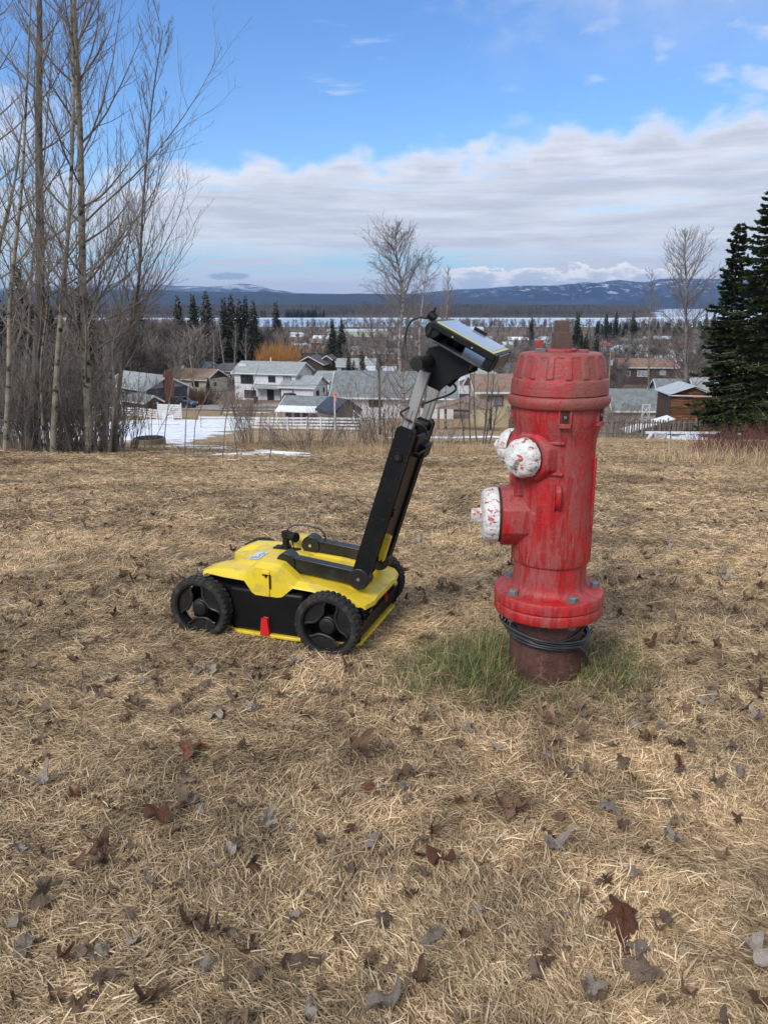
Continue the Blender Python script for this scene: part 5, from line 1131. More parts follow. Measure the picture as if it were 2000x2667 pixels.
# main barrel, slightly faceted skirt
def fac(a, z): return 1+.006*math.cos(8*a)*(1 if z < .50 else max(0, 1-(z-.5)*8))
q = MB(); q.lathe([(.124, .464), (.1385, .4645), (.1405, .472), (.139, .52), (.1365, .60), (.1345, .70), (.134, .80), (.1345, .87), (.1365, .905), (.142, .93), (.149, .955), (.1525, .975), (.154, .99), (.1545, 1.015)], 96, mod=fac); q.build('barrel', RED, hyd, angle=32)
q = MB(); q.lathe([(.150, 1.014), (.160, 1.015), (.1675, 1.019), (.1715, 1.027), (.173, 1.037), (.1715, 1.047), (.168, 1.053), (.164, 1.056), (.158, 1.0575)], 96); q.build('bonnet_ring', REDTOP, hyd, angle=32)
def flute(a, z):
    if z < 1.116 or z > 1.184: return 1
    s = .5+.5*math.cos(a*16+.5); s = max(0, min(1, (s-.62)/.16)); return 1+.028*s
rings = [(.1605, 1.0585), (.1645, 1.0600), (.1645, 1.066), (.1625, 1.085), (.1610, 1.104), (.1590, 1.1085), (.1560, 1.1105), (.1545, 1.1125)]
for i in range(13): z = 1.117+.066*i/12; rings.append((.1535-.0165*(i/12)**1.15, z))
rings += [(.1375, 1.186), (.1350, 1.1905), (.129, 1.1935), (.06, 1.1955)]
q = MB(); q.lathe(rings, 256, mod=flute); bon = q.build('bonnet', REDTOP, hyd, angle=38)
q = MB(); q.lathe([(.053, 1.192), (.053, 1.204), (.050, 1.2065), (.03, 1.207)], 8, Matrix.Rotation(.35, 4, 'Z')); q.build('bonnet_plate', RED, hyd, bevel=.002)
def ngon_bar(n, r, z0, z1, rot, twist=0): 
    q = MB(); q.lathe([(r, z0), (r*.985, z1-.003), (r*.93, z1)], n, Matrix.Rotation(rot, 4, 'Z')); return q
ngon_bar(4, .0385, 1.205, 1.262, rad(52)).build('operating_nut', RUSTED, hyd, bevel=.002)
ngon_bar(5, .0275, 1.258, 1.299, rad(20)).build('nut_head', RUSTED, hyd, bevel=.002)
CA = 257.0
def pol(ang, r, z): a = rad(ang); return Vector((r*math.cos(a), r*math.sin(a), z))
q = MB(); p = pol(CA-90, .074, 1.19); q.box(p+Vector((0, 0, .022)), (.022, .022, .045), rz=.2); q.build('lug', RED, hyd, bevel=.002)
q = MB(); q.box(p+Vector((.002, -.02, .010)), (.032, .02, .016), rz=.2); q.build('lug', BOLTM, hyd, bevel=.002)
q = MB(); p = pol(CA+80, .073, 1.194); q.lathe([(.020, 1.19), (.020, 1.2015), (.017, 1.204)], 6, Matrix.Translation((p.x, p.y, 0))); q.build('lug', REDTOP, hyd, bevel=.001)
# flange bolts
for a in (-47, 31, 100, 172, -118):
    p = pol(CA+a, .166, 0); M = Matrix.Translation((p.x, p.y, 0)) @ Matrix.Rotation(a*.7, 4, 'Z')
    q = MB(); q.lathe([(.0165, .352), (.0165, .368), (.0135, .371)], 6, M); bo = q.build('bolt', BOLTM, hyd, bevel=.0008)
    q = MB(); q.cyl((p.x, p.y, .3505), (p.x, p.y, .3545), .0195, n=20); q.build('washer', BOLTM, bo)
    q = MB(); q.lathe([(.0165, .252), (.0165, .266)], 6, M); q.build('nut', BOLTM, bo)
# lugs below the bonnet ring
for a, w_, h_ in ((9, .030, .05), (-88, .026, .05), (62, .024, .045)):
    M = Matrix.Rotation(rad(CA+a), 4, 'Z')
    q = MB(); q.X = M; q.box((.1505, -w_*.62, .995), (.020, w_*.22, h_)).box((.1505, w_*.62, .995), (.020, w_*.22, h_)).box((.1525, 0, .966), (.024, w_*1.25, .014)); q.build('bolt_slot', REDTOP if a == -88 else RED, hyd, bevel=.0015)
    q = MB(); q.X = M; q.box((.1535, 0, 1.0), (.012, w_*.62, h_*.8)); q.build('slot_shade', GASK, hyd)  # solid dark block painted as the shade inside the slot
    q = MB(); q.X = M; q.cyl((.150, 0, .995), (.166, 0, .995), .0055, n=8); q.build('bolt', BOLTM, hyd)
# drain lug on the front
M = Matrix.Rotation(rad(CA+6), 4, 'Z'); q = MB(); q.X = M; q.prism([(.128, .665), (.150, .690), (.156, .705), (.156, .742), (.150, .752), (.128, .765)], .019, 'y'); q.build('rib', RED, hyd, bevel=.003)
# ribs right side
M = Matrix.Rotation(rad(CA+78), 4, 'Z'); q = MB(); q.X = M; q.box((.133, 0, .66), (.018, .02, .37)); q.build('rib', RED, hyd, bevel=.004)
def radial(ang, z): # frame whose Z axis points outward
    a = rad(ang); return Matrix.Translation((0, 0, z)) @ Matrix.Rotation(a, 4, 'Z') @ Matrix.Rotation(math.pi/2, 4, 'Y')
# pumper outlet
STA = 178
M = radial(STA, .623) @ Matrix.Rotation(rad(22.5), 4, 'Z')
q = MB(); q.lathe([(.109, .02), (.109, .183), (.106, .189)], 8, M); q.build('pumper_outlet', RED, hyd, bevel=.004)
q = MB(); q.lathe([(.120, .02), (.120, .085), (.105, .10)], 8, radial(STA, .612) @ Matrix.Rotation(rad(22.5), 4, 'Z')); q.build('outlet_collar', RED, hyd, bevel=.006)
q = MB(); q.prism([(.05, .735), (.14, .735), (.15, .76), (.155, .80), (.12, .86), (.05, .86)][::-1], .09, 'y'); q.X = Matrix.Identity(4)
w = q; q = MB(); q.X = Matrix.Rotation(rad(STA), 4, 'Z'); q.prism([(.08, .72), (.139, .72), (.139, .775), (.128, .86), (.08, .87)][::-1], .13, 'y'); q.build('rib', RED, hyd, bevel=.01)
def lob(n, amt, z0, z1):
    return lambda a, z: 1+(amt*(abs(math.cos(a*n/2))**.7-.5) if z0 < z < z1 else 0)
def cap(ang, z, r, prof, nl, nutn, nutr, nut0, nut1, nm, nlm):
    M = radial(ang, z)
    q = MB(); q.lathe([(r*.985, prof[0][1]-.010), (r*.985, prof[0][1])], 48, M); q.build('gasket', GASK, hyd, angle=40)
    q = MB(); q.lathe([(a*r, b) for a, b in prof], nl*10, M, mod=lob(nl, nlm, prof[1][1]-.001, prof[-1][1]-.001)); c = q.build(nm, WHT, hyd, angle=40)
    q = MB(); q.lathe([(nutr*1.05, nut0), (nutr, nut1-.003), (nutr*.88, nut1)], nutn, M @ Matrix.Rotation(.5, 4, 'Z')); q.build('cap_nut', WHT, c, bevel=.002)
    return c
def sub(pr, n=3):
    o_ = []
    for (a, b), (c, d) in zip(pr[:-1], pr[1:]):
        for i in range(n): t = i/n; o_.append((a+(c-a)*t, b+(d-b)*t))
    return o_+[pr[-1]]
cap(STA, .623, .0985, sub([(1.0, .198), (1.01, .2), (1.015, .208), (1.0, .220), (.97, .234), (.91, .245), (.80, .251), (.5, .254), (.2, .255)]), 16, 4, .026, .250, .290, 'pumper_cap', .022)
for ang in (219, 143):
    M = radial(ang, .852) @ Matrix.Rotation(rad(22.5), 4, 'Z')
    q = MB(); q.lathe([(.098, .02), (.096, .125), (.086, .145), (.077, .150)], 8, M); q.build('hose_outlet', RED, hyd, bevel=.007)
    cap(ang, .852, .066, sub([(1.0, .160), (1.0, .162), (1.0, .172), (.97, .185), (.90, .197), (.78, .205), (.55, .209), (.25, .210)], 2), 10, 5, .0235, .206, .236, 'hose_cap', .07)
for z_ in (.905, .80):
    q = MB(); q.X = Matrix.Rotation(rad(CA-6), 4, 'Z'); q.box((.130, 0, z_), (.022, .085, .012), rz=0); q.build('rib', RED, hyd, bevel=.004)
# black wire wound round the pipe
wire_o = MB(); wr2 = random.Random(3)
for i in range(6):
    pts = []; z0 = .172+.007*i; A1 = .018+.006*wr2.random(); ph = rad(150)+wr2.uniform(-.25, .25); r0 = .1395+.0045*(i % 2)+.002*i
    for k in range(73):
        a = k/72*2*math.pi; pts.append((r0*math.cos(a)*(1+.03*max(0, math.cos(a-rad(185)))**6*(i+1)*.8), r0*math.sin(a), z0+A1*math.cos(a-ph)+.003*math.sin(3*a+i)))
    wire_o.tube(pts, .0042, 6)
pts = []
for k in range(60):
    a = rad(150)+k/59*rad(215); t_ = k/59; pts.append((.141*math.cos(a), .141*math.sin(a), .246-.062*math.sin(t_*math.pi)**1.5+.008*t_))
wire_o.tube(pts, .0045, 6)
pts = []
for k in range(30): t_ = k/29; a = rad(200+140*t_); pts.append(((.146+.006*t_)*math.cos(a), (.146+.006*t_)*math.sin(a), .178-.02*t_-.0*t_+(-.16*max(0, t_-.72)**1.2*3 if t_ > .72 else 0)))
wire_o.tube(pts, .005, 6); wire_o.tube([(a+.007, b-.004, c+.008) for a, b, c in pts], .0045, 6)
wo = wire_o.build('wire_coil', CABLE, smooth=True); wo.location = (HX, HY, 0); tag(wo, 'black wire wound several times round the hydrant pipe', 'wire')

# ------------------------------------------------------------------ radar survey cart
YEL = mat('yellow_plastic_shell', (.82, .60, .035), (.77, .55, .035), 3, .34, .0006, c3=(.46, .34, .08), s3=16, f3=.45, bscale=90)
BLK = mat('black_plastic', (.005, .005, .0055), (.008, .008, .008), 8, .45, .0004, bscale=160, spec=.3); BLKD = mat('dusty_black_arm', (.008, .008, .0075), (.020, .019, .016), 5, .38, c3=(.06, .058, .045), s3=7, f3=.35)
TYRE = mat('dusty_black_tyre', (.012, .012, .012), (.024, .022, .019), 14, .78, .001, bscale=60, c3=(.10, .085, .06), s3=25, f3=.4); RIMM = mat('black_wheel_plastic', (.006, .006, .0065), (.012, .011, .010), 9, .5, c3=(.05, .045, .035), s3=20, f3=.25)
ALU = mat('dull_aluminium', (.42, .40, .37), (.34, .325, .30), 4, .42, metal=.35, stretch=(1, 1, .3), c3=(.24, .22, .20), s3=22, f3=.4); STEEL = mat('steel_bolt', (.55, .53, .48), metal=.8, rough=.35)
REDP = mat('red_plastic', (.62, .02, .02), rough=.4); SCR = mat('sky_paled_display_glass', (.34, .35, .40), rough=.12, spec=.9); STK = mat('white_label_sticker', (.62, .68, .72), rough=.4); STB = mat('blue_label_print', (.04, .16, .34), rough=.4)  # screen base is paled: sky reflection put into its colour
cart = thing('survey_cart', 'yellow and black four wheeled ground radar survey cart with tilted handle and display', 'cart', (-.40, 3.176, 0.0), rad(-18.8))
def kk(p1, p2): return p1+p2
# belly and skirt
q = MB(); q.prism([(-.35, .07), (-.30, .038), (.375, .038), (.395, .055), (.412, .17), (.40, .19), (-.33, .22), (-.355, .18)], .462, 'y'); q.build('body', BLK, cart, bevel=.008)
q = MB(); q.box((0, 0, .13), (.33, .50, .185)); q.build('side_housing', BLK, cart, bevel=.012)
sk = []
for x, y in [(-.36, .19), (-.33, .215), (-.18, .235), (-.13, .262), (.13, .262), (.18, .25), (.37, .236), (.40, .22)]: sk.append((x, y))
ol = [(x, -y) for x, y in sk]+[(x, y) for x, y in reversed(sk)]
q = MB(); q.prism(ol, .014, 'z', (0, 0, .031)); q.build('bottom_skirt', YEL, cart, bevel=.003)
q = MB(); q.box((.407, 0, .135), (.02, .40, .004), ry=-.1); q.build('trim_line', RIMM, cart)
# yellow shell as a height field
def prof(x, X, Z): return float(np.interp(x, X, Z))
def sm(x, a, b): t = max(0, min(1, (x-a)/(b-a))); return t*t*(3-2*t)
def low(x): return prof(x, [-.40, -.33, -.10, -.062, -.045, .055, .075, .12, .20, .29, .36, .425], [.262, .262, .255, .212, .203, .203, .208, .249, .256, .238, .212, .186])
def lin(x, a, b): return max(0, min(1, (x-a)/(b-a)))
def shell(x, y):
    ay = abs(y)
    deck = prof(x, [-.36, -.33, -.26, -.20, -.12, 0, .2, .30, .36, .43], [.250, .252, .262, .288, .293, .292, .280, .266, .236, .198])
    side = prof(x, [-.36, -.325, -.27, -.20, -.11, .1, .2, .29, .36, .43], [.250, .256, .279, .284, .284, .268, .262, .244, .218, .192])
    z = deck+(side-deck)*lin(ay, .105, .135)
    z -= .016*lin(ay, .205, .245)*(1-lin(x, .32, .40))
    hump = .056*lin(x, -.115, -.048)*(1-lin(x, .050, .125))*lin(ay, .10, .15)
    if x > .02: hump *= 1-.8*sm(.158-ay, 0, .02)*sm(x, .02, .05)
    z += hump
    if x > .05 and ay < .09: z -= .008*lin(x, .05, .07)*(1-lin(x, .30, .33))*lin(.09-ay, 0, .012)
    return z
nx_, ny_ = 130, 110; q = MB(); vs = []; xs_ = np.linspace(0, 1, nx_); ys_ = np.linspace(-1, 1, ny_)
def wid(x): return prof(x, [-.40, -.33, -.2, -.10, -.06, .07, .13, .3, .39, .425], [.19, .215, .236, .240, .249, .249, .240, .238, .236, .20])
for i in range(nx_):
    for j in range(ny_):
        y0 = ys_[j]; xf = -.355+.055*abs(y0)**0*0; 
        yq = y0*.24; xf = -.255-.075*sm(abs(yq), .02, .10)+.02*sm(abs(yq), .19, .24); xr = .428-.012*sm(abs(yq), .15, .24)
        x = xf+(xr-xf)*xs_[i]; y = y0*wid(x)
        vs.append((x, y, shell(x, y)))
fs = [(i*ny_+j, (i+1)*ny_+j, (i+1)*ny_+j+1, i*ny_+j+1) for i in range(nx_-1) for j in range(ny_-1)]
nb_ = len(vs)
loop = [i*ny_ for i in range(nx_)]+[(nx_-1)*ny_+j for j in range(1, ny_)]+[i*ny_+ny_-1 for i in range(nx_-2, -1, -1)]+[j for j in range(ny_-2, 0, -1)]
for k in loop:
    x, y, z = vs[k]; zl = min(low(x), z-.006) if abs(y) > .19 and -.30 < x < .41 else (z-.030 if x < 0 else z-.014)
    if abs(y) <= .19 or x < -.3: zl = z-.03 if x < 0 else z-.016
    dx = .004 if x > .40 else (-.004 if x < -.24 and abs(y) < .21 else 0); vs.append((x+dx, y*(1.022 if abs(y) > .18 else 1), zl))
m_ = len(loop)
fs += [(loop[k], nb_+k, nb_+(k+1) % m_, loop[(k+1) % m_])[::-1] for k in range(m_)]
q.add(vs, fs); shl = q.build('shell', YEL, cart, angle=60)
# side latches, markers
for s in (-1, 1):
    q = MB(); q.box((.004, s*.2535, .257), (.034, .010, .108), rx=s*.05); la = q.build('latch', YEL, cart, bevel=.003)
    q = MB(); q.box((.0235, s*.257, .268), (.005, .005, .06)); q.build('latch_slot', BLK, la)
    q = MB(); q.box((.004, s*.2585, .296), (.026, .005, .004)).box((.008, s*.2595, .292), (.008, .004, .012)); q.build('latch_catch', BLK, la)
    q = MB(); q.prism([(-.024, .034), (.014, .034), (.006, .108), (-.016, .108)], .018, 'y', (0, s*.258, 0)); q.build('red_marker', REDP, cart, bevel=.002)
q = MB(); q.box((.413, .045, .148), (.012, .008, .05), ry=-.08); q.build('red_marker', REDP, cart, bevel=.001)
for s in (-1, 1):
    q = MB(); q.box((.416, s*.165, .158), (.016, .035, .014), ry=-.1); q.build('rear_clip', STEEL if s > 0 else BLKD, cart, bevel=.002)
# label sticker on the deck (print is illegible: an oval mark and grey lines)
q = MB(); sx_, sy_ = -.128, -.062
def on_shell(x, y, h): return (x, y, shell(x, y)+h)
q.add([on_shell(-.168, -.085, .0022), on_shell(-.118, -.088, .0022), on_shell(-.118, .012, .0022), on_shell(-.168, .014, .0022)], [(0, 1, 2, 3)]); lb = q.build('label', STK, cart)
q = MB(); n = 24
for k in range(n):
    a, b_ = 2*math.pi*k/n, 2*math.pi*(k+1)/n
    q.add([on_shell(-.135+.010*math.cos(t)*s_, -.018+.022*math.sin(t)*s_, .0034) for t, s_ in ((a, 1), (b_, 1), (b_, .72), (a, .72))], [(0, 1, 2, 3)])
q.build('label_mark', STB, lb)
for i, (y0, y1) in enumerate([(-.08, -.052), (-.08, -.045), (-.078, -.05), (-.08, -.048)]):
    x = -.160+i*.010; q = MB(); q.add([on_shell(x, y0, .0034), on_shell(x+.003, y0, .0034), on_shell(x+.003, y1, .0034), on_shell(x, y1, .0034)], [(0, 1, 2, 3)]); q.build('label_line', STB, lb)
# antenna connector block and cable
zc = shell(-.08, .10)
q = MB(); q.prism([(-.13, .125), (-.13, .075), (-.02, .075), (.0, .10), (-.02, .125)], .008, 'z', (0, 0, zc+.002)); cb = q.build('connector_base', BLK, cart, bevel=.002)
q = MB(); q.lathe([(.024, zc), (.022, zc+.015), (.016, zc+.02), (.015, zc+.05), (.019, zc+.054), (.019, zc+.078), (.012, zc+.082)], 20, Matrix.Translation((-.075, .10, 0))); q.build('connector_post', BLK, cart, angle=40)
q = MB(); q.cyl((-.060, .10, zc+.062), (-.012, .07, zc+.064), .020, n=20); q.cyl((-.020, .074, zc+.064), (-.010, .069, zc+.064), .023, n=12); q.build('connector_knob', BLK, cart, bevel=.002)
q = MB(); q.tube(shoot(random.Random(1), Vector((-.04, .085, zc+.05)), Vector((.3, -.2, -1)), .06, 5), .003, 6); q.build('strap', BLK, cart)
q = MB(); cpts = [(-.072, .105, zc+.080), (-.065, .115, zc+.094), (-.04, .13, zc+.104), (.0, .135, zc+.106), (.04, .135, zc+.102), (.075, .14, zc+.092), (.095, .142, zc+.072), (.10, .142, zc+.05)]
q.tube(cpts, .0042, 8); q.build('cable', CABLE, cart, smooth=True)
# folding arms
for s in (-1, 1):
    yc = s*.125
    a, b_ = Vector((.045, yc, .318)), Vector((.366, yc, .283))
    q = MB(); q.bar(a+Vector((0, 0, -.002)), b_, .046, .062); arm = q.build('arm', BLKD, cart, bevel=.004)
    for c_, r_ in ((a, .042), (b_, .0445)):
        q = MB(); q.cyl(c_-Vector((0, .030, 0)), c_+Vector((0, .030, 0)), r_, n=40); dk_ = q.build('pivot_disc', BLKD, cart, bevel=.003)
        for e in (-1, 1): q = MB(); q.cyl(c_+Vector((0, e*.0295, 0)), c_+Vector((0, e*.0335, 0)), .0065, n=14); q.build('bolt', STEEL, dk_)
    for fx in (.18, .5, .82):
        for fz in (-.018, .018):
            c_ = a.lerp(b_, fx)+Vector((0, 0, fz)); q = MB(); q.cyl(c_-Vector((0, .0245, 0)), c_-Vector((0, .0225, 0)), .003, n=8); q.build('rivet', BLK, arm)
    # upright box section
    u = Vector((.2985, 0, .9544)); nrm = Vector((.9544, 0, -.2985)); o_ = Vector((.366, yc, .283)); L = .650
    q = MB(); q.X = Matrix.Translation(o_) @ Matrix(((nrm.x, 0, u.x, 0), (0, 1, 0, 0), (nrm.z, 0, u.z, 0), (0, 0, 0, 1)))
    q.prism([(-.032, 0), (.034, 0), (.034, L-.012), (.022, L), (-.020, L), (-.032, L-.012)], .050, 'y'); up_ = q.build('upright', BLK, cart, bevel=.003); XM = q.X
    for k in range(7):
        for e in (-.020, .022):
            q = MB(); q.X = XM; q.cyl((e, -.0265, .08+k*.088+(.02 if e > 0 else 0)), (e, -.0245, .08+k*.088+(.02 if e > 0 else 0)), .0036, n=8); q.build('rivet', BLKD, up_)
    q = MB(); q.X = XM; q.cyl((.004, -.033, L-.115), (.004, -.024, L-.115), .019, n=24); kn = q.build('clamp_knob', BLK, cart, bevel=.001)
    q = MB(); q.X = XM; q.cyl((.004, -.036, L-.115), (.004, -.031, L-.115), .011, n=18); q.build('knob_centre', BLKD, kn)
    q = MB(); q.X = XM; q.box((.0, 0, L+.09), (.038, .030, .26)); tb_ = q.build('tube', ALU, cart, bevel=.002)
    q = MB(); q.X = XM; q.box((.003, -.0155, L+.02), (.0022, .001, .10)); q.build('tube_groove', GASK, tb_)
XM2 = Matrix.Translation(Vector((.366, 0, .283))) @ Matrix(((.9544, 0, .2985, 0), (0, 1, 0, 0), (-.2985, 0, .9544, 0), (0, 0, 0, 1)))
q = MB(); q.X = XM2; q.box((.012, .0, .30), (.030, .20, .46)); q.build('back_panel', BLK, cart, bevel=.003)
q = MB(); q.X = XM2; q.box((.0, .085, L-.055), (.052, .075, .10)); q.box((.03, .03, L-.07), (.015, .18, .07)); q.build('cross_clamp', BLK, cart, bevel=.005)
q = MB(); q.X = XM2; q.prism([(-.035, L-.09), (-.005, L-.10), (-.01, L-.02), (-.03, L-.035)], .04, 'y', (0, .03, 0)); q.build('clamp_lever', BLKD, cart, bevel=.002)
q = MB(); q.X = XM2; q.tube([(-.035, .0, L-.02), (-.02, -.03, L-.06), (.02, -.05, L-.10), (.05, -.03, L-.11), (.055, .03, L-.10), (.05, .1, L-.09)], .006, 6); q.build('strap', BLKD, cart, smooth=True)
q = MB(); q.X = XM2; q.box((.03, .07, L-.11), (.06, .10, .06)); q.build('strap_buckle', BLK, cart, bevel=.006)
q = MB(); q.X = XM2; q.tube([(-.034, -.08, L-.325), (-.04, -.078, L-.34), (-.032, -.07, L-.36)], .007, 6); q.box((.033, -.075, L-.36), (.018, .03, .028)); q.build('cable_clip', BLK, cart, bevel=.002)
q = MB(); q.X = XM2; q.box((.040, -.055, .130), (.030, .030, .115)); yl = q.build('yellow_bracket', YEL, cart, bevel=.004)
q = MB(); q.X = XM2; q.box((.030, -.071, .078), (.010, .004, .022)).box((.048, -.071, .076), (.006, .004, .016)); q.build('bracket_notch', BLK, yl)
q = MB(); q.cyl((.366, -.08, .283), (.366, .08, .283), .02, n=16); q.build('axle_tube', BLK, cart)
# handle head
hd_ = [(.603, 1.078), (.669, 1.050), (.708, 1.088), (.768, 1.112), (.772, 1.143), (.701, 1.185), (.668, 1.195), (.634, 1.188), (.614, 1.150), (.600, 1.110)]
q = MB(); q.prism(hd_, .16, 'y', (0, -.01, 0)); q.build('handle_head', BLK, cart, bevel=.010)
for s in (-1, 1):
    q = MB(); q.cyl((.628, s*.10, 1.151), (.622, s*.235, 1.148), .0235, n=24)
    for k in range(9): q.cyl((.6275-.0006*k, s*(.125+.011*k), 1.1505), (.6270-.0006*k, s*(.1295+.011*k), 1.1503), .0246, n=24)
    q.build('grip', BLKD, cart, angle=35)
# display
sv_ = Vector((.889, 0, -.458)); nv_ = Vector((.458, 0, .889)); DM = Matrix.Translation((.659, .01, 1.297)) @ Matrix(((.889, 0, .458, 0), (0, 1, 0, 0), (-.458, 0, .889, 0), (0, 0, 0, 1)))
def D(): q = MB(); q.X = DM; return q
q = D(); q.box((.130, 0, -.016), (.262, .315, .026)); disp = q.build('display', BLK, cart, bevel=.004)
q = D(); q.box((.130, 0, -.0022), (.236, .290, .003)); q.build('display_rim', mat('yellow_display_rim', (.60, .58, .16), rough=.4), disp)
q = D(); q.box((.127, .003, -.0002), (.218, .262, .002)); q.build('screen', SCR, disp)
q = D(); q.prism([(.0, .14), (.02, .158), (.24, .158), (.262, .12), (.262, -.12), (.24, -.158), (.02, -.158), (.0, -.14)][::-1], .007, 'z', (0, 0, -.066)); pl_ = q.build('lower_plate', mat('glossy_plate_sky_sheen', (.045, .05, .058), (.03, .034, .04), 6, .22, c3=(.12, .13, .14), s3=9, f3=.5), cart, bevel=.001)  # black lifted to bluish grey, painting in the sky the plate reflects
q = D(); q.cyl((.012, -.150, -.034), (.012, .150, -.034), .030, n=24); q.X = DM; q.build('end_roll', BLK, cart, bevel=.004)
q = D(); q.box((.004, 0, -.034), (.02, .31, .064)); q.build('end_block', BLKD, cart, bevel=.008)
for s in (-1, 1): q = D(); q.box((.246, s*.128, -.040), (.034, .055, .056)); q.build('end_bracket', BLK, cart, bevel=.004)
q = D(); q.box((.266, -.02, -.030), (.006, .18, .052)); q.build('end_sheen_plate', mat('grey_brown_end_sheen', (.13, .12, .10), rough=.5), cart, bevel=.001)  # pale plate whose colour stands for the reflection on the end face
for x in (.09, .17):
    for s in (-1, 1): q = D(); q.cyl((x, s*.158, -.019), (x, s*.161, -.019), .0035, n=8); q.build('screw', STEEL, disp)
q = D(); q.cyl((.085, 0, -.065), (.085, 0, -.025), .035, n=24); q.build('swivel', BLK, cart, bevel=.003)
q = D(); q.box((.115, .160, .004), (.055, .014, .014)); q.build('clip', BLK, disp, bevel=.002)
q = D(); q.cyl((-.006, -.115, .0), (-.034, -.115, .006), .017, n=18); q.cyl((-.02, -.115, .014), (-.024, -.115, .036), .0045, n=8); q.build('plug', BLK, cart, bevel=.002)
def smooth_pts(P, n=6):
    P = [Vector(p) for p in P]; o_ = []
    for i in range(len(P)-1):
        p0, p1, p2, p3 = P[max(i-1, 0)], P[i], P[i+1], P[min(i+2, len(P)-1)]
        for k in range(n): t = k/n; o_.append(.5*((2*p1)+(-p0+p2)*t+(2*p0-5*p1+4*p2-p3)*t*t+(-p0+3*p1-3*p2+p3)*t*t*t))
    return o_+[P[-1]]
c1 = [(.640, -.105, 1.300), (.624, -.12, 1.303), (.595, -.13, 1.304), (.565, -.13, 1.286), (.551, -.13, 1.249), (.548, -.13, 1.207), (.559, -.14, 1.165), (.580, -.14, 1.130), (.605, -.12, 1.112), (.62, -.08, 1.10)]
c2 = [(.668, .10, 1.055), (.682, .11, 1.040), (.682, .11, 1.022), (.655, .10, 1.003), (.628, .03, .995), (.597, -.02, .984), (.575, -.12, .984), (.556, -.155, .973), (.541, -.16, .963), (.550, -.155, .948), (.575, -.15, .932), (.60, -.06, .90), (.61, -.03, .86)]
for c_ in (c1, c2): q = MB(); q.tube(smooth_pts(c_), .0044, 8); q.build('cable', CABLE, cart, smooth=True)
# wheels
def wheel(x, s, rot):
    M = Matrix.Translation((x, s*.282, .130)) @ Matrix.Rotation(math.pi/2*(-1 if s > 0 else 1), 4, 'X') @ Matrix.Rotation(rot*s, 4, 'Z')   # local +Z points outward
    M = M @ Matrix.Diagonal((1.075, 1.075, 1.0, 1)); q = MB(); q.X = M; N_ = 120
    pr = [(.098, .024), (.101, .029), (.108, .0305), (.117, .0285), (.1205, .024), (.1215, .016), (.1215, -.016), (.1205, -.024), (.117, -.0285), (.108, -.0305), (.101, -.029), (.098, -.024)]
    q.lathe(pr, 60, cap=False)
    nt = 34
    for k in range(nt):
        for side in (-1, 1):
            a = 2*math.pi*(k+(.5 if side > 0 else 0))/nt; B = Matrix.Rotation(a, 4, 'Z')
            sv = q.X; q.X = M @ B; q.box((.1218, 0, side*.0135), (.0065, .0135, .021), rx=side*.45); q.box((.1185, 0, side*.0255), (.010, .0115, .007), ry=side*.5); q.X = sv
    w = q.build('wheel', TYRE, cart, angle=35)
    q = MB(); q.X = M; q.lathe([(.0995, .018), (.0985, .026), (.0945, .026), (.0925, .020), (.0905, -.004), (.0905, -.022), (.0975, -.026), (.0995, -.022)], 60, cap=False); q.build('rim', RIMM, w, angle=40)
    for c_ in (90, 210, 330):
        q = MB(); q.X = M @ Matrix.Rotation(rad(c_), 4, 'Z'); hw_ = rad(41); pts = []
        for i in range(13): a = -hw_+2*hw_*i/12; pts.append((.0915*math.cos(a), .0915*math.sin(a)))
        inner = [(.062, .050), (.046, .030), (.040, .012), (.040, -.012), (.046, -.030), (.062, -.050)]
        q.prism(pts+inner, .010, 'z', (0, 0, .008)); q.build('wheel_panel', RIMM, w, bevel=.002)
        q = MB(); q.X = M @ Matrix.Rotation(rad(c_), 4, 'Z'); q.tube(smooth_pts([(.064, -.060, .013), (.058, -.046, .014), (.044, -.028, .015), (.040, 0, .015), (.044, .028, .015), (.058, .046, .014), (.064, .060, .013)], 4), .006, 6); q.build('spoke_rib', BLKD, w, smooth=True)
    q = MB(); q.X = M; q.lathe([(.034, -.02), (.034, .010), (.031, .012), (.029, .019), (.026, .021), (.01, .0215)], 32); q.build('hub_cap', RIMM, w, angle=35)
    q = MB(); q.cyl((x, s*.20, .122), (x, s*.27, .122), .022, n=14); q.build('axle', BLK, cart)
wheel(-.287, -1, math.pi-.12); wheel(.287, -1, math.pi+.2); wheel(-.287, 1, .7); wheel(.287, 1, .2)
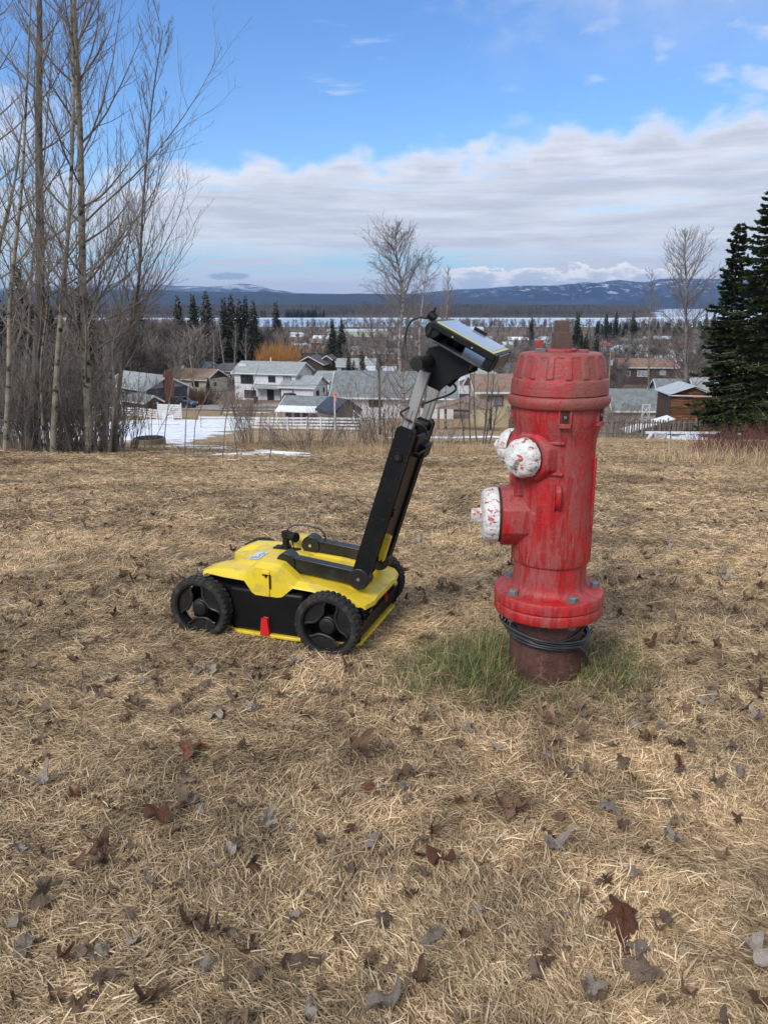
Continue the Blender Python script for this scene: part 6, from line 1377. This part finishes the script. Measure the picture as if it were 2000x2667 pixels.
# ------------------------------------------------------------------ grass blades
def blade_mat(name, cols, green=False):
    m = bpy.data.materials.new(name); m.use_nodes = True; t = NT(m.node_tree); t.n.clear(); m['nt'] = 1
    o = t.new('ShaderNodeOutputMaterial'); b = t.new('ShaderNodeBsdfPrincipled'); t.l.new(b.outputs[0], o.inputs[0])
    at_ = t.new('ShaderNodeAttribute'); at_.attribute_name = 'tone'; r = t.new('ShaderNodeValToRGB'); t.l.new(at_.outputs['Fac'], r.inputs[0])
    el_ = r.color_ramp.elements; el_[0].color = (*cols[0], 1); el_[0].position = 0; el_[1].color = (*cols[-1], 1); el_[1].position = 1
    for i, c in enumerate(cols[1:-1]): e = el_.new((i+1)/(len(cols)-1)); e.color = (*c, 1)
    pos = t.new('ShaderNodeNewGeometry').outputs['Position']; tn = straw_nodes(t, pos); g2 = t.noise(pos, 7, 3, .5)
    k = t.m('MULTIPLY', t.ramp(tn, .40, .58, .56, 1.16), t.ramp(g2, .35, .65, .78, 1.14))
    col = t.mix(1.0, r.outputs[0], t.xyz(k, k, k), 'MULTIPLY')
    dull = t.ramp(t.noise(t.sc(pos, (1, 1, 1)), 1.1, 3, .5), .54, .68, 0, .28)
    if not green:
        col = t.mix(dull, col, (.13, .115, .05))
        sxx = t.new('ShaderNodeSeparateXYZ'); t.l.new(pos, sxx.inputs[0])
        pt = t.m('MULTIPLY', t.ramp(t.noise(t.sc(pos, (.6, 1.6, 1)), .5, 6, .65), .50, .64), t.ramp(sxx.outputs[1], 2.5, 8, .35, .62))
        col = t.mix(pt, col, t.mix(1.0, col, (.46, .38, .33), 'MULTIPLY'))
    t.put(b.inputs['Base Color'], col); b.inputs['Roughness'].default_value = .6; b.inputs['Specular IOR Level'].default_value = .3
    return m
STRAW = blade_mat('dry_straw_blades', [(.11, .072, .038), (.32, .215, .112), (.56, .395, .215), (.76, .565, .335), (.88, .71, .47)])
GREEN = blade_mat('green_grass_blades', [(.020, .050, .012), (.040, .088, .020), (.085, .14, .035), (.34, .28, .12), (.6, .46, .24)], True)
def blades(name, n, size, lmin, lmax, w, lift, m, seed, hmax=.02, seg=3, flat=True, curl=.5, comb=0.0):
    r = np.random.RandomState(seed); k = seg+1
    base = np.stack([r.uniform(-size/2, size/2, n), r.uniform(-size/2, size/2, n), r.uniform(0, hmax, n)**1.0], 1)
    a = (np.where(r.rand(n) < comb, r.normal(0, .45, n)+np.pi*(r.rand(n) < .35), r.uniform(0, 2*np.pi, n))); L = r.uniform(lmin, lmax, n)*np.clip(r.normal(1, .25, n), .4, 1.6); pit = np.abs(r.normal(0, lift, n)) if flat else np.clip(r.normal(lift, .35, n), .2, 1.5)
    V = np.zeros((n, k*2, 3)); cur = base.copy(); wd = w*r.uniform(.5, 1.3, n); da = r.normal(0, curl, n); dp = r.normal(-.35 if flat else -.7, .35, n)
    ro = r.uniform(-1, 1, n)
    for i in range(k):
        t = i/seg; aa = a+da*t; pp = pit+dp*t; d = np.stack([np.cos(aa)*np.cos(pp), np.sin(aa)*np.cos(pp), np.sin(pp)], 1)
        sd_ = np.stack([-np.sin(aa), np.cos(aa), ro], 1); sd_ /= np.linalg.norm(sd_, axis=1)[:, None]; ww = (wd*(1-.85*t**1.5)/2)[:, None]
        V[:, 2*i] = cur-sd_*ww; V[:, 2*i+1] = cur+sd_*ww; cur = cur+d*(L/seg)[:, None]
        if flat: cur[:, 2] = np.maximum(cur[:, 2], .001)
    q = np.array([[2*i, 2*i+1, 2*i+3, 2*i+2] for i in range(seg)]); Q = (q[None]+np.arange(n)[:, None, None]*k*2).reshape(-1, 4)
    me = bpy.data.meshes.new(name); vv = V.reshape(-1, 3); me.vertices.add(len(vv)); me.vertices.foreach_set('co', vv.ravel().astype('f'))
    me.loops.add(Q.size); me.loops.foreach_set('vertex_index', Q.ravel()); me.polygons.add(len(Q)); me.polygons.foreach_set('loop_start', np.arange(len(Q))*4); me.polygons.foreach_set('loop_total', np.full(len(Q), 4))
    me.update(calc_edges=True); tn = me.attributes.new('tone', 'FLOAT', 'POINT'); tone = np.clip(r.beta(1.7, 1.5, n), 0, 1); tn.data.foreach_set('value', np.repeat(tone, k*2).astype('f')); me.materials.append(m); return me
gr = np.random.RandomState(12)
tilesA = [blades('tuft', 1250, .26, .018, .052, .0029, .22, STRAW, 300+i, .012, seg=2, comb=.6) for i in range(8)]
tilesB = [blades('tuft', 1300, .60, .022, .060, .0034, .20, STRAW, 320+i, .014, seg=2, comb=.5) for i in range(6)]
tilesC = [blades('tuft', 1300, 1.7, .035, .09, .0065, .14, STRAW, 340+i, .01, seg=2, comb=.3) for i in range(5)]
def slope(x, y):
    e = .1; return math.atan((gz(x, y+e)-gz(x, y-e))/(2*e)), math.atan((gz(x+e, y)-gz(x-e, y))/(2*e))
def lay(name, tiles, y0, y1, step, margin, sc=(1, 1.2), z=0.0, jit=.6, prob=1.0):
    P, R, Sc, I = [], [], [], []; y = y0
    while y < y1:
        hw = (y*CP+EYE*SP+.4)*.52+margin; x = -hw
        while x < hw:
            xx = x+gr.uniform(-jit, jit)*step; yy = y+gr.uniform(-jit, jit)*step; x += step
            if gr.rand() > prob: continue
            if (xx-HX)**2+(yy-HY)**2 < .10**2: continue
            sy_, sx_ = slope(xx, yy); P.append((xx, yy, gz(xx, yy)+z)); R.append(tuple((Matrix.Rotation(sy_, 3, 'X') @ Matrix.Rotation(-sx_, 3, 'Y') @ Matrix.Rotation(5.5*mn.noise(Vector((xx*.9, yy*.9, 5.5)))+gr.normal(0, .35), 3, 'Z')).to_euler())); s = gr.uniform(*sc); Sc.append((s, s, s*gr.uniform(.7, 1.3))); I.append(gr.randint(len(tiles)))
        y += step
    return scatter(name, tiles, P, R, Sc, I)
lay('dry_grass', tilesA, .75, 4.6, .108, .25)
lay('dry_grass_middle', tilesB, 4.4, 10.5, .27, .4)
lay('dry_grass_far', tilesC, 10.2, 30, .8, 1.0)
# taller dead grass along the brushy edge and round the shrubs
tallD = [blades('tall_tuft', 40, .30, .12, .38, .006, 1.2, STRAW, 360+i, .0, seg=4, flat=False, curl=.4) for i in range(4)]
P, R, Sc, I = [], [], [], []
def tuft_at(x, y, s): P.append((x, y, gz(x, y)-.01)); R.append((0, 0, gr.uniform(0, 6.28))); Sc.append((s, s, s)); I.append(gr.randint(4))
for _ in range(520):
    px = gr.uniform(-100, 2100); d = gr.uniform(14.5, 40); p = at(px, d); tuft_at(p.x, p.y, gr.uniform(.15, .45))
for cx, d, n, w_ in ((1005, 19, 90, 1.3), (960, 18.5, 40, .8), (1130, 18.5, 60, 1.2), (1180, 18, 70, 1.2), (655, 24, 40, 1), (800, 21.5, 60, 2), (1900, 10.8, 90, 1.5), (1960, 10.6, 60, .8), (1840, 11.5, 40, .8), (1700, 30, 60, 4), (1850, 55, 60, 5), (870, 18, 40, 1.2)):
    p = at(cx, d)
    for _ in range(n): tuft_at(p.x+gr.normal(0, w_*.5), p.y+gr.normal(0, .6), gr.uniform(.4, 1.0))
scatter('tall_dead_grass', tallD, P, R, Sc, I)
# green grass round the hydrant foot
gA = [blades('green_tuft', 42, .18, .055, .135, .0028, .95, GREEN, 380+i, .0, seg=4, flat=False, curl=.5) for i in range(5)]
P, R, Sc, I = [], [], [], []
for _ in range(760):
    a = gr.uniform(0, 6.28); rr = abs(gr.normal(0, .25))+.13; x = HX-.05+rr*math.cos(a)*1.25; y = HY+rr*math.sin(a)*.8
    if (x-HX)**2+(y-HY)**2 < .15**2: continue
    s = max(.35, 1.0-(rr-.13)*1.3)*gr.uniform(.6, 1.1)*(.62 if y < HY-.1 and abs(x-HX) < .14 else 1); P.append((x, y, -.006)); R.append((0, 0, gr.uniform(0, 6.28))); Sc.append((s, s, s)); I.append(gr.randint(5))
scatter('green_grass', gA, P, R, Sc, I)
gB = [blades('straw_tuft', 26, .16, .05, .13, .0024, .7, STRAW, 390+i, .0, seg=4, flat=False, curl=.6) for i in range(4)]
P, R, Sc, I = [], [], [], []
for _ in range(700):
    if gr.rand() < .35:
        a = gr.uniform(0, 6.28); rr = abs(gr.normal(0, .3))+.15; x, y = HX+rr*math.cos(a)*1.3, HY+rr*math.sin(a)
    else: x, y = gr.uniform(-2.2, 2.2), gr.uniform(.9, 4.5)
    s = gr.uniform(.3, .8) if math.hypot(x-HX, y-HY) > .55 else gr.uniform(.5, 1.0)
    if math.hypot(x-HX, y-HY) < .15: continue
    P.append((x, y, -.004)); R.append((0, 0, gr.uniform(0, 6.28))); Sc.append((s, s, s)); I.append(gr.randint(4))
scatter('upright_dry_grass', gB, P, R, Sc, I)

# ------------------------------------------------------------------ fallen leaves
def leaf_mat(name, a, b_, c): return mat(name, a, b_, 22, .75, .002, c3=c, s3=45, f3=.55, rnd=.28, bscale=60, spec=.12)
LM = [leaf_mat('grey_brown_leaf', (.16, .112, .078), (.26, .19, .14), (.07, .05, .035)), leaf_mat('brown_leaf', (.165, .098, .06), (.11, .068, .045), (.26, .16, .10)),
      leaf_mat('pale_grey_leaf', (.36, .31, .26), (.26, .215, .17), (.14, .11, .09)), leaf_mat('tan_leaf', (.30, .205, .13), (.22, .145, .09), (.12, .08, .05)), leaf_mat('orange_leaf', (.40, .13, .05), (.33, .10, .045), (.2, .08, .04)), leaf_mat('red_brown_leaf', (.165, .070, .042), (.12, .055, .036), (.25, .13, .08))]
def leaf_mesh(seed, kind):
    r = random.Random(seed); n = 30; V = [(0, 0, 0)]; F = []; lob_ = []
    for k in range(n):
        a = 2*math.pi*k/n
        if kind == 0:
            m5 = abs(math.cos((a-math.pi/2)*2.5)); R_ = .42+.58*m5**1.3; R_ *= 1.0 if math.sin(a) > -.5 else .62; R_ *= r.uniform(.86, 1.05)*(1 if k % 2 else .90)
        else: R_ = math.hypot(.34*math.cos(a), .95*math.sin(a))*r.uniform(.93, 1.04)
        lob_.append(R_)
    f1_, f2_, cx = r.uniform(-.9, 1.9), r.uniform(-.9, .9), r.uniform(0, 3.1)
    if seed in (2, 5, 8, 10): f1_, cx = r.uniform(2.2, 3.2), r.uniform(-.4, .4)
    def zf(x, y):
        u = x*math.cos(cx)+y*math.sin(cx); v = -x*math.sin(cx)+y*math.cos(cx)
        return .38*f1_*u*u+.3*f2_*v*v*v+.15*math.sin(5*u+seed)+.14*math.sin(6.5*v+seed*2)+r.uniform(-.05, .05)+.05*abs(x)
    for fr in (.38, .72, 1.0):
        for k in range(n):
            a = 2*math.pi*k/n; rr = fr*(lob_[k] if fr > .5 else .8*lob_[k]+.15); x, y = rr*math.cos(a), rr*math.sin(a); V.append((x, y, zf(x, y)*(1.0 if fr < 1 else 1.15)))
    for k in range(n): F.append((0, 1+k, 1+(k+1) % n))
    for i in range(2):
        for k in range(n): F.append((1+i*n+k, 1+(i+1)*n+k, 1+(i+1)*n+(k+1) % n, 1+i*n+(k+1) % n))
    b_ = len(V)
    st = [(0, -.35, zf(0, -.35)), (.03, -.7, .06), (.06, -1.25, .12)]
    for p in st: V += [(p[0]-.012, p[1], p[2]), (p[0]+.012, p[1], p[2]), (p[0], p[1], p[2]+.02)]
    for i in range(2):
        for j in range(3): F.append((b_+i*3+j, b_+i*3+(j+1) % 3, b_+(i+1)*3+(j+1) % 3, b_+(i+1)*3+j))
    return V, F
LV = [leaf_mesh(i, 0 if i % 3 else 1) for i in range(12)]; LMESH = {}
CN = ['grey brown', 'brown', 'pale grey', 'tan', 'orange', 'dark red brown']
def leaf_label(x, y, s, mi, vi):
    sz = 'tiny' if s < .021 else 'small' if s < .028 else 'larger'; kd = 'lobed' if vi % 3 else 'oval'
    dx, dy = x-HX, y-HY
    if math.hypot(dx, dy) < .6: w = 'near the hydrant foot, '+('in front' if dy < -.15 else 'behind' if dy > .15 else 'to its left' if dx < 0 else 'to its right')
    elif abs(x+.4) < .75 and abs(y-3.15) < .6: w = 'beside the cart, '+('behind it' if y > 3.3 else 'before its wheels' if y < 2.85 else 'close to its side')
    else:
        q_ = x/(y*CP+EYE*SP)/.5
        w = ('at the far left' if q_ < -.6 else 'left of the middle' if q_ < -.2 else 'in the middle' if q_ < .2 else 'right of the middle' if q_ < .6 else 'at the far right')
        w += (' at the very front' if y < 1.45 else ' near the front' if y < 1.9 else ' before the hydrant row' if y < 2.6 else ' level with the cart' if y < 3.6 else ' beyond the cart')
    return f'{sz} {CN[mi]} {kd} dead leaf {w}'
def leaf(x, y, s, mi, vi, rot=None, label=None, name='fallen_leaf', tilt=.3, dz=.0):
    key = (vi, mi)
    if key not in LMESH:
        me = bpy.data.meshes.new('leaf'); me.from_pydata(LV[vi][0], [], LV[vi][1]); me.materials.append(LM[mi]); LMESH[key] = me
    o = bpy.data.objects.new(name, LMESH[key]); COL.objects.link(o); o.scale = (s, s, s)
    o.rotation_euler = (random.gauss(0, tilt), random.gauss(0, tilt), random.uniform(0, 6.283)) if rot is None else rot
    lo = min(o.rotation_euler.to_matrix()[2].dot(Vector(v)) for v in LMESH[key].vertices[0].id_data and [v.co for v in LMESH[key].vertices])*s
    o.location = (x, y, gz(x, y)+.020-lo*.7+dz); tag(o, label or leaf_label(x, y, s, mi, vi), 'leaf', None if label else 'dead leaves scattered on the lawn'); return o
random.seed(77)
def gpt(px, py):   # where the photo's pixel meets the lawn
    v = (1333.5-py)/FPX; u = (px-1000)/FPX; D_ = Vector((u, CP+v*SP, -SP+v*CP)); t = EYE/-D_.z
    for _ in range(6): t = (EYE-gz(u*t, D_.y*t))/-D_.z
    return u*t, D_.y*t
special = [(1622, 2437, .075, 5, 1, 'large crumpled red brown leaf in the lower right of the lawn'), (1325, 2122, .070, 1, 2, 'large upright tan and grey leaf in front of the hydrant'), (1152, 2268, .050, 5, 3, 'red brown leaf left of centre front, below the upright leaf'),
           (523, 1968, .034, 4, 4, 'bright orange oval leaf left of the cart wheels'), (930, 1990, .062, 1, 5, 'broad brown curled leaf below the cart'), (1048, 2040, .040, 1, 6, 'round brown leaf just behind the pale grey leaf'), (1050, 2072, .030, 2, 7, 'pale silver leaf in front of the round brown leaf'),
           (412, 2150, .048, 5, 9, 'dark red brown leaf in the left middle lawn'), (1435, 1905, .050, 3, 10, 'tan broken leaf at the edge of the green grass'), (1960, 2500, .060, 2, 11, 'big pale leaf at the lower right edge'), (1670, 2578, .055, 0, 1, 'curled grey leaf near the lower right edge'),
           (1003, 2645, .050, 2, 3, 'pale leaf cut by the bottom edge'), (1440, 2235, .052, 2, 2, 'flat silver grey maple leaf in the right front lawn'), (118, 2058, .050, 2, 5, 'pale grey maple leaf near the left edge'), (490, 1980, .045, 5, 6, 'dark red leaf beside the bright orange leaf'), (115, 2360, .045, 0, 9, 'round grey brown leaf at the lower left'),
           (480, 2120, .05, 0, 10, 'crumpled brown leaf pair half sunk in grass, left'), (270, 2240, .06, 1, 7, 'big dark crumpled leaf heap at the left'), (690, 2165, .045, 2, 8, 'folded pale leaf left of centre'), (1080, 1930, .045, 1, 11, 'brown leaf with pale edge below the hydrant left side'),
           (910, 1755, .036, 5, 2, 'rusty leaf just right of the near cart wheel'), (1515, 1935, .04, 3, 3, 'pale tan leaf right of the green grass'), (1690, 1700, .045, 1, 5, 'brown curled leaf right of the hydrant foot'), (1770, 1965, .055, 0, 6, 'wide brown leaf in the right lawn'), (1580, 2130, .045, 2, 1, 'whitish lobed leaf in the right lawn')]
for px, py, s, mi, vi, lb_ in special:
    x, y = gpt(px, py); leaf(x, y, s*.88, mi, vi, label=lb_, tilt=.3, dz=.006)
cnt = 0; lr = random.Random(31)
hot = [(gpt(a, b), w_) for a, b, w_ in ((150, 2070, .35), (280, 2230, .3), (480, 2150, .35), (700, 1750, .3), (560, 1790, .35), (260, 1690, .4), (1780, 1960, .3), (1480, 1960, .3), (820, 2290, .35), (1900, 2300, .3), (380, 2480, .3), (120, 1960, .3), (1900, 1750, .4), (1550, 2450, .35))]
while cnt < 262:
    if lr.random() < .36:
        (hx, hy), w_ = lr.choice(hot); x, y = hx+lr.gauss(0, w_*.5), hy+lr.gauss(0, w_*.4)
    else:
        py = lr.uniform(1560, 2690); px = lr.uniform(-40, 2040); x, y = gpt(px, py)
    if math.hypot(x-HX, y-HY) < .24: continue
    lx, ly = x+.40, y-3.176; ca_, sa_ = math.cos(rad(18.8)), math.sin(rad(18.8)); cxl, cyl_ = lx*ca_-ly*sa_, lx*sa_+ly*ca_
    if abs(cxl) < .45 and abs(cyl_) < .34: continue
    mi = lr.choices([0, 1, 2, 3, 5], [40, 13, 17, 22, 5])[0]; leaf(x, y, lr.uniform(.014, .032), mi, lr.randrange(12), tilt=.5); cnt += 1
# the rest of the leaf litter, joined as uncountable stuff
q = [MB() for _ in range(4)]
for _ in range(1350):
    r_ = lr.random()
    if r_ < .40: py = 1185+(lr.random()**1.3)*420; px = lr.uniform(-60, 2060); x, y = gpt(px, py)
    elif r_ < .60: px = lr.uniform(-60, 420); d = lr.uniform(12.5, 17.5); p = at(px, d); x, y = p.x, p.y
    elif r_ < .85: px = lr.uniform(-60, 2060); d = lr.uniform(13, 22); p = at(px, d); x, y = p.x, p.y
    else: py = lr.uniform(1500, 1900); px = lr.uniform(-40, 2040); x, y = gpt(px, py)
    if abs(x-HX) < .2 and abs(y-HY) < .2: continue
    if abs(x+.4) < .5 and abs(y-3.18) < .45: continue
    V, F = LV[lr.randrange(12)]; s = lr.uniform(.014, .036)*(1.0 if y < 8 else 1.25); mi = lr.choices([0, 1, 2, 3], [45, 16, 10, 24])[0]; M = Matrix.Translation((x, y, gz(x, y)+.030)) @ Euler((lr.gauss(0, .35), lr.gauss(0, .35), lr.uniform(0, 6.28))).to_matrix().to_4x4() @ Matrix.Scale(s, 4)
    # coarse copy: centre fan only
    n = 30; ring = [V[1+2*n+k] for k in range(0, n, 2 if y > 5 else 1)]; midr = [V[1+k] for k in range(0, n, 2 if y > 5 else 1)]; nn = len(ring)
    vs = [M @ Vector(v) for v in [V[0]]+midr+ring]
    q[mi].v.extend([]); o_ = len(q[mi].v); q[mi].v.extend([tuple(v) for v in vs]); ff = [(0, 1+k, 1+(k+1) % nn) for k in range(nn)]+[(1+k, 1+nn+k, 1+nn+(k+1) % nn, 1+(k+1) % nn) for k in range(nn)]
    q[mi].f.extend([tuple(i+o_ for i in f) for f in ff]); q[mi].m.extend([0]*len(ff))
for i, b_ in enumerate(q):
    b_.build('leaf_litter', LM[i], kind='stuff')
# twigs and small debris on the brushy strip
q = MB()
for _ in range(420):
    px = lr.uniform(-60, 2060); d = lr.uniform(12.5, 24) if lr.random() < .7 else lr.uniform(2, 10); p = at(px, d); L = lr.uniform(.08, .4)*(1 if d > 10 else .3); a = lr.uniform(0, 6.28)
    q.tube([(p.x, p.y, p.z+.02), (p.x+math.cos(a)*L*.5, p.y+math.sin(a)*L*.5, p.z+.03), (p.x+math.cos(a+.3)*L, p.y+math.sin(a+.3)*L, gz(p.x+math.cos(a)*L, p.y+math.sin(a)*L)+.02)], [.006 if d > 10 else .002]*3, 3)
q.build('fallen_twigs', TWIG, kind='stuff')
